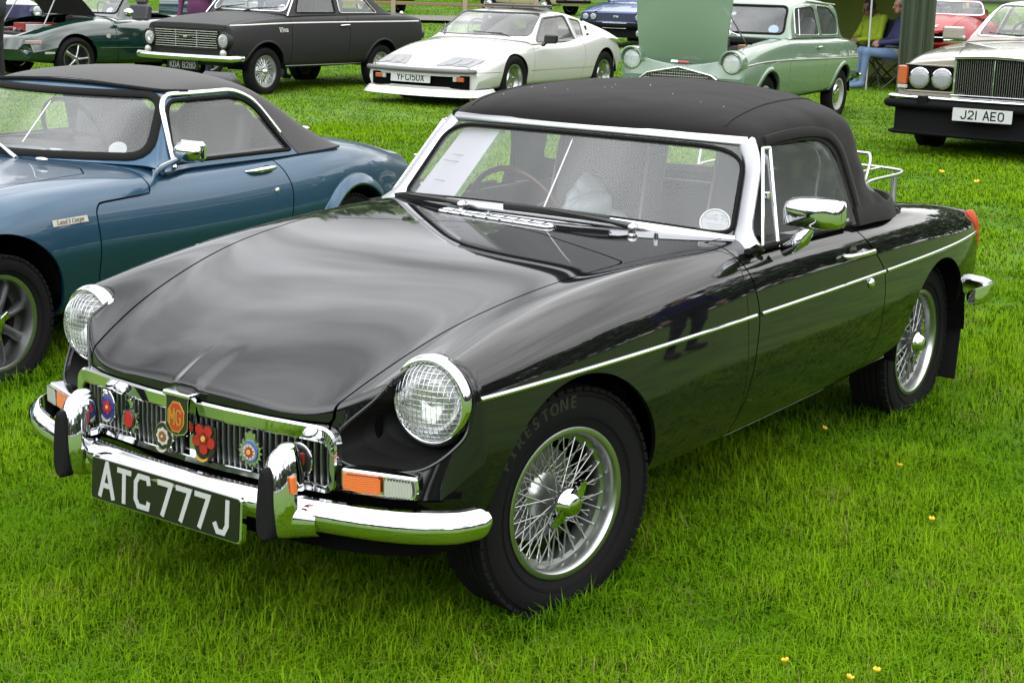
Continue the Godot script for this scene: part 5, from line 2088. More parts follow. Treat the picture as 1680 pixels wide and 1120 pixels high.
func box_part(car: Node3D, called: String, c: Vector3, sz: Vector3, mat: Material, b := Basis(), bev := .006) -> MeshInstance3D:
	var m := mm()
	box(m, c, sz, b, bev)
	return obj(called, m, mat, car)

func wiper_on(car: Node3D, o: Dictionary, x0: float, y0: float, x1: float, y1: float, mat: Material) -> void:
	var a: Array = find(o.gh, "xy", Vector2(absf(x0), y0))
	var b: Array = find(o.gh, "xy", Vector2(absf(x1), y1))
	var pa := Vector3(x0, a[0].y, a[0].z) + Vector3(0, 0, .02)
	var pb := Vector3(x1, b[0].y, b[0].z) + Vector3(0, .005, .02)
	var m := mm()
	tube(m, PackedVector3Array([pa + Vector3(0, -.02, .02), pa.lerp(pb, .4) + Vector3(0, .01, .02), pb]), [.012, .008, .005], 6)
	var d := (pb - pa).normalized()
	tube(m, PackedVector3Array([pb - d * .18 + Vector3(0, 0, -.006), pb, pb + d * .18 + Vector3(0, 0, -.006)]), .006, 5)
	obj("wiper", m, mat, car)

func disc_on(car: Node3D, o: Dictionary, x: float, y: float, r: float, mat: Material, called := "tax_disc") -> void:
	var a: Array = find(o.gh, "xy", Vector2(absf(x), y))
	var n := Vector3(a[1].x * signf(x), a[1].y, a[1].z)
	var t := Transform3D(Basis.looking_at(-n, Vector3.UP), Vector3(x, a[0].y, a[0].z) - n * .012)
	var m := mm()
	plate(m, ring_poly(r, 24), .001, t)
	obj(called, m, mat, car)

func others() -> void:
	blue_coupe()
	grey_saloon()
	white_coupe()
	green_saloon()
	cream_limousine()
	dark_green_roadster()
	far_cars()

func gloss(k: String, c: Color, rough := .08) -> StandardMaterial3D:
	return std(k, c, rough, 0.0, {"clearcoat_enabled": true, "clearcoat": 1.0, "clearcoat_roughness": 0.03})

func blue_coupe() -> void:
	var chrome := std("chrome", Color.WHITE)
	var rubber := std("rubber", Color.BLACK)
	var top := std("grey_hood_cloth", Color(.034, .0335, .033), .8, 0.0, {"rim_enabled": true, "rim": .3, "normal_enabled": true, "normal_texture": noise_tex(.3, [], 256, 2, 19, true, 2.0), "normal_scale": .08, "uv1_triplanar": true, "uv1_scale": Vector3.ONE * 5.0})
	var s := {"name": "blue_coupe", "label": "metallic blue two door sports car with grey cloth top and eight spoke wheels", "pose": [-3.055, -.38, 6.93], "q": 8,
		"paint": std("blue_metallic", Color(.007, .045, .088), .34, .55, {"clearcoat_enabled": true, "clearcoat": .7, "clearcoat_roughness": .03}),
		"zr": -3.26, "zf": .80, "n": 14, "crown": .15, "drop": .42, "flat": .55, "belly": .48, "bulge": .004, "fs": .34, "rs": .22, "fmid": .40, "rmid": .52,
		"yc": [[-3.2, .655], [-2.8, .74], [-2.4, .80], [-2.0, .81], [-1.0, .80], [-.75, .785], [-.4, .76], [0, .71], [.4, .62], [.75, .50]],
		"yk": [[-3.2, .62], [-2.75, .725], [-2.3, .785], [-1.8, .765], [-1.3, .752], [-.8, .755], [-.4, .762], [0, .745], [.4, .66], [.75, .50]],
		"hw": [[-3.2, .66], [-2.7, .79], [-2.2, .835], [-1.7, .82], [-1.2, .81], [-.6, .81], [0, .825], [.4, .785], [.75, .62]],
		"ym": [[-2.9, .30], [-2.2, .22], [0, .19], [.7, .24]],
		"arches": [[.04, .27, .335, .79], [-2.30, .27, .30, .80]], "wheel": ["minilite", .268, .186, .18, .715],
		"doors": [[-.865, .95, -.862, .70, -.84, .668, -.52, .662, -.492, .63, -.485, .36, -.51, .26, -1.66, .26, -1.76, .45, -1.795, .60, -1.76, .70, -1.70, .80, -1.70, .95]], "door_r": .045,
		"cabin": [-1.0, -2.3, .66, .72, .76], "bonnet": [.74, -1, .74, .50, .3, .60, -.30, .62, -.62, .60, -.70, .50, -.70, -1],
		"gh": [[.785, -.70, .665, .765, -.96, .735, .745], [.93, -.88, .625, .90, -1.07, .725, .745], [1.07, -1.05, .568, 1.035, -1.16, .70, .745], [1.115, -1.14, .560, 1.075, -1.22, .70, .745], [1.148, -1.32, .565, 1.090, -1.38, .705, .745], [1.158, -1.55, .57, 1.09, -1.58, .715, .745], [1.145, -1.76, .58, 1.06, -1.78, .725, .745], [1.06, -1.98, .61, .96, -1.96, .735, .75], [.95, -2.14, .645, .87, -2.08, .745, .755], [.84, -2.31, .68, .80, -2.22, .745, .76], [.80, -2.38, .69, .775, -2.27, .74, .765]],
		"screen": [-.635, .800, .635, .800, .545, 1.055, -.545, 1.055], "screen_r": .085, "seal_w": .020,
		"sides": [[[-1.07, .772, -1.155, .99, -1.20, 1.03, -1.62, 1.035, -1.735, .99, -1.885, .772], [.01, .03, .05, .08, .10, .01], .009, rubber]],
		"back": [-.50, .88, .50, .88, .46, 1.05, -.46, 1.05], "roof_split": [-3, .6, -3, 1.5, -1.12, 1.5, -1.135, 1.11, -1.19, 1.065, -1.22, 1.045, -1.62, 1.055, -1.76, 1.00, -1.93, .745, -1.93, .6], "roof": top, "seat_z": -1.75}
	var o := classic_car(s)
	var car: Node3D = o.car
	# front edge binding of the top, chrome door frame, handle, lock, badge, mirror
	var welt := mm()
	var path := PackedVector3Array()
	for k in 31:
		var x := lerpf(-.565, .565, k / 30.0)
		var f := find(o.gh, "xy", Vector2(absf(x), 1.093 - .03 * pow(absf(x) / .565, 2.0)))
		path.append(Vector3(x, f[0].y, f[0].z) + Vector3(0, .004, .006))
	tube(welt, path, .009, 8)
	obj("top_binding", welt, rubber, car)
	for sd in [1, -1]:
		var fr := mm()
		var fo := follow(o.gh, "zy", round_poly(v2s([-1.045, .752, -1.14, 1.0, -1.19, 1.052, -1.63, 1.058, -1.755, 1.005, -1.915, .752]), [.0, .04, .06, .09, .11, .0]), Vector3.ONE, .006)
		var P: PackedVector3Array = fo[0]
		var keep := PackedVector3Array()
		var kn := PackedVector3Array()
		for k in P.size():
			if P[k].y > .757 or keep.size() == 0:
				keep.append(P[k])
				kn.append(fo[1][k])
		sweep(fr, keep, PackedVector2Array([Vector2(-.006, -.011), Vector2(.006, -.011), Vector2(.008, 0), Vector2(.006, .011), Vector2(-.006, .011)]), kn)
		obj("door_frame", fr if sd > 0 else mirrored(fr, false), chrome, car)
		var hm := mm()
		var h0: Vector3 = find(o.skin, "zy", Vector2(-1.50, .70))[0]
		var h1: Vector3 = find(o.skin, "zy", Vector2(-1.70, .705))[0]
		tube(hm, curve([h0, h0.lerp(h1, .3) + Vector3(.022, 0, 0), h0.lerp(h1, .8) + Vector3(.028, .002, 0), h1 + Vector3(.018, 0, 0)], 4), [.004, .006, .008, .010, .012, .013, .013, .013, .013, .012, .011, .010, .007], 8)
		rod(hm, h1 + Vector3(-.01, 0, .04), h1 + Vector3(.02, 0, .04), .012)
		obj("door_handle", hm if sd > 0 else mirrored(hm, false), chrome, car)
		var lk := mm()
		var l0: Vector3 = find(o.skin, "zy", Vector2(-1.675, .60))[0]
		lathe(lk, [[.014, -.004], [.014, .004], [.008, .009], [0, .009]], Transform3D(Basis(), l0), 16)
		obj("door_lock", lk if sd > 0 else mirrored(lk, false), chrome, car)
		# flared lips over the rear wheels
		var lip := mm()
		var lp := PackedVector3Array()
		for k in 25:
			var a := lerpf(-.25, PI + .25, k / 24.0)
			var f := find(o.skin, "zy", Vector2(-2.30 + cos(a) * .325, .27 + sin(a) * .325))
			lp.append(f[0])
		sweep(lip, lp, PackedVector2Array([Vector2(-.004, -.034), Vector2(.010, -.026), Vector2(.034, .014), Vector2(.034, .026), Vector2(-.02, .026)]), Vector3.RIGHT, true)
		obj("arch_lip", lip if sd > 0 else mirrored(lip, false), s.paint, car)
	var bd: Array = find(o.skin, "zy", Vector2(-.335, .612))
	var bt := Transform3D(Basis.looking_at(-bd[1], Vector3.UP), bd[0] + bd[1] * .004)
	var bm := mm()
	plate(bm, round_poly([Vector2(-.098, -.013), Vector2(.098, -.013), Vector2(.098, .013), Vector2(-.098, .013)], .002), .004, bt)
	obj("name_badge", bm, std("badge_white", Color.WHITE), car)
	var bl := mm()
	join(bl, text_mesh("Land 5 Coupe", .017, false, true), bt * Transform3D(Basis(Vector3.RIGHT, Vector3(.25, 1, 0), Vector3.BACK), Vector3(0, 0, .001)))
	obj("badge_letters", bl, std("ink_brown", Color(.07, .04, .03), .6), car)
	var mi := mm()
	var f0: Vector3 = find(o.skin, "zy", Vector2(-.985, .735))[0]
	ball(mi, Vector3(.865, .845, -.965), Vector3(.072, .046, .045), Basis(), 20)
	box(mi, Vector3(.868, .845, -.995), Vector3(.148, .090, .05), Basis(), .02)
	tube(mi, PackedVector3Array([f0 + Vector3(-.02, -.01, 0), f0 + Vector3(.03, .03, .01), Vector3(.83, .815, -.97)]), [.024, .018, .012], 10)
	obj("door_mirror", mi, chrome, car)
	disc_on(car, o, .50, .838, .040, std("paper", Color.WHITE))
	wiper_on(car, o, .12, .80, -.22, .845, chrome)
	var jets := mm()
	ball(jets, Vector3(.32, .795, -.66), Vector3(.035, .009, .018), Basis(), 14)
	obj("scuttle_plug", jets, chrome, car)
	var fc := mm()
	lathe(fc, [[.06, 0], [.06, .012], [.045, .022], [0, .024]], Transform3D(Basis(Vector3.BACK, PI / 2), Vector3(.30, .795, -2.52)), 24)
	obj("filler_cap", fc, chrome, car)
	var stay := mm()
	rod(stay, Vector3(.0, 1.06, -1.10), Vector3(-.0, .83, -.86), .003)
	obj("mirror_stay", stay, chrome, car)
	round_lamp(car, Vector3(.52, .52, .50), .075, .2, chrome)
	round_lamp(car, Vector3(-.52, .52, .50), .075, -.2, chrome)
	bar(car, [Vector3(.72, .34, .35), Vector3(.6, .34, .62), Vector3(0, .34, .80), Vector3(-.6, .34, .62), Vector3(-.72, .34, .35)], .07, .03, chrome)
	bar(car, [Vector3(-.72, .46, -3.05), Vector3(-.6, .46, -3.24), Vector3(0, .46, -3.32), Vector3(.6, .46, -3.24), Vector3(.72, .46, -3.05)], .07, .03, chrome)

func grey_saloon() -> void:
	var chrome := std("chrome", Color.WHITE)
	var rubber := std("rubber", Color.BLACK)
	var s := {"name": "grey_saloon", "label": "matt dark grey two door saloon with chrome grille and white side stripe", "pose": [-11.854, -10.86, 2.43],
		"paint": std("matt_grey", Color(.014, .014, .0145), .5, 0.0, {"metallic_specular": .35}), "zr": -3.20, "zf": .74, "crown": .075, "drop": .35, "flat": .4, "bulge": .010, "fs": .06, "rs": .06, "fmid": .55, "rmid": .65, "fb": .015,
		"yc": [[-3.2, .95], [-3.0, 1.0], [-2.5, 1.015], [-1, 1.0], [-.25, 1.005], [.2, .96], [.5, .915], [.74, .86]],
		"yk": [[-3.2, .93], [-2.8, .975], [-2.2, .985], [-1, .97], [-.3, .955], [.2, .92], [.5, .885], [.74, .84]],
		"hw": [[-3.2, .70], [-2.8, .745], [-1.2, .755], [0, .75], [.5, .735], [.74, .71]],
		"ym": [[-3.2, .42], [-2.3, .32], [0, .30], [.74, .40]], "arches": [[.10, .30, .345, .73], [-2.22, .30, .345, .73]], "wheel": ["viva", .295, .195, .16, .655],
		"doors": [[-.36, 1.1, -.36, .33, -1.49, .33, -1.505, .80, -1.42, 1.1]], "cabin": [-.42, -2.45, .64, .90, .97],
		"bonnet": [.80, -1, .80, .615, -.25, .62, -.25, -1], "bonnet_y": .79, "holes": [[-.54, .56, .54, .56, .545, .775, -.545, .775]],
		"gh": [[1.0, -.22, .665, .97, -.36, .70, .955], [1.12, -.36, .645, 1.12, -.46, .70, .96], [1.28, -.54, .60, 1.27, -.60, .695, .965], [1.335, -.66, .585, 1.305, -.70, .69, .965], [1.365, -1.0, .585, 1.325, -1.0, .69, .97], [1.368, -1.5, .585, 1.325, -1.5, .69, .975], [1.34, -1.92, .585, 1.30, -1.92, .69, .98], [1.25, -2.12, .60, 1.21, -2.12, .69, .98], [1.10, -2.36, .63, 1.08, -2.32, .69, .985], [1.01, -2.52, .65, 1.0, -2.46, .685, .985]],
		"screen": [-.62, 1.015, .62, 1.015, .56, 1.285, -.56, 1.285], "screen_r": .07, "seal": chrome, "seal_w": .011,
		"sides": [[[-.50, 1.0, -.66, 1.275, -1.28, 1.285, -1.28, 1.0], .03, .008, rubber], [[-1.37, 1.0, -1.37, 1.285, -1.84, 1.28, -2.14, 1.0], [.03, .03, .07, .03], .008, std("satin_steel", Color.WHITE)]],
		"back": [-.5, 1.04, .5, 1.04, .48, 1.27, -.48, 1.27], "headrests": false}
	var o := classic_car(s)
	var car: Node3D = o.car
	for sd in [1, -1]:
		var tr := mm()
		var pts := []
		for k in 30:
			var z := lerpf(.66, -3.06, k / 29.0)
			pts.append(Vector2(z, key([[-3.1, .89], [-.4, .875], [.67, .845]], z)))
		trim_line(tr, pts, dprof(.008, .020), o.skin)
		obj("side_stripe", tr if sd > 0 else mirrored(tr, false), std("stripe_white", Color(.5, .5, .48), .3), car)
		var sl := mm()
		pts = []
		for k in 12:
			pts.append(Vector2(lerpf(-.30, -1.84, k / 11.0), .345))
		trim_line(sl, pts, dprof(.012, .016), o.skin)
		obj("sill_strip", sl if sd > 0 else mirrored(sl, false), std("satin_steel", Color.WHITE), car)
		for zc in [.10, -2.22]:
			var lip := mm()
			var lp := PackedVector3Array()
			for k in 21:
				var a := lerpf(.12, PI - .12, k / 20.0)
				lp.append(find(o.skin, "zy", Vector2(zc + cos(a) * .352, .30 + sin(a) * .352))[0])
			sweep(lip, lp, PackedVector2Array([Vector2(-.004, -.022), Vector2(.010, -.012), Vector2(.016, .008), Vector2(-.01, .01)]), Vector3.RIGHT)
			obj("arch_lip", lip if sd > 0 else mirrored(lip, false), s.paint, car)
		var hd := mm()
		var h0: Vector3 = find(o.skin, "zy", Vector2(-1.40, .84))[0]
		tube(hd, PackedVector3Array([h0 + Vector3(.006, 0, .10), h0 + Vector3(.03, .004, .05), h0 + Vector3(.03, .008, -.06)]), [.008, .012, .010], 8)
		obj("door_handle", hd if sd > 0 else mirrored(hd, false), chrome, car)
		var pl := mm()
		rod(pl, Vector3(.70, .96, -.325), Vector3(.60, 1.31, -.62), .012)
		obj("pillar_trim", pl if sd > 0 else mirrored(pl, false), chrome, car)
		var tl := mm()
		ball(tl, Vector3(.64, .72, -3.17), Vector3(.085, .085, .075), Basis(), 16)
		obj("tail_lamp", tl if sd > 0 else mirrored(tl, false), std("lamp_bezel_grey", Color(.03, .03, .03), .3), car)
		round_lamp(car, Vector3(.625 * sd, .665, .735), .092, 0, std("matt_grey", Color.BLACK), .03)
		var bb := mm()
		ball(bb, Vector3(.64 * sd, .515, .765), Vector3(.045, .045, .04), Basis(), 14)
		obj("side_lamp", bb, std("clear_plastic", Color(.55, .57, .50), .12), car)
	var nm := mm()
	var nf: Array = find(o.skin, "zy", Vector2(-.20, .79))
	join(nm, text_mesh("Viva", .055, true, true), Transform3D(Basis(Vector3(0, .02, -1), Vector3(0, 1, .15), Vector3.RIGHT), nf[0] + nf[1] * .004))
	obj("name_script", nm, std("stripe_white", Color.WHITE), car)
	var g := Node3D.new()
	g.name = "grille"
	car.add_child(g)
	for k in 8:
		box_part(g, "slat", Vector3(0, .572 + k * .0275, .742), Vector3(1.06, .010, .018), std("grille_bright", Color(.55, .55, .52), .22, .9), Basis(), .003)
	for x in [-.18, .18]:
		box_part(g, "upright", Vector3(x, .668, .738), Vector3(.012, .21, .018), std("grille_bright", Color.WHITE), Basis(), .003)
	box_part(g, "centre_badge", Vector3(0, .685, .752), Vector3(.22, .032, .012), std("badge_black", Color.BLACK))
	box_part(g, "griffin_plate", Vector3(0, .69, .758), Vector3(.07, .024, .012), chrome)
	box_part(car, "grille_back", Vector3(0, .665, .66), Vector3(1.06, .22, .02), std("dark_cavity", Color.BLACK))
	bar(car, [Vector3(.78, .455, .58), Vector3(.80, .455, .72), Vector3(.70, .452, .80), Vector3(0, .45, .84), Vector3(-.70, .452, .80), Vector3(-.80, .455, .72), Vector3(-.78, .455, .58)], .085, .04, chrome)
	plate_on(car, Transform3D(Basis(), Vector3(-.02, .35, .79)), "KDA 828D", .52, .11, std("plate_black", Color.BLACK), std("faded_letters", Color(.17, .17, .17), .6))
	wiper_on(car, o, .05, 1.02, .42, 1.05, std("wiper_black", Color.BLACK))
	wiper_on(car, o, -.50, 1.02, -.15, 1.06, std("wiper_black", Color.BLACK))
	disc_on(car, o, .54, 1.07, .05, std("paper", Color.WHITE))
	var fc := mm()
	ball(fc, Vector3(.62, .99, -2.78), Vector3(.035, .035, .02), Basis(), 14)
	obj("filler_cap", fc, chrome, car)
	bar(car, [Vector3(-.72, .50, -3.1), Vector3(-.6, .50, -3.24), Vector3(0, .50, -3.27), Vector3(.6, .50, -3.24), Vector3(.72, .50, -3.1)], .08, .04, chrome)

func white_coupe() -> void:
	var rubber := std("rubber", Color.BLACK)
	var white := gloss("white_paint", Color(.42, .42, .395), .25)
	var grey := std("trim_grey", Color(.075, .075, .075), .5)
	var s := {"name": "white_coupe", "label": "white wedge shaped sports coupe with a black mirror and shielded headlamps", "pose": [-9.02, -12.02, 5.28], "paint": white, "q": 6,
		"zr": -2.98, "zf": .95, "n": 13, "crown": .10, "drop": .45, "flat": .5, "bulge": .006, "fs": .12, "rs": .14, "fmid": .34, "rmid": .50, "fb": .01, "rb": .06,
		"yc": [[-2.98, .70], [-2.6, .80], [-2.2, .86], [-1.5, .82], [-.9, .80], [-.2, .775], [.2, .70], [.6, .56], [.95, .44]],
		"yk": [[-2.98, .66], [-2.7, .74], [-2.3, .82], [-1.9, .80], [-1.4, .735], [-.7, .725], [-.3, .715], [.1, .665], [.5, .56], [.95, .43]],
		"hw": [[-2.98, .72], [-2.4, .82], [-1.2, .815], [0, .815], [.5, .80], [.95, .76]],
		"ym": [[-2.98, .30], [-2.3, .20], [0, .18], [.95, .155]], "arches": [[.03, .29, .315, .79], [-2.30, .30, .34, .80]], "wheel": ["alpine", .30, .19, .19, .715],
		"doors": [[-.42, .95, -.40, .20, -1.62, .20, -1.72, .50, -1.64, .95]], "cabin": [-.48, -2.05, .64, .70, .76], "headrests": true,
		"bonnet": [.86, -1, .86, .70, .3, .69, -.18, .60, -.18, -1], "bonnet_y": .40, "holes": [[-.62, .22, .62, .22, .66, .345, -.66, .345]],
		"gh": [[.78, -.14, .70, .735, -.42, .76, .715], [.90, -.42, .66, .86, -.62, .755, .715], [1.05, -.76, .60, 1.02, -.85, .745, .715], [1.105, -.92, .585, 1.065, -.96, .74, .71], [1.13, -1.2, .58, 1.085, -1.2, .735, .705], [1.12, -1.5, .58, 1.08, -1.5, .735, .70], [1.07, -1.82, .59, 1.03, -1.82, .74, .70], [.98, -2.2, .64, .94, -2.2, .775, .74], [.90, -2.5, .69, .86, -2.5, .79, .76], [.83, -2.72, .70, .79, -2.72, .78, .74]],
		"screen": [-.665, .80, .665, .80, .56, 1.07, -.56, 1.07], "screen_r": .06, "seal": grey, "seal_w": .008,
		"sides": [[[-.55, .735, -.92, 1.015, -1.46, 1.045, -1.50, 1.03, -1.60, .725], [.04, .06, .03, .03, .03], .011, std("frame_grey", Color(.09, .09, .09), .5)], [[-1.68, .72, -1.585, 1.02, -1.86, .985, -1.875, .95, -1.84, .72], .03, .009, white]]}
	var o := classic_car(s)
	var car: Node3D = o.car
	# full-width nose bar, black air intake, spoiler, headlamp shields, indicators
	bar(car, [Vector3(.70, .412, .80), Vector3(.745, .412, .885), Vector3(.60, .408, .955), Vector3(0, .405, .985), Vector3(-.60, .408, .955), Vector3(-.745, .412, .885), Vector3(-.70, .412, .80)], .055, .025, grey, "nose_bar")
	var im := mm()
	box(im, Vector3(0, .285, .88), Vector3(1.36, .15, .03))
	obj("air_intake", im, std("dark_cavity", Color.BLACK), car)
	var sp := mm()
	sweep(sp, curve([Vector3(.80, .16, .50), Vector3(.80, .155, .74), Vector3(.66, .15, .97), Vector3(0, .145, 1.03), Vector3(-.66, .15, .97), Vector3(-.80, .155, .74), Vector3(-.80, .16, .50)], 6), PackedVector2Array([Vector2(-.035, -.04), Vector2(-.028, -.05), Vector2(.05, .02), Vector2(.05, .06), Vector2(-.035, .0)]), Vector3.UP)
	obj("front_spoiler", sp, white, car)
	for sd in [1, -1]:
		for L in [[[.20, .885, .66, .84, .705, .56, .30, .60], .006, std("shield_grey", Color(.030, .032, .033), .08, .1, {"clearcoat_enabled": true}), "headlamp_shield"],
			[[.31, .84, .42, .825, .45, .66, .35, .67], .009, std("lamp_pale", Color(.13, .135, .135), .15, .2), "lamp_behind_shield"], [[.47, .82, .57, .81, .61, .65, .50, .66], .009, std("lamp_pale", Color.WHITE), "lamp_behind_shield"]]:
			var hp := PackedVector2Array()
			for q in round_poly(v2s(L[0]), .015):
				hp.append(Vector2(q.y, q.x))
			var d := dmin(dpoly(o.skin, "zx", hp), dwhere(o.skin, func(p: Vector3, n: Vector3) -> float: return n.y - .2))
			var pt := lipped(shifted(clip(o.skin, d), L[1]), .012)
			obj(L[3], pt if sd > 0 else mirrored(pt, false), L[2], car)
		box_part(car, "indicator", Vector3(.575 * sd, .315, .905), Vector3(.10, .050, .03), std("amber_deep", Color(.32, .055, .006), .15, 0, {"clearcoat_enabled": true}))
		box_part(car, "side_light", Vector3(.50 * sd, .315, .905), Vector3(.05, .055, .03), std("clear_plastic", Color.BLACK))
		# side moulding, door edge vents
		var tr := mm()
		for seg in [[.88, .36], [-.32, -1.96]]:
			var pp := []
			for k in 12:
				pp.append(Vector2(lerpf(seg[0], seg[1], k / 11.0), .40))
			trim_line(tr, pp, dprof(.004, .008), o.skin)
		var trn := obj("side_moulding", tr if sd > 0 else mirrored(tr, false), std("moulding_grey", Color(.2, .2, .19), .5), car)
		trn.set_meta("kind", "stuff")
		for k in 3:
			var f: Array = find(o.gh, "zy", Vector2(-1.965 + .015 * absf(k - 1.0), .79 + k * .095))
			var vt := mm()
			box(vt, f[0] + f[1] * .001, Vector3(.014, .066, .045), Basis(Vector3.BACK, .22), .006)
			obj("rear_vent", vt if sd > 0 else mirrored(vt, false), std("deep_black", Color.BLACK), car)
	var mi := mm()
	box(mi, Vector3(.91, .775, -.62), Vector3(.17, .11, .08), Basis(Vector3.UP, .1), .022)
	tube(mi, PackedVector3Array([Vector3(.80, .705, -.60), Vector3(.82, .70, -.60), Vector3(.845, .735, -.615)]), [.024, .022, .020], 8)
	obj("door_mirror", mi, std("wiper_black", Color.BLACK), car)
	plate_on(car, Transform3D(Basis(Vector3.RIGHT, -.08), Vector3(-.10, .315, .945)), "YFC150X", .56, .115, std("plate_white", Color(.36, .37, .36), .5), std("plate_black", Color.BLACK))
	wiper_on(car, o, .48, .81, .20, .825, std("wiper_black", Color.BLACK))
	wiper_on(car, o, -.45, .80, -.60, .86, std("wiper_black", Color.BLACK))
	box_part(car, "sunroof_deflector", Vector3(.12, 1.155, -1.15), Vector3(.85, .030, .30), std("deflector_brown", Color(.05, .045, .042), .35), Basis(), .012)
	rod_part(car, "aerial", Vector3(.12, 1.12, -1.0), Vector3(.12, 1.18, -1.02), .004, rubber)

func green_saloon() -> void:
	var chrome := std("chrome", Color.WHITE)
	var green := gloss("pale_green", Color(.115, .175, .12), .25)
	var rubber := std("rubber", Color.BLACK)
	var s := {"name": "pale_green_saloon", "label": "pale green two door saloon with its bonnet raised and reverse sloped rear window", "pose": [-5.343, -11.517, 4.45], "paint": green, "q": 6,
		"zr": -2.92, "zf": .62, "crown": .09, "drop": .4, "flat": .5, "bulge": .015, "fs": .05, "rs": .05, "fmid": .55, "rmid": .62, "fb": .03,
		"yc": [[-2.92, .86], [-2.5, .94], [-2.2, .95], [-1, .95], [-.5, .96], [-.2, .93], [.2, .84], [.45, .76], [.62, .66]],
		"yk": [[-2.92, .89], [-2.5, .93], [-2.1, .94], [-1, .945], [-.5, .95], [0, .90], [.3, .855], [.55, .80], [.62, .77]],
		"hw": [[-2.92, .67], [-2.4, .72], [-1.2, .73], [0, .725], [.4, .71], [.62, .68]],
		"ym": [[-2.92, .42], [-2.2, .30], [0, .29], [.62, .36]], "arches": [[-.03, .32, .30, .70], [-2.27, .31, .32, .70]], "wheel": ["steel", .295, .18, .14, .625],
		"doors": [[-.56, 1.1, -.56, .31, -1.60, .31, -1.62, .8, -1.56, 1.1]], "cabin": [-.68, -2.40, .60, .88, .94],
		"bonnet": [.60, -1, .60, .48, .2, .52, -.42, .58, -.42, -1], "bonnet_y": .62, "bonnet_open": true, "holes": [[-.42, .505, .42, .505, .34, .575, 0, .635, -.34, .575]],
		"gh": [[.955, -.50, .645, .945, -.62, .68, .94], [1.08, -.60, .615, 1.08, -.70, .675, .945], [1.26, -.76, .575, 1.27, -.84, .665, .945], [1.345, -.88, .565, 1.315, -.94, .66, .945], [1.39, -1.2, .57, 1.345, -1.2, .66, .945], [1.40, -1.7, .575, 1.345, -1.7, .66, .94], [1.36, -2.15, .58, 1.31, -2.15, .655, .935], [1.30, -2.33, .585, 1.27, -2.28, .65, .93], [1.12, -2.30, .60, 1.10, -2.28, .65, .93], [.95, -2.44, .62, .93, -2.40, .65, .92]],
		"screen": [-.60, .985, .60, .985, .545, 1.275, -.545, 1.275], "screen_r": .06, "seal_w": .013,
		"sides": [[[-.84, .975, -.93, 1.255, -1.42, 1.285, -1.50, 1.25, -1.56, .965], [.03, .05, .07, .07, .03], .007, std("satin_steel", Color.WHITE)], [[-1.63, .965, -1.575, 1.29, -1.98, 1.275, -2.20, 1.16, -2.20, .965], [.03, .05, .08, .09, .07], .008, green]],
		"headrests": false, "seat_mat": std("seat_grey", Color(.12, .12, .13), .6)}
	var o := classic_car(s)
	var car: Node3D = o.car
	for sd in [1, -1]:
		var hood := mm()      # cowl over the lamp
		round_lamp(car, Vector3(.565 * sd, .705, .615), .098, .0, chrome, .004)
		var hp := PackedVector3Array()
		for k in 15:
			var a := lerpf(-.35, PI + .1, k / 14.0)
			hp.append(Vector3(.565 + cos(a) * .122, .705 + sin(a) * .122, .60))
		sweep(hood, hp, PackedVector2Array([Vector2(-.08, -.012), Vector2(.055, -.012), Vector2(.06, 0), Vector2(.055, .010), Vector2(-.08, .012)]), Vector3.BACK)
		obj("lamp_cowl", hood if sd > 0 else mirrored(hood, false), green, car)
		var tr := mm()
		var pts := []
		for k in 26:
			var z := lerpf(.58, -2.84, k / 25.0)
			pts.append(Vector2(z, key([[-2.9, .695], [-.5, .72], [.2, .71], [.6, .675]], z)))
		trim_line(tr, pts, dprof(.009, .018), o.skin)
		obj("side_strip", tr if sd > 0 else mirrored(tr, false), std("satin_steel", Color.WHITE), car)
		var hd := mm()
		var h0: Vector3 = find(o.skin, "zy", Vector2(-1.42, .84))[0]
		tube(hd, PackedVector3Array([h0 + Vector3(.02, 0, .08), h0 + Vector3(.032, .004, .03), h0 + Vector3(.02, .004, -.06)]), [.010, .014, .010], 8)
		obj("door_handle", hd if sd > 0 else mirrored(hd, false), chrome, car)
		for a in s.arches:
			var lip := mm()
			var lp := PackedVector3Array()
			for k in 21:
				var an := lerpf(.12, PI - .12, k / 20.0)
				lp.append(find(o.skin, "zy", Vector2(a[0] + cos(an) * (a[2] + .012), a[1] + sin(an) * (a[2] + .012)))[0])
			sweep(lip, lp, PackedVector2Array([Vector2(-.004, -.04), Vector2(.012, -.016), Vector2(.020, .010), Vector2(-.01, .012)]), Vector3.RIGHT)
			obj("arch_lip", lip if sd > 0 else mirrored(lip, false), green, car)
		var rf := mm()
		rod(rf, Vector3(.575, 1.335, -1.3), Vector3(.58, 1.30, -2.2), .010)
		obj("roof_gutter", rf if sd > 0 else mirrored(rf, false), green, car)
		rod_part(car, "quarterlight_bar", Vector3(.675 * sd, .97, -.92), Vector3(.60 * sd, 1.25, -1.02), .006, std("satin_steel", Color.WHITE))
	# bonnet standing on its hinges at the scuttle
	var lid: Dictionary = o.bonnet
	var piv := Vector3(0, .715, .54)
	var t := Transform3D(Basis(), piv) * Transform3D(Basis(Vector3.RIGHT, 1.40), Vector3.ZERO) * Transform3D(Basis(), -piv)
	var lm := mm()
	join(lm, lid, t)
	obj("raised_bonnet", lm, green, car)
	var un := mm()
	for x in [-.36, 0, .36]:
		box(un, Vector3(x, .80, .05), Vector3(.05, .02, .80), Basis(Vector3.RIGHT, .24), .006)
	for z in [-.3, .5]:
		box(un, Vector3(0, .83 - .25 * (z + .3), z), Vector3(.9, .02, .05), Basis(), .006)
	var un2 := mm()
	join(un2, un, t)
	obj("bonnet_ribs", un2, std("pale_green", Color.BLACK), car)
	rod_part(car, "bonnet_stay", Vector3(.46, .80, -.1), Vector3(.40, 1.22, .42), .007, std("satin_steel", Color.WHITE))
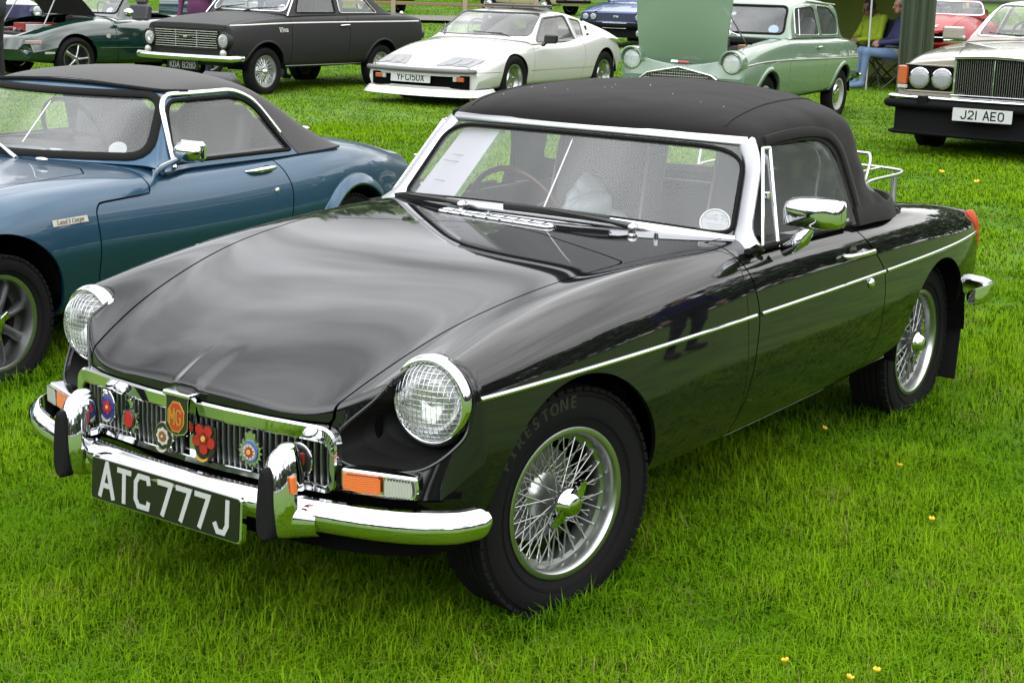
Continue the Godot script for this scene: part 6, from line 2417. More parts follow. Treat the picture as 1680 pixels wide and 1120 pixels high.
	# engine bay
	box_part(car, "engine_bay", Vector3(0, .60, .08), Vector3(1.0, .16, .9), std("engine_dark", Color(.012, .012, .012), .6))
	box_part(car, "engine_block", Vector3(0, .74, .05), Vector3(.28, .16, .5), std("engine_grey", Color(.09, .10, .11), .5))
	box_part(car, "battery", Vector3(.40, .80, -.20), Vector3(.20, .14, .16), std("battery_tan", Color(.24, .15, .08), .6))
	rod_part(car, "air_filter", Vector3(.16, .86, .0), Vector3(.16, .92, 0), .10, std("engine_dark", Color.BLACK))
	var gr := Node3D.new()
	gr.name = "grille"
	car.add_child(gr)
	var gz: float = s.zf + .022
	for k in 31:
		var x := lerpf(-.40, .40, k / 30.0)
		var hh := .06 + .065 * (1.0 - absf(x) / .42)
		box_part(gr, "slat", Vector3(x, .515 + hh / 2, gz), Vector3(.007, hh, .012), std("grille_bright", Color.WHITE), Basis(), .002)
	for k in 4:
		var w := .80 * (1.0 - k * .2)
		box_part(gr, "bar", Vector3(0, .525 + k * .028, gz + .003), Vector3(w, .006, .010), std("grille_bright", Color.WHITE), Basis(), .002)
	var rim := mm()
	tube(rim, PackedVector3Array([Vector3(-.47, .50, gz), Vector3(-.36, .575, gz + .01), Vector3(0, .645, gz + .02), Vector3(.36, .575, gz + .01), Vector3(.47, .50, gz)]), .012, 8)
	obj("grille_rim", rim, chrome, gr)
	box_part(car, "nose_badge", Vector3(0, .70, .645), Vector3(.20, .026, .012), std("badge_cream_red", Color(.50, .05, .02), .3), Basis(Vector3.RIGHT, -.5))
	box_part(car, "badge_end", Vector3(-.06, .701, .649), Vector3(.08, .028, .012), chrome, Basis(Vector3.RIGHT, -.5))
	bar(car, [Vector3(.74, .455, .48), Vector3(.765, .455, .62), Vector3(.68, .45, .71), Vector3(0, .45, .75), Vector3(-.68, .45, .71), Vector3(-.765, .455, .62), Vector3(-.74, .455, .48)], .085, .045, chrome)
	bar(car, [Vector3(-.70, .48, -2.8), Vector3(-.62, .48, -2.98), Vector3(0, .48, -3.02), Vector3(.62, .48, -2.98), Vector3(.70, .48, -2.8)], .08, .04, chrome)
	disc_on(car, o, .48, 1.04, .055, std("disc_blue", Color(.15, .23, .33), .6))
	for k in 3:
		disc_on(car, o, -.02, 1.05 + k * .07, .026, std("paper", Color.WHITE), "sticker")
	wiper_on(car, o, .05, .985, .02, .99, chrome)

func cream_limousine() -> void:
	var chrome := std("chrome", Color.WHITE)
	var cream := gloss("champagne", Color(.23, .205, .17), .18)
	var blackp := std("bumper_black", Color(.007, .007, .0075), .5, 0.0, {"metallic_specular": .08})
	var s := {"name": "champagne_limousine", "label": "champagne luxury saloon with upright slatted radiator and twin round headlamps", "pose": [-2.0, -11.5, 3.0], "paint": cream, "q": 6,
		"zr": -4.2, "zf": .80, "n": 12, "crown": .10, "drop": .4, "flat": .55, "bulge": .01, "fs": .05, "rs": .08, "fmid": .58, "rmid": .6, "fb": .012,
		"yc": [[-4.2, .85], [-3.8, .98], [-3, 1.03], [-1, 1.03], [-.75, 1.04], [-.2, 1.02], [.3, .98], [.65, .93], [.80, .90]],
		"yk": [[-4.2, .82], [-3.6, .95], [-2.8, 1.0], [-1, .99], [-.5, .975], [0, .945], [.4, .90], [.80, .825]],
		"hw": [[-4.2, .86], [-3, .93], [-1, .94], [0, .93], [.5, .915], [.80, .89]],
		"ym": [[-4.2, .40], [-3, .28], [0, .27], [.80, .34]], "arches": [[-.05, .33, .38, .91], [-3.11, .33, .38, .91]], "wheel": ["alpine", .34, .20, .21, .80],
		"doors": [[-.80, 1.2, -.66, .6, -.55, .33, -1.75, .33, -1.80, 1.2], [-1.85, 1.2, -1.80, .33, -2.55, .33, -2.85, .7, -2.85, 1.2]], "cabin": [-1.03, -3.2, .78, .95, 1.0],
		"bonnet": [.80, -1, .80, .36, .2, .50, -.78, .62, -.78, -1], "bonnet_y": .86,
		"holes": [[-.34, .57, .34, .57, .34, .865, -.34, .865], [.37, .585, .81, .585, .81, .805, .37, .805]],
		"gh": [[1.04, -.80, .80, .995, -.98, .86, .985], [1.16, -1.0, .755, 1.13, -1.12, .855, .985], [1.34, -1.28, .68, 1.33, -1.36, .845, .985], [1.42, -1.46, .66, 1.385, -1.5, .84, .985], [1.46, -1.9, .655, 1.41, -1.9, .84, .985], [1.46, -2.5, .655, 1.41, -2.5, .84, .985], [1.42, -2.95, .655, 1.37, -2.95, .84, .985], [1.30, -3.15, .68, 1.26, -3.12, .84, .985], [1.05, -3.35, .74, 1.03, -3.28, .83, .985]],
		"screen": [-.735, 1.055, .735, 1.055, .63, 1.365, -.63, 1.365], "screen_r": .05, "seal": chrome, "seal_w": .012,
		"sides": [[[-1.10, 1.01, -1.40, 1.345, -1.98, 1.37, -1.98, 1.01], .03, .009, chrome], [[-2.06, 1.01, -2.06, 1.37, -2.72, 1.36, -2.86, 1.01], .03, .009, chrome]],
		"back": [-.6, 1.08, .6, 1.08, .55, 1.32, -.55, 1.32], "seat_mat": std("seat_cream", Color(.3, .26, .2), .6)}
	var o := classic_car(s)
	var car: Node3D = o.car
	# radiator shell and slats
	var g := Node3D.new()
	g.name = "radiator_grille"
	car.add_child(g)
	var sh := mm()
	var arc := PackedVector3Array()
	for k in 21:
		var x := lerpf(-.36, .36, k / 20.0)
		arc.append(Vector3(x, .90 + .018 * (1.0 - pow(x / .36, 2.0)), .825))
	sweep(sh, arc, PackedVector2Array([Vector2(-.03, -.05), Vector2(.015, -.05), Vector2(.022, .02), Vector2(.012, .045), Vector2(-.03, .045)]), Vector3.UP)
	obj("top_shell", sh, chrome, g)
	box_part(g, "side_shell", Vector3(.352, .72, .832), Vector3(.020, .36, .05), chrome)
	box_part(g, "side_shell", Vector3(-.352, .72, .832), Vector3(.020, .36, .05), chrome)
	box_part(g, "bottom_shell", Vector3(0, .552, .835), Vector3(.76, .035, .05), chrome)
	box_part(g, "grille_back", Vector3(0, .72, .78), Vector3(.70, .34, .02), std("dark_cavity", Color.BLACK))
	for k in range(-17, 18):
		box_part(g, "slat", Vector3(k * .0198, .725, .818 + .012 * (1.0 - absf(k) / 17.0)), Vector3(.0075, .325, .022), std("slat_dark", Color(.22, .22, .21), .25, .9), Basis(), .002)
	box_part(g, "centre_rib", Vector3(0, .725, .845), Vector3(.014, .33, .022), chrome)
	var em := mm()
	rod(em, Vector3(0, .925, .80), Vector3(0, .955, .79), .009, .005)
	for sd in [1, -1]:
		tube(em, PackedVector3Array([Vector3(0, .955, .79), Vector3(.03 * sd, .968, .775), Vector3(.065 * sd, .966, .755)]), [.006, .005, .002], 6)
	obj("bonnet_mascot", em, chrome, car)
	for sd in [1, -1]:
		box_part(car, "lamp_panel", Vector3(.60 * sd, .695, .755), Vector3(.48, .24, .03), blackp)
		round_lamp(car, Vector3(.695 * sd, .695, .785), .088, 0, chrome, .006)
		round_lamp(car, Vector3(.485 * sd, .695, .79), .088, 0, chrome, .006)
		var am := mm()
		box(am, Vector3(.852, .715, .745), Vector3(.095, .17, .10), Basis(Vector3.UP, .22), .012)
		obj("indicator", am if sd > 0 else mirrored(am, false), std("amber_deep", Color(.32, .055, .006), .15, 0, {"clearcoat_enabled": true}), car)
		box_part(car, "side_light", Vector3(.852 * sd, .612, .742), Vector3(.095, .035, .10), std("clear_plastic", Color.BLACK))
		var tr := mm()
		tube(tr, PackedVector3Array([Vector3(.36, .815, .80), Vector3(.83, .815, .775), Vector3(.83, .575, .775), Vector3(.36, .575, .80)]), .006, 6, true)
		obj("lamp_surround", tr if sd > 0 else mirrored(tr, false), cream, car)
		var mi := mm()
		box(mi, Vector3(.99, 1.07, -1.08), Vector3(.22, .13, .09), Basis(Vector3.UP, .12), .022)
		rod(mi, Vector3(.86, 1.02, -1.05), Vector3(.93, 1.05, -1.07), .02)
		obj("door_mirror", mi if sd > 0 else mirrored(mi, false), cream, car)
		box_part(car, "bumper_pad", Vector3(.60 * sd, .50, .93), Vector3(.10, .085, .05), blackp, Basis(), .012)
	bar(car, [Vector3(.93, .525, .55), Vector3(.925, .525, .72), Vector3(.85, .523, .84), Vector3(0, .52, .90), Vector3(-.85, .523, .84), Vector3(-.925, .525, .72), Vector3(-.93, .525, .55)], .045, .035, chrome, "bumper_top")
	bar(car, [Vector3(.91, .465, .55), Vector3(.94, .465, .72), Vector3(.86, .463, .87), Vector3(0, .46, .93), Vector3(-.86, .463, .87), Vector3(-.94, .465, .72), Vector3(-.91, .465, .55)], .085, .05, blackp, "bumper_rubber")
	var ap := mm()
	sweep(ap, curve([Vector3(.92, .30, .50), Vector3(.90, .30, .70), Vector3(.80, .30, .80), Vector3(0, .30, .86), Vector3(-.80, .30, .80), Vector3(-.90, .30, .70), Vector3(-.92, .30, .50)], 6), PackedVector2Array([Vector2(-.12, -.03), Vector2(-.11, -.06), Vector2(-.09, -.06), Vector2(-.08, -.01), Vector2(.14, -.01), Vector2(.14, .02), Vector2(-.12, .02)]), Vector3.UP)
	obj("apron", ap, blackp, car)
	plate_on(car, Transform3D(Basis(Vector3.RIGHT, -.02), Vector3(-.03, .405, 1.0)), "J21 AEO", .53, .115, std("plate_white", Color.WHITE), std("plate_black", Color.BLACK), {}, .052)
	wiper_on(car, o, -.10, 1.06, -.42, 1.075, std("wiper_black", Color.BLACK))
	wiper_on(car, o, .50, 1.06, .18, 1.075, std("wiper_black", Color.BLACK))

func dark_green_roadster() -> void:
	var green := gloss("dark_green", Color(.003, .020, .014), .12)
	var rubber := std("rubber", Color.BLACK)
	var s := {"name": "dark_green_roadster", "label": "dark green open roadster with raised bonnet and five spoke wheels", "pose": [-15.24, -10.62, -5.0], "paint": green, "q": 8,
		"zr": -3.05, "zf": .86, "crown": .17, "drop": .5, "flat": .5, "bulge": .006, "fs": .24, "rs": .25, "fmid": .40, "rmid": .55, "fb": .05, "k_cf": [.12, .38, .7, 1.0],
		"yc": [[-3, .70], [-2.4, .86], [-1, .86], [-.5, .86], [-.2, .82], [.3, .70], [.86, .54]], "yk": [[-3, .68], [-2.3, .84], [-1.3, .80], [-.6, .81], [0, .79], [.4, .68], [.86, .52]],
		"hw": [[-3, .68], [-2.3, .83], [-1.2, .815], [0, .82], [.5, .77], [.86, .62]], "ym": [[-3, .32], [-2.2, .20], [0, .19], [.86, .26]],
		"arches": [[0, .29, .325, .79], [-2.265, .29, .325, .79]], "wheel": ["star", .288, .20, .19, .715], "doors": [[-.62, 1, -.66, .25, -1.60, .25, -1.68, .6, -1.62, 1]],
		"cabin": [-.75, -1.75, .64, .74, .80], "bonnet": [.76, -1, .70, .42, .2, .58, -.45, .62, -.52, -1], "bonnet_y": .5, "bonnet_open": true,
		"gh": [[.86, -.50, .68, .82, -.70, .74, .80], [.98, -.66, .64, .95, -.80, .73, .80], [1.13, -.86, .58, 1.10, -.93, .70, .80], [1.17, -.92, .575, 1.13, -.97, .69, .80], [1.165, -.97, .575, 1.12, -.99, .69, .8]],
		"screen": [-.655, .88, .655, .88, .56, 1.12, -.56, 1.12], "screen_r": .05, "seal_w": .012}
	var o := classic_car(s)
	var car: Node3D = o.car
	var piv := Vector3(0, .84, -.48)
	var t := Transform3D(Basis(), piv) * Transform3D(Basis(Vector3.RIGHT, -.86), Vector3.ZERO) * Transform3D(Basis(), -piv)
	var lm := mm()
	join(lm, o.bonnet, t)
	obj("raised_bonnet", lm, green, car)
	var pan := mm()
	join(pan, shifted(o.bonnet, -.02), t)
	obj("bonnet_underside", pan, std("liner_black", Color(.01, .01, .01), .9), car)
	for sd in [1, -1]:
		rod_part(car, "bonnet_strut", Vector3(.50 * sd, .72, .30), Vector3(.44 * sd, 1.12, .05), .009, std("strut_white", Color(.3, .3, .3), .4))
		var si := mm()
		for q in [[.42, .70, .66, .10]]:
			box(si, Vector3(.70, .50, .60), Vector3(.03, .05, .22), Basis(Vector3.UP, -.42), .01)
		obj("indicator", si if sd > 0 else mirrored(si, false), std("lamp_pink", Color(.33, .24, .22), .2), car)
		var rp := mm()
		var f: Array = find(o.skin, "zy", Vector2(.40, .36))
		box(rp, f[0], Vector3(.02, .035, .15), Basis(Vector3.UP, -.1), .008)
		obj("side_repeater", rp if sd > 0 else mirrored(rp, false), std("clear_plastic", Color.BLACK), car)
		var mi := mm()
		ball(mi, Vector3(.89, .90, -.78), Vector3(.095, .060, .06), Basis(), 18)
		obj("door_mirror", mi if sd > 0 else mirrored(mi, false), std("chrome", Color.WHITE), car)
		var fb := mm()
		var ff: Array = find(o.skin, "zy", Vector2(-.50, .58))
		lathe(fb, [[.033, .0], [.033, .004], [0, .006]], Transform3D(Basis(), ff[0]), 18)
		obj("wing_badge", fb if sd > 0 else mirrored(fb, false), std("badge_white", Color.WHITE), car)
		var tr := mm()
		trim_line(tr, [Vector2(-.36, .42), Vector2(-.8, .42), Vector2(-1.3, .42), Vector2(-1.9, .42)], dprof(.006, .012), o.skin)
		obj("side_rib", tr if sd > 0 else mirrored(tr, false), green, car)
	box_part(car, "engine_bay", Vector3(0, .56, .08), Vector3(1.05, .10, .95), std("engine_dark", Color.BLACK))
	box_part(car, "cam_cover", Vector3(0, .68, .10), Vector3(.26, .10, .55), std("cam_red", Color(.2, .01, .01), .4))
	for k in 6:
		rod_part(car, "engine_hose", Vector3(-.35 + k * .13, .64, .40), Vector3(-.28 + k * .12, .66, -.1), .022, std(["engine_grey", "badge_red", "strut_white"][k % 3], Color(.3, .3, .3)))
	box_part(car, "air_box", Vector3(.35, .66, .28), Vector3(.26, .12, .26), std("strut_white", Color.WHITE))
	disc_on(car, o, .52, .93, .05, std("paper", Color.WHITE))

func far_cars() -> void:
	var chrome := std("chrome", Color.WHITE)
	var blackp := std("bumper_black", Color.BLACK)
	# blue coupe with four square-set lamps, far behind the white one
	var blue := gloss("far_blue", Color(.05, .085, .22), .2)
	var s := {"name": "far_blue_coupe", "label": "blue coupe with four round headlamps far behind the white coupe", "pose": [-14.78, -25.25, 13.0], "paint": blue, "q": 4,
		"zr": -3.5, "zf": .82, "crown": .08, "drop": .4, "flat": .5, "fs": .08, "rs": .08, "fmid": .5, "rmid": .6,
		"yc": [[-3.5, .86], [-2.6, .95], [-.6, .95], [0, .90], [.82, .74]], "yk": [[-3.5, .84], [-2.6, .92], [-.6, .90], [0, .86], [.82, .72]], "hw": [[-3.5, .78], [-2, .85], [0, .85], [.82, .82]], "ym": [[-3.5, .36], [-2, .26], [0, .26], [.82, .28]],
		"arches": [[0, .31, .34, .83], [-2.56, .31, .34, .83]], "wheel": ["star", .31, .19, .18, .74], "doors": [[-.6, 1.1, -.6, .3, -1.9, .3, -1.9, 1.1]], "cabin": [-.6, -2.6, .72, .85, .93], "bonnet": [.8, -1, .8, .72, -.5, .72, -.5, -1], "bonnet_y": .7,
		"gh": [[.96, -.55, .72, .92, -.68, .77, .91], [1.1, -.8, .66, 1.08, -.88, .76, .91], [1.25, -1.05, .60, 1.23, -1.1, .75, .91], [1.32, -1.3, .58, 1.28, -1.3, .74, .91], [1.32, -1.8, .58, 1.28, -1.8, .74, .92], [1.2, -2.3, .6, 1.16, -2.3, .74, .92], [1.0, -2.75, .66, .97, -2.7, .75, .92]],
		"screen": [-.68, .98, .68, .98, .57, 1.25, -.57, 1.25], "sides": [[[-.85, .94, -1.15, 1.23, -1.9, 1.24, -2.3, .95], .05, .01, blackp]]}
	var o := classic_car(s)
	var car: Node3D = o.car
	box_part(car, "grille_panel", Vector3(0, .62, .825), Vector3(1.5, .17, .03), std("grille_navy", Color(.01, .015, .04), .4))
	for x in [.66, .49, -.49, -.66]:
		round_lamp(car, Vector3(x, .62, .85), .068, 0, blackp, .004)
	box_part(car, "grille_oval", Vector3(0, .625, .845), Vector3(.12, .045, .012), chrome)
	bar(car, [Vector3(.84, .46, .6), Vector3(.83, .46, .84), Vector3(0, .45, .90), Vector3(-.83, .46, .84), Vector3(-.84, .46, .6)], .12, .05, blackp)
	plate_on(car, Transform3D(Basis(), Vector3(0, .455, .925)), "BAO377D", .52, .12, std("plate_white", Color.WHITE), std("plate_black", Color.BLACK))
	for sd in [1, -1]:
		box_part(car, "indicator", Vector3(.55 * sd, .46, .90), Vector3(.2, .05, .03), std("amber_deep", Color.BLACK))
		round_lamp(car, Vector3(.52 * sd, .30, .86), .06, 0, chrome, .004, "fog_lamp")
	box_part(car, "apron", Vector3(0, .30, .80), Vector3(1.5, .18, .06), blackp)
	# red sports car nose beside the shelter
	var red := std("far_red", Color(.22, .007, .010), .22, 0.0, {"metallic_specular": .3})
	s = {"name": "red_sports_car", "label": "red long nosed sports car with an oval mouth beyond the shelter", "pose": [-7.62, -24.1, 9.0], "paint": red, "q": 5,
		"zr": -3.3, "zf": .98, "crown": .24, "drop": .5, "flat": .35, "fs": .45, "rs": .4, "fmid": .56, "rmid": .6, "fb": .03,
		"yc": [[-3.3, .6], [-2.4, .88], [-1.3, .90], [-.6, .95], [0, .91], [.5, .80], [.98, .66]], "yk": [[-3.3, .58], [-2.4, .84], [-1.3, .82], [-.6, .82], [0, .82], [.5, .74], [.98, .62]], "hw": [[-3.3, .5], [-2.4, .80], [-1.2, .82], [0, .82], [.5, .75], [.98, .52]], "ym": [[-3.3, .4], [-2, .25], [0, .25], [.98, .40]],
		"arches": [[0, .31, .35, .80], [-2.44, .31, .33, .80]], "wheel": ["viva", .32, .2, .16, .70], "doors": [[-1.2, 1.1, -1.2, .3, -2.1, .3, -2.1, 1.1]], "cabin": [-1.15, -2.2, .6, .8, .86], "holes": [[-.34, .53, -.22, .49, .22, .49, .34, .53, .34, .58, .22, .625, -.22, .625, -.34, .58]], "bonnet": [.85, -1, .8, .40, -.9, .55, -1.0, -1], "bonnet_y": .68,
		"gh": [[.93, -1.08, .62, .86, -1.3, .70, .84], [1.05, -1.25, .57, 1.0, -1.38, .68, .84], [1.2, -1.48, .50, 1.16, -1.5, .64, .84], [1.22, -1.53, .5, 1.17, -1.54, .64, .84]], "screen": [-.6, .93, .6, .93, .49, 1.17, -.49, 1.17], "seal": chrome}
	o = classic_car(s)
	car = o.car
	box_part(car, "mouth", Vector3(0, .56, .90), Vector3(.74, .16, .03), std("dark_cavity", Color.BLACK))
	bar(car, [Vector3(.36, .555, .99), Vector3(0, .557, 1.04), Vector3(-.36, .555, .99)], .02, .012, chrome, "mouth_bar")
	for sd in [1, -1]:
		bar(car, [Vector3(.36 * sd, .50, 1.0), Vector3(.5 * sd, .50, .94), Vector3(.66 * sd, .50, .66)], .06, .03, chrome, "quarter_bumper")
	box_part(car, "chin", Vector3(0, .44, .90), Vector3(.9, .05, .1), red, Basis(), .02)
	var lt := mm()
	var bf: Array = find(o.skin, "zx", Vector2(.72, .0))
	join(lt, text_mesh("BYT 788C", .085, true), Transform3D(Basis(Vector3.RIGHT, -1.15), bf[0] + Vector3(-.05, .008, 0)))
	obj("bonnet_letters", lt, std("stripe_white", Color.WHITE), car)
	# purple car at the top left, beige car and yellow van along the far path: only their lower halves come into the picture
	for q in [["purple_saloon", "dark violet saloon behind the raised bonnet of the dark green roadster", [-22.4, -14.9, 80.0], Color(.03, .03, .075)], ["beige_saloon", "beige saloon on the far grass behind the white coupe's roof", [-27.6, -41.4, 85.0], Color(.30, .25, .17)], ["yellow_hatchback", "yellow car at the far edge of the field above the grey saloon's boot", [-31.6, -36.8, 70.0], Color(.55, .42, .02)], ["teal_estate", "dark teal car standing behind the boot of the grey saloon", [-16.6, -17.2, 84.0], Color(.006, .03, .032)]]:
		s = {"name": q[0], "label": q[1], "pose": q[2], "paint": gloss(q[0] + "_paint", q[3], .15), "q": 4, "zr": -3.3, "zf": .8, "crown": .08, "fs": .1, "rs": .1,
			"yc": [[-3.3, .9], [-1, .95], [0, .92], [.8, .75]], "yk": [[-3.3, .88], [-1, .92], [0, .88], [.8, .72]], "hw": [[-3.3, .75], [-1, .82], [.8, .76]], "ym": [[-3.3, .35], [-1, .27], [.8, .32]], "arches": [[0, .31, .34, .8], [-2.5, .31, .34, .8]], "wheel": ["steel", .31, .19, .17, .72],
			"doors": [[-.55, 1.1, -.55, .32, -1.45, .32, -1.45, 1.1], [-1.47, 1.1, -1.47, .32, -2.1, .32, -2.3, 1.1]], "cabin": [-.55, -2.7, .7, .86, .93],
			"gh": [[.96, -.5, .7, .92, -.6, .76, .91], [1.2, -.85, .62, 1.18, -.9, .75, .91], [1.36, -1.15, .58, 1.32, -1.2, .73, .91], [1.38, -1.8, .58, 1.34, -1.8, .73, .91], [1.3, -2.35, .6, 1.26, -2.35, .74, .91], [1.0, -2.75, .66, .97, -2.7, .75, .91]], "screen": [-.66, .99, .66, .99, .57, 1.3, -.57, 1.3], "sides": [[[-.8, .95, -1.1, 1.3, -2.2, 1.3, -2.45, .95], .06, .01, blackp]]}
		o = classic_car(s)
		bar(o.car, [Vector3(.8, .46, .6), Vector3(.76, .46, .8), Vector3(0, .46, .88), Vector3(-.76, .46, .8), Vector3(-.8, .46, .6)], .1, .04, blackp)
		bar(o.car, [Vector3(-.8, .46, -3.0), Vector3(-.74, .46, -3.3), Vector3(0, .46, -3.38), Vector3(.74, .46, -3.3), Vector3(.8, .46, -3.0)], .1, .04, blackp)
		for sd in [1, -1]:
			round_lamp(o.car, Vector3(.55 * sd, .62, .82), .085, 0, chrome)

# ---------------------------------------------------------------- grass, flowers, path, far trees
func tuft(blades: int, h: float, w: float, spread: float, sd: int) -> ArrayMesh:
	var r := RandomNumberGenerator.new()
	r.seed = sd
	var m := mm()
	for k in blades:
		var a := r.randf() * TAU
		var d := sqrt(r.randf()) * spread
		var p := Vector3(cos(a) * d, -.012, sin(a) * d)
		var f := r.randf() * TAU
		if h > .1:       # long blades of one clump lie over together
			f = .9 + r.randf_range(-.9, .9)
		var lean := Vector3(cos(f), 0, sin(f)) * (r.randf_range(.25, 1.25) if h < .1 else r.randf_range(.8, 1.7))
		var hh := h * r.randf_range(.55, 1.25)
		var ww := w * r.randf_range(.7, 1.2) * .5
		var side := Vector3(-sin(f + r.randf_range(-1, 1)), 0, cos(f))
		var p1 := p + Vector3(0, hh * .55, 0) + lean * hh * .18
		var p2 := p + Vector3(0, hh * maxf(.3, 1.0 - .38 * lean.length()), 0) + lean * hh * .72
		var n := (lean.normalized() * -.35 + Vector3.UP * .9 + side * r.randf_range(-.3, .3)).normalized()
		var s: int = m.p.size()
		for q in [p - side * ww, p + side * ww, p1 - side * ww * .8, p1 + side * ww * .8, p2]:
			m.p.append(q)
			m.n.append(n)
		for q in [s, s + 1, s + 3, s, s + 3, s + 2, s + 2, s + 3, s + 4]:
			m.i.append(q)
	return mesh_of([m])

func build_grass() -> void:
	var gm := std("grass_blade", Color(1, 1, 1), .7, 0.0, {"vertex_color_use_as_albedo": true, "cull_mode": BaseMaterial3D.CULL_DISABLED, "backlight_enabled": true, "backlight": Color(.26, .38, .03), "metallic_specular": .06})
	var f := FastNoiseLite.new()
	f.seed = 21
	f.frequency = .55
	f.fractal_octaves = 3
	var fine := FastNoiseLite.new()
	fine.seed = 22
	fine.frequency = 2.3
	var tyres := [[.59, 0.0], [.59, -2.311], [-.59, 0.0], [-.59, -2.311]]
	var fwd := Vector2(-sin(deg_to_rad(35.686)), -cos(deg_to_rad(35.686)))
	var rgt := Vector2(-fwd.y, fwd.x)
	# bands: from, to, tufts per square metre, blades, height, blade width, spread, variants
	for band in [[2.2, 7.5, 95, 11, .115, .0026, .045, 4], [2.2, 5.2, 2000, 18, .064, .0027, .05, 5], [5.2, 9.0, 1100, 18, .056, .0034, .07, 5], [9.0, 16.0, 420, 22, .044, .0050, .12, 4], [16.0, 30.0, 130, 28, .036, .008, .20, 3], [30.0, 75.0, 16.0, 34, .036, .018, .6, 2]]:
		var lists := []
		var cols := []
		for v in band[7]:
			lists.append([])
			cols.append([])
		var d0: float = band[0]
		var d1: float = band[1]
		var area := 0.0
		var half := .47
		area = (d1 * d1 - d0 * d0) * .5 * (half * 2.0)
		var total := int(area * band[2])
		for k in total:
			var d := sqrt(lerpf(d0 * d0, d1 * d1, rng.randf()))
			var a := rng.randf_range(-half, half)
			var dir := fwd * cos(a) + rgt * sin(a)
			var x := 2.68 + dir.x * d
			var z := 3.08 + dir.y * d
			var skip := false
			for t in tyres:
				if absf(x - t[0]) < .085 and absf(z - t[1]) < .16:
					skip = true
			if skip:
				continue
			var nn := f.get_noise_2d(x, z)
			var fi := fine.get_noise_2d(x, z)
			var hs := 1.0 + nn * .75 + fi * .55 + rng.randf_range(-.2, .25)
			var b := Basis(Vector3.UP, rng.randf() * TAU).scaled(Vector3(1, clampf(hs, .4, 2.0), 1))
			var v := rng.randi() % int(band[7])
			lists[v].append(Transform3D(b, Vector3(x, ground_y(x, z), z)))
			var t := clampf(.5 + nn * .9 + fi * .6 + rng.randf_range(-.35, .35), 0, 1)
			var c := Color(.060, .146, .003).lerp(Color(.124, .226, .005), t)
			if rng.randf() < .035:
				c = Color(.15, .14, .045)
			cols[v].append(c)
		for v in band[7]:
			var mu := MultiMesh.new()
			mu.transform_format = MultiMesh.TRANSFORM_3D
			mu.use_colors = true
			mu.mesh = tuft(band[3], band[4], band[5], band[6], 100 + v * 7 + int(d0 * 10))
			mu.instance_count = lists[v].size()
			for k in lists[v].size():
				mu.set_instance_transform(k, lists[v][k])
				mu.set_instance_color(k, cols[v][k])
			var o := MultiMeshInstance3D.new()
			o.name = numbered("grass")
			o.multimesh = mu
			o.material_override = gm
			add_child(o)
			o.set_meta("kind", "stuff")
			tag(o, "uneven bright green grass of the show field", "grass")

func build_tyre_grass() -> void:       # longer blades left round the wheels, where no mower or foot goes
	var m := tuft(14, .085, .0030, .04, 77)
	var where := []
	for t in [[.60, 0.0], [.60, -2.311], [-.60, 0.0], [-.60, -2.311], [-2.33, -.43], [-2.6, -2.75]]:
		for k in 150:
			var a := rng.randf() * TAU
			var p := Vector2(t[0] + cos(a) * rng.randf_range(.09, .16), t[1] + sin(a) * rng.randf_range(.14, .30))
			if absf(p.x - t[0]) < .08 and absf(p.y - t[1]) < .17:
				continue
			where.append(Transform3D(Basis(Vector3.UP, rng.randf() * TAU).scaled(Vector3.ONE * rng.randf_range(.7, 1.25)), Vector3(p.x, ground_y(p.x, p.y), p.y)))
	var mu := MultiMesh.new()
	mu.transform_format = MultiMesh.TRANSFORM_3D
	mu.use_colors = true
	mu.mesh = m
	mu.instance_count = where.size()
	for k in where.size():
		mu.set_instance_transform(k, where[k])
		mu.set_instance_color(k, Color(.036, .105, .002).lerp(Color(.09, .18, .004), rng.randf()))
	var o := MultiMeshInstance3D.new()
	o.name = numbered("grass")
	o.multimesh = mu
	o.material_override = mats["grass_blade"]
	add_child(o)
	o.set_meta("kind", "stuff")
	tag(o, "longer grass left standing round the tyres", "grass")

func build_flowers() -> void:
	var yellow := std("petal_yellow", Color(.55, .33, .005), .5)
	var m := mm()
	for k in 5:
		var b := Basis(Vector3.UP, TAU * k / 5)
		ball(m, b * Vector3(.0068, .005, 0), Vector3(.0078, .0035, .0065), b * Basis(Vector3.BACK, .95), 8)
	ball(m, Vector3(0, .002, 0), Vector3(.004, .004, .004), Basis(), 6)
	var head := mesh_of([m])
	var st := mm()
	rod(st, Vector3(0, -.09, 0), Vector3.ZERO, .0012, .001, 5)
	var stem := mesh_of([st])
	for q in [[.62, -1.62], [1.475, -.05], [1.30, .06], [1.44, .02], [.97, -1.42], [1.22, -1.05], [-.95, -9.2], [-.97, -9.0], [-.80, -9.1], [-.88, -8.85], [-1.35, -8.7], [-1.75, -9.0], [-.25, -6.7], [-7.9, -11.2], [-7.5, -11.0], [-8.3, -11.3], [-3.2, -8.1], [-3.4, -10.9], [1.15, .55]]:
		var o := Node3D.new()
		o.name = numbered("buttercup")
		add_child(o)
		o.position = Vector3(q[0], ground_y(q[0], q[1]) + rng.randf_range(.065, .085), q[1])
		o.rotation = Vector3(rng.randf_range(-.3, .3), rng.randf() * 6, rng.randf_range(-.3, .3))
		var big := .8 if q[1] > -4 else 1.9
		o.scale = Vector3.ONE * big
		obj("flower", head, yellow, o)
		obj("stem", stem, std("stem_green", Color(.06, .15, .01), .6), o)
		tag(o, "small yellow buttercup in flower in the grass", "flower", "yellow buttercups scattered in the grass")

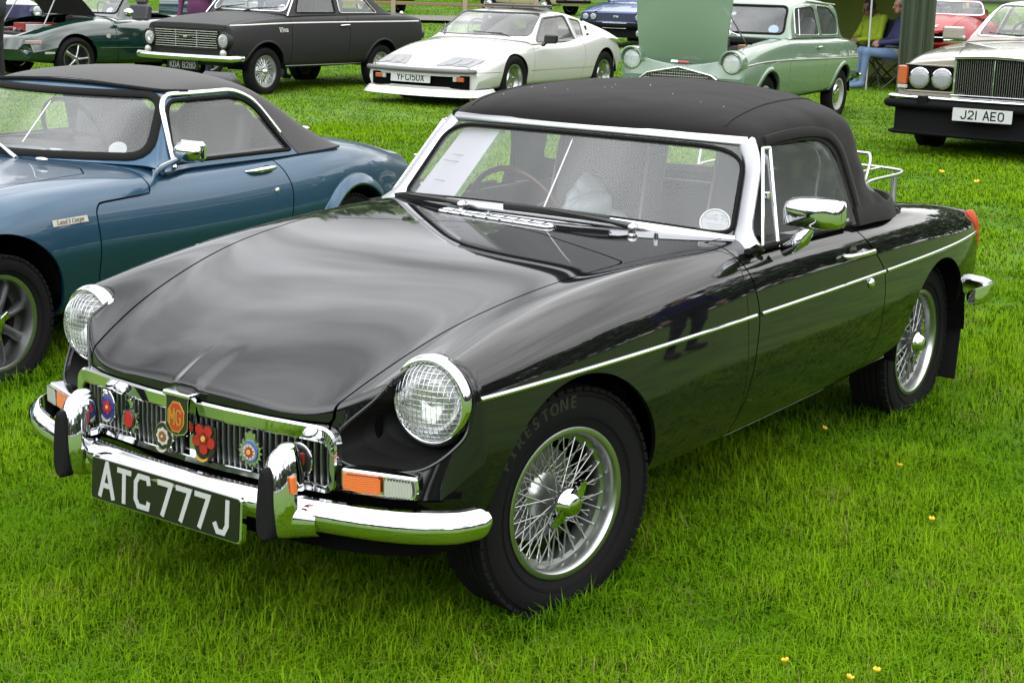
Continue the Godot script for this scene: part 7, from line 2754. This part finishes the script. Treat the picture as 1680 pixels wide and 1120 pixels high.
func build_path() -> void:
	var m := mm()
	var a := Vector2(-45.0, -15.5)
	var b := Vector2(-6.0, -51.0)
	var d := (b - a).normalized()
	var s := Vector2(-d.y, d.x) * 2.1
	var n := 40
	for k in n:
		var p := a.lerp(b, float(k) / n)
		var q := a.lerp(b, float(k + 1) / n)
		var w0 := 1.0 + .12 * sin(k * 1.3)
		var w1 := 1.0 + .12 * sin((k + 1) * 1.3)
		var pts := []
		for e in [p - s * w0, q - s * w1, q + s * w1, p + s * w0]:
			pts.append(Vector3(e.x, ground_y(e.x, e.y) + .09, e.y))
		quad(m, pts[0], pts[1], pts[2], pts[3], Vector3.UP)
	obj("path", m, std("path_gravel", Color(.10, .09, .08), .95), self).set_meta("kind", "structure")

func build_trees() -> void:
	var r := RandomNumberGenerator.new()
	r.seed = 5
	var m := mm()
	for k in 46:
		var p := Vector3(r.randf_range(-1, 1), r.randf_range(-1, 1), r.randf_range(-1, 1)).limit_length(1.0)
		var n := Vector3(r.randf_range(-1, 1), r.randf_range(.1, 1), r.randf_range(-1, 1)).normalized()
		var u := n.cross(Vector3(r.randf(), r.randf(), r.randf())).normalized() * .22
		var w := n.cross(u)
		quad(m, p - u - w * .6, p + u - w * .6, p + u * .5 + w, p - u * .5 + w, n)
	var mesh := mesh_of([m])
	var lists := []
	var cols := []
	for k in 96:
		var a := TAU * k / 96 + r.randf_range(-.03, .03)
		var d := r.randf_range(82, 106)
		var h := r.randf_range(9, 19)
		var c := Vector3(cos(a) * d, ground_y(cos(a) * d, sin(a) * d), sin(a) * d)
		var tint := Color(.035, .075, .014).lerp(Color(.07, .12, .02), r.randf())
		for j in 60:
			var e := Vector3(r.randf_range(-1, 1), r.randf_range(-1, 1), r.randf_range(-1, 1)).limit_length(1.0)
			var p := c + Vector3(e.x * h * .55, h * .55 + e.y * h * .5, e.z * h * .55)
			lists.append(Transform3D(Basis(Vector3.UP, r.randf() * 6).scaled(Vector3.ONE * h * r.randf_range(.10, .17)), p))
			cols.append(tint.lightened(r.randf_range(0, .12)))
	var mu := MultiMesh.new()
	mu.transform_format = MultiMesh.TRANSFORM_3D
	mu.use_colors = true
	mu.mesh = mesh
	mu.instance_count = lists.size()
	for k in lists.size():
		mu.set_instance_transform(k, lists[k])
		mu.set_instance_color(k, cols[k])
	var o := MultiMeshInstance3D.new()
	o.name = "far_woodland"
	o.multimesh = mu
	o.material_override = std("leaf", Color(1, 1, 1), .7, 0.0, {"vertex_color_use_as_albedo": true, "cull_mode": BaseMaterial3D.CULL_DISABLED})
	add_child(o)
	o.set_meta("kind", "stuff")
	tag(o, "far belt of trees round the show field", "woodland")

# ---------------------------------------------------------------- people: one field of tapered limbs meshed as a single surface
func body_mesh(bones: Array, cell: float, blend := .035) -> Dictionary:      # bones: [a, b, ra, rb, colour, flatten]
	var lo := Vector3.ONE * 1e9
	var hi := -lo
	for b in bones:
		var r := maxf(b[2], b[3]) + .05
		lo = lo.min((b[0] as Vector3).min(b[1]) - Vector3.ONE * r)
		hi = hi.max((b[0] as Vector3).max(b[1]) + Vector3.ONE * r)
	var n := Vector3i(((hi - lo) / cell).ceil()) + Vector3i.ONE
	var g := PackedFloat32Array()
	g.resize(n.x * n.y * n.z)
	g.fill(.2)
	for b in bones:
		var a: Vector3 = b[0]
		var e: Vector3 = (b[1] as Vector3) - a
		var L := maxf(e.length_squared(), 1e-9)
		var ra: float = b[2]
		var rb: float = b[3]
		var r := maxf(ra, rb) + .055
		var i0 := Vector3i(((a.min(b[1]) - Vector3.ONE * r - lo) / cell).floor()).clamp(Vector3i.ZERO, n - Vector3i.ONE)
		var i1 := Vector3i(((a.max(b[1]) + Vector3.ONE * r - lo) / cell).ceil()).clamp(Vector3i.ZERO, n - Vector3i.ONE)
		for z in range(i0.z, i1.z + 1):
			for y in range(i0.y, i1.y + 1):
				for x in range(i0.x, i1.x + 1):
					var p := lo + Vector3(x, y, z) * cell - a
					var t := clampf(p.dot(e) / L, 0, 1)
					var d := (p - e * t).length() - lerpf(ra, rb, t)
					var k := (z * n.y + y) * n.x + x
					var o := g[k]
					var h := clampf(.5 + .5 * (o - d) / blend, 0, 1)
					g[k] = lerpf(o, d, h) - blend * h * (1 - h)
	var m := mm()
	m.c = PackedColorArray()
	var at := {}
	var corner := [Vector3i(0, 0, 0), Vector3i(1, 0, 0), Vector3i(0, 1, 0), Vector3i(1, 1, 0), Vector3i(0, 0, 1), Vector3i(1, 0, 1), Vector3i(0, 1, 1), Vector3i(1, 1, 1)]
	var pairs := [[0, 1], [2, 3], [4, 5], [6, 7], [0, 2], [1, 3], [4, 6], [5, 7], [0, 4], [1, 5], [2, 6], [3, 7]]
	for z in n.z - 1:
		for y in n.y - 1:
			var row := (z * n.y + y) * n.x
			for x in n.x - 1:
				var k := row + x
				var s0 := g[k] < 0
				if s0 == (g[k + 1] < 0) and s0 == (g[k + n.x] < 0) and s0 == (g[k + n.x + 1] < 0):
					var k2 := k + n.x * n.y
					if s0 == (g[k2] < 0) and s0 == (g[k2 + 1] < 0) and s0 == (g[k2 + n.x] < 0) and s0 == (g[k2 + n.x + 1] < 0):
						continue
				var v := []
				for q in corner:
					v.append(g[((z + q.z) * n.y + y + q.y) * n.x + x + q.x])
				var sum := Vector3.ZERO
				var c := 0
				for e in pairs:
					var a: float = v[e[0]]
					var b: float = v[e[1]]
					if (a < 0) != (b < 0):
						sum += Vector3(corner[e[0]]).lerp(Vector3(corner[e[1]]), a / (a - b))
						c += 1
				if c == 0:
					continue
				at[k] = m.p.size()
				var p := lo + (Vector3(x, y, z) + sum / c) * cell
				m.p.append(p)
				m.n.append(Vector3(v[1] + v[3] + v[5] + v[7] - v[0] - v[2] - v[4] - v[6], v[2] + v[3] + v[6] + v[7] - v[0] - v[1] - v[4] - v[5], v[4] + v[5] + v[6] + v[7] - v[0] - v[1] - v[2] - v[3]).normalized())
				var best := 1e9
				var col := Color.WHITE
				for b in bones:
					var e: Vector3 = (b[1] as Vector3) - b[0]
					var t: float = clampf((p - b[0]).dot(e) / maxf(e.length_squared(), 1e-9), 0, 1)
					var d: float = (p - b[0] - e * t).length() - lerpf(b[2], b[3], t)
					if d < best:
						best = d
						col = b[4]
				m.c.append(col)
	var st := [1, n.x, n.x * n.y]
	for k in at:
		for ax in 3:
			var s: int = st[ax]
			if k + s >= g.size() or (g[k] < 0) == (g[k + s] < 0):
				continue
			var u: int = st[(ax + 1) % 3]
			var w: int = st[(ax + 2) % 3]
			if at.has(k - u) and at.has(k - w) and at.has(k - u - w):
				for q in [at[k], at[k - u], at[k - u - w], at[k], at[k - u - w], at[k - w]]:
					m.i.append(q)
	return m

func figure(called_label: String, group: String, t: Transform3D, J: Dictionary, C: Dictionary, cell := .018) -> Node3D:
	# J: pelvis, chest, neck, head, and pairs hip/knee/foot/shoulder/elbow/hand + l or r; C: top, legs, skin, hair, shoes
	var bones := []
	var top: Color = C.top
	var skin_c: Color = C.skin
	var hips: Vector3 = J.pelvis
	var chest: Vector3 = J.chest
	var side: Vector3 = ((J.shoulder_l - J.shoulder_r) as Vector3).normalized()
	bones.append([hips - side * .07, hips + side * .07, .115, .115, C.get("hem", C.legs)])
	bones.append([hips.lerp(chest, .25) - side * .05, hips.lerp(chest, .25) + side * .05, .125, .125, top])
	bones.append([hips.lerp(chest, .65) - side * .07, hips.lerp(chest, .65) + side * .07, .125, .125, top])
	bones.append([chest - side * .09, chest + side * .09, .115, .115, top])
	bones.append([J.shoulder_l, J.shoulder_r, .065, .065, top])
	bones.append([chest + (J.neck - chest) * .6, J.neck, .07, .055, top])
	bones.append([J.neck, (J.neck as Vector3).lerp(J.head, .6), .052, .052, skin_c])
	for s in ["_l", "_r"]:
		bones.append([J["hip" + s], J["knee" + s], .088, .062, C.legs])
		bones.append([J["knee" + s], J["foot" + s], .060, .042, C.get("shin", C.legs)])
		var toe: Vector3 = J["toe" + s]
		bones.append([J["foot" + s] + Vector3(0, -.03, 0), toe, .045, .036, C.shoes])
		bones.append([J["shoulder" + s], J["elbow" + s], .056, .044, top])
		bones.append([J["elbow" + s], J["hand" + s], .044, .032, C.get("sleeve", top)])
		# hand: palm, four fingers, thumb
		var hd: Vector3 = J["hand" + s]
		var dir: Vector3 = J.get("point" + s, (hd - J["elbow" + s]).normalized())
		var across := dir.cross(Vector3.UP if absf(dir.y) < .8 else Vector3.BACK).normalized()
		bones.append([hd, hd + dir * .075, .030, .030, skin_c])
		for k in 4:
			var b0 := hd + dir * .07 + across * (k - 1.5) * .019
			var len: float = [.055, .066, .062, .046][k]
			bones.append([b0, b0 + dir * len * .5, .0105, .010, skin_c])
			bones.append([b0 + dir * len * .5, b0 + (dir * .8 + Vector3(0, -.6, 0)).normalized() * len, .010, .009, skin_c])
		bones.append([hd + dir * .02 - across * .02, hd + dir * .055 - across * .05, .012, .010, skin_c])
	var p := thing("person", called_label, "person", t, group)
	var bm := std("clothing", Color(1, 1, 1), .85, 0.0, {"vertex_color_use_as_albedo": true})
	obj("figure", body_mesh(bones, cell), bm, p)
	# head: skull, jaw, nose, ears, brows in one field of its own
	var look: Vector3 = J.look
	var up: Vector3 = J.get("head_up", Vector3.UP)
	look = (look - up * look.dot(up)).normalized()
	var rt := up.cross(look)
	var H: Vector3 = J.head
	var hb := []
	hb.append([H + up * .02 - look * .02, H + up * .03 + look * .015, .086, .080, skin_c])
	hb.append([H - up * .05 + look * .03, H - up * .075 + look * .045, .055, .040, skin_c])
	hb.append([H - up * .005 + look * .092, H - up * .03 + look * .108, .012, .015, skin_c])
	hb.append([H - up * .068 + look * .080 - rt * .018, H - up * .068 + look * .080 + rt * .018, .011, .011, Color(skin_c.r * .75, skin_c.g * .5, skin_c.b * .5)])
	for s in [-1, 1]:
		hb.append([H + rt * s * .086 + up * .012 - look * .005, H + rt * s * .088 - up * .025, .016, .011, skin_c])
		hb.append([H + rt * s * .018 + up * .028 + look * .082, H + rt * s * .045 + up * .026 + look * .070, .012, .010, skin_c])
	hb.append([(J.neck as Vector3).lerp(H, .35), H - up * .05 - look * .015, .052, .055, skin_c])
	obj("head", body_mesh(hb, .009, .018), bm, p)
	var eye := mm()
	for s in [-1, 1]:
		ball(eye, H + rt * s * .032 + up * .008 + look * .082, Vector3(.013, .008, .008), Basis(), 8)
	obj("eyes", eye, std("eye_dark", Color(.02, .015, .012), .2), p)
	var hair := []
	for k in 7:
		var a := lerpf(-1.9, 1.9, k / 6.0)
		hair.append([H + up * .055 - look * .02, H + up * .03 + (rt * sin(a) - look * cos(a) * .9) * .070, .058, .040, C.hair])
	hair.append([H + up * .085 + look * .035, H + up * .085 - look * .05, .032, .04, C.hair])
	obj("hair", body_mesh(hair, .010, .02), bm, p)
	return p

func standing(h := 1.72, arms := .12) -> Dictionary:
	var s := h / 1.72
	var J := {"pelvis": Vector3(0, .95, 0), "chest": Vector3(0, 1.28, -.01), "neck": Vector3(0, 1.44, -.01), "head": Vector3(0, 1.60, .015), "look": Vector3(0, -.1, 1)}
	for q in [["_l", 1.0], ["_r", -1.0]]:
		var k: float = q[1]
		J["hip" + q[0]] = Vector3(.09 * k, .90, 0)
		J["knee" + q[0]] = Vector3(.10 * k, .49, .02)
		J["foot" + q[0]] = Vector3(.105 * k, .09, -.02)
		J["toe" + q[0]] = Vector3(.12 * k, .045, .14)
		J["shoulder" + q[0]] = Vector3(.175 * k, 1.39, -.01)
		J["elbow" + q[0]] = Vector3((.21 + arms) * k, 1.11, -.03)
		J["hand" + q[0]] = Vector3((.20 + arms) * k, .87, .06)
	for n in J:
		if n != "look":
			J[n] = (J[n] as Vector3) * s
	return J

func seated() -> Dictionary:        # on a chair 0.42 m high, facing +z
	var J := {"pelvis": Vector3(0, .52, -.05), "chest": Vector3(0, .86, -.13), "neck": Vector3(0, 1.03, -.14), "head": Vector3(0, 1.19, -.10), "look": Vector3(0, -.15, 1)}
	for q in [["_l", 1.0], ["_r", -1.0]]:
		var k: float = q[1]
		J["hip" + q[0]] = Vector3(.09 * k, .50, 0)
		J["knee" + q[0]] = Vector3(.13 * k, .53, .42)
		J["foot" + q[0]] = Vector3(.13 * k, .10, .46)
		J["toe" + q[0]] = Vector3(.14 * k, .05, .62)
		J["shoulder" + q[0]] = Vector3(.18 * k, .97, -.14)
		J["elbow" + q[0]] = Vector3(.25 * k, .70, -.02)
		J["hand" + q[0]] = Vector3(.05 * k, .66, .20)
		J["point" + q[0]] = Vector3(-.7 * k, -.1, .5).normalized()
	return J

func folding_chair(label: String, t: Transform3D) -> void:
	var ch := thing("folding_chair", label, "chair", t)
	var blk := std("chair_black", Color(.012, .012, .014), .6)
	var fab := std("chair_fabric", Color(.012, .014, .022), .85)
	box_part(ch, "seat", Vector3(0, .42, 0), Vector3(.50, .02, .46), fab)
	box_part(ch, "backrest", Vector3(0, .72, -.24), Vector3(.50, .50, .02), fab, Basis(Vector3.RIGHT, -.2))
	for s in [1, -1]:
		rod_part(ch, "leg", Vector3(.26 * s, .0, .24), Vector3(.26 * s, .42, -.22), .012, blk)
		rod_part(ch, "leg", Vector3(.26 * s, .0, -.24), Vector3(.26 * s, .44, .22), .012, blk)
		rod_part(ch, "brace", Vector3(.26 * s, .02, .24), Vector3(-.26 * s, .40, .22), .010, blk)
		rod_part(ch, "arm_rest", Vector3(.28 * s, .60, -.22), Vector3(.28 * s, .62, .22), .016, blk)
		rod_part(ch, "post", Vector3(.26 * s, .42, -.22), Vector3(.26 * s, .98, -.30), .012, blk)

func shelter() -> void:
	var base := Transform3D(Basis(Vector3.UP, deg_to_rad(16)), Vector3(-5.75, ground_y(-5.75, -18.1), -18.1))
	var g := thing("canopy_shelter", "dark green canopy shelter with gathered side curtain and white pole", "gazebo", base)
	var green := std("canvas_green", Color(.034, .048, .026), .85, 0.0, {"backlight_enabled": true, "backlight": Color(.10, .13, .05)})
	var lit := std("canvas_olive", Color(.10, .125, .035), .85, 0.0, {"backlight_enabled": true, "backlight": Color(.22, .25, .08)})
	var pole := std("pole_white", Color(.32, .32, .3), .4)
	for q in [[.16, -.12], [-3, 0], [0, -3], [-3, -3]]:
		rod_part(g, "pole", Vector3(q[0], 0, q[1]), Vector3(q[0], 2.1, q[1]), .018, pole)
	rod_part(g, "pole", Vector3(-.52, 0, .0), Vector3(-.52, 2.1, .0), .014, pole)
	var cloth := func(a: Vector3, b: Vector3, h: float, amp: float, folds: float, sd: float) -> Dictionary:
		var m := mm()
		var n := 70
		var d := (b - a).normalized()
		var nor := d.cross(Vector3.UP)
		var rows := 10
		for j in rows + 1:
			for k in n + 1:
				var u := float(k) / n
				var v := float(j) / rows
				var w := sin(u * folds * TAU + sd + sin(v * 2.0 + u * 7.0) * .5) * amp + sin(u * folds * 2.3 * TAU) * amp * .4
				m.p.append(a.lerp(b, u) + Vector3(0, h * v, 0) + nor * w * (1.15 - .4 * v))
				m.n.append((nor + d * -cos(u * folds * TAU + sd) * amp * folds * TAU / (a.distance_to(b)) * .9).normalized())
		for j in rows:
			for k in n:
				var q := j * (n + 1) + k
				for s in [q, q + 1, q + n + 2, q, q + n + 2, q + n + 1]:
					m.i.append(s)
		return m
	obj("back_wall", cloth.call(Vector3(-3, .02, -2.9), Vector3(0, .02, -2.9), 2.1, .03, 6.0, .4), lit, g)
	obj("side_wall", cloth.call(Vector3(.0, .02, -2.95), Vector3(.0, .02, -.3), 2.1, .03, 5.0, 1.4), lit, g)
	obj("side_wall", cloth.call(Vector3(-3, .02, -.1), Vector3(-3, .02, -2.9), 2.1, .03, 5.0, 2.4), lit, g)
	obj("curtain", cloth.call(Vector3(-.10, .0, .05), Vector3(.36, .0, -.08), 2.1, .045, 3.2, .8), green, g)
	var roof := mm()
	var apex := Vector3(-1.5, 2.75, -1.5)
	var c := [Vector3(.1, 2.1, .1), Vector3(-3.1, 2.1, .1), Vector3(-3.1, 2.1, -3.1), Vector3(.1, 2.1, -3.1)]
	for k in 4:
		quad(roof, c[k], c[(k + 1) % 4], apex, apex)
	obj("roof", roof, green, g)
	for k in 4:
		var a: Vector3 = c[k]
		var b: Vector3 = c[(k + 1) % 4]
		var v := mm()
		quad(v, a, b, b - Vector3(0, .24, 0), a - Vector3(0, .24, 0))
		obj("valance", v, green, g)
	var mw := on_ground(-6.02, -18.32, -50.0)
	folding_chair("black folding camp chair under the man in jeans by the curtain", mw)
	var J := seated()
	J.head = Vector3(0.02, 1.18, -.06)
	figure("person in navy jacket and blue jeans seated by the shelter's curtain", "", mw * Transform3D(Basis(), Vector3(0, 0, .02)), J,
		{"top": Color(.012, .018, .060), "legs": Color(.075, .12, .20), "skin": Color(.24, .12, .085), "hair": Color(.10, .08, .07), "shoes": Color(.075, .12, .20), "hem": Color(.22, .21, .18)}, .016)
	var mh := on_ground(-6.72, -18.95, -25.0)
	folding_chair("black folding camp chair behind, holding the person in lime", mh)
	J = seated()
	J.head = Vector3(.04, 1.13, .03)
	J.head_up = Vector3(.15, .9, .45).normalized()
	J.look = Vector3(-.5, -.6, .7)
	figure("person in a lime high visibility jacket sitting with head bowed", "", mh, J,
		{"top": Color(.21, .30, .008), "legs": Color(.02, .02, .025), "skin": Color(.16, .085, .06), "hair": Color(.012, .010, .010), "shoes": Color(.02, .02, .02)}, .016)

func crowd() -> void:
	shelter()
	var J := standing(1.70, .03)
	figure("person in black leggings and bright pink socks at the left edge", "", on_ground(-14.55, -9.35, -60.0), J,
		{"top": Color(.016, .018, .024), "legs": Color(.010, .010, .011), "skin": Color(.45, .26, .2), "hair": Color(.06, .04, .02), "shoes": Color(.17, .015, .10)}, .02)
	J = standing(1.68, .10)
	J.hand_l = Vector3(.36, .98, .10)
	figure("person in a purple cardigan standing beyond the grey saloon's bonnet", "", on_ground(-13.6, -12.0, 15.0), J,
		{"top": Color(.060, .008, .050), "hem": Color(.060, .008, .050), "legs": Color(.02, .02, .04), "skin": Color(.52, .32, .25), "hair": Color(.10, .06, .03), "shoes": Color(.02, .02, .02)}, .02)
	J = standing(1.76, .04)
	figure("person in dark blue clothes beside the one in purple", "", on_ground(-12.85, -12.75, 200.0), J,
		{"top": Color(.012, .030, .055), "legs": Color(.014, .026, .05), "skin": Color(.5, .3, .23), "hair": Color(.03, .02, .02), "shoes": Color(.02, .02, .02)}, .02)
	J = standing(1.75, .04)
	figure("person in blue jeans standing on the far grass", "", on_ground(-33.1, -49.8, 30.0), J,
		{"top": Color(.2, .2, .2), "legs": Color(.06, .12, .26), "skin": Color(.5, .3, .23), "hair": Color(.03, .02, .02), "shoes": Color(.05, .05, .05)}, .03)
	J = standing(1.78, .05)
	figure("person in a dark jacket with tan front beside the red sports car", "", on_ground(-8.25, -26.6, 40.0), J,
		{"top": Color(.014, .013, .016), "sleeve": Color(.26, .17, .09), "legs": Color(.02, .02, .022), "skin": Color(.5, .3, .23), "hair": Color(.03, .02, .02), "shoes": Color(.02, .02, .02)}, .025)
	J = standing(1.78, .06)
	figure("person in a dark blue jacket seen reflected in the black roadster's wing", "", on_ground(3.3, -4.1, -70.0), J,
		{"top": Color(.010, .014, .10), "legs": Color(.012, .014, .03), "skin": Color(.5, .3, .23), "hair": Color(.05, .03, .02), "shoes": Color(.03, .02, .02)}, .022)
	# rough wooden rail at the far edge
	var b := thing("timber_rail", "long low timber rail at the far edge behind the grey saloon", "fence", on_ground(-27.6, -34.4, 42.0))
	box_part(b, "rail", Vector3(0, .42, 0), Vector3(7.0, .09, .12), std("timber", Color(.15, .10, .06), .8), Basis(), .01)
	box_part(b, "rail", Vector3(0, .80, 0), Vector3(7.0, .09, .10), std("timber", Color.WHITE), Basis(), .01)
	for k in 4:
		box_part(b, "post", Vector3(-3.3 + k * 2.2, .45, 0), Vector3(.14, .95, .14), std("timber_pale", Color(.22, .18, .12), .8), Basis(), .01)
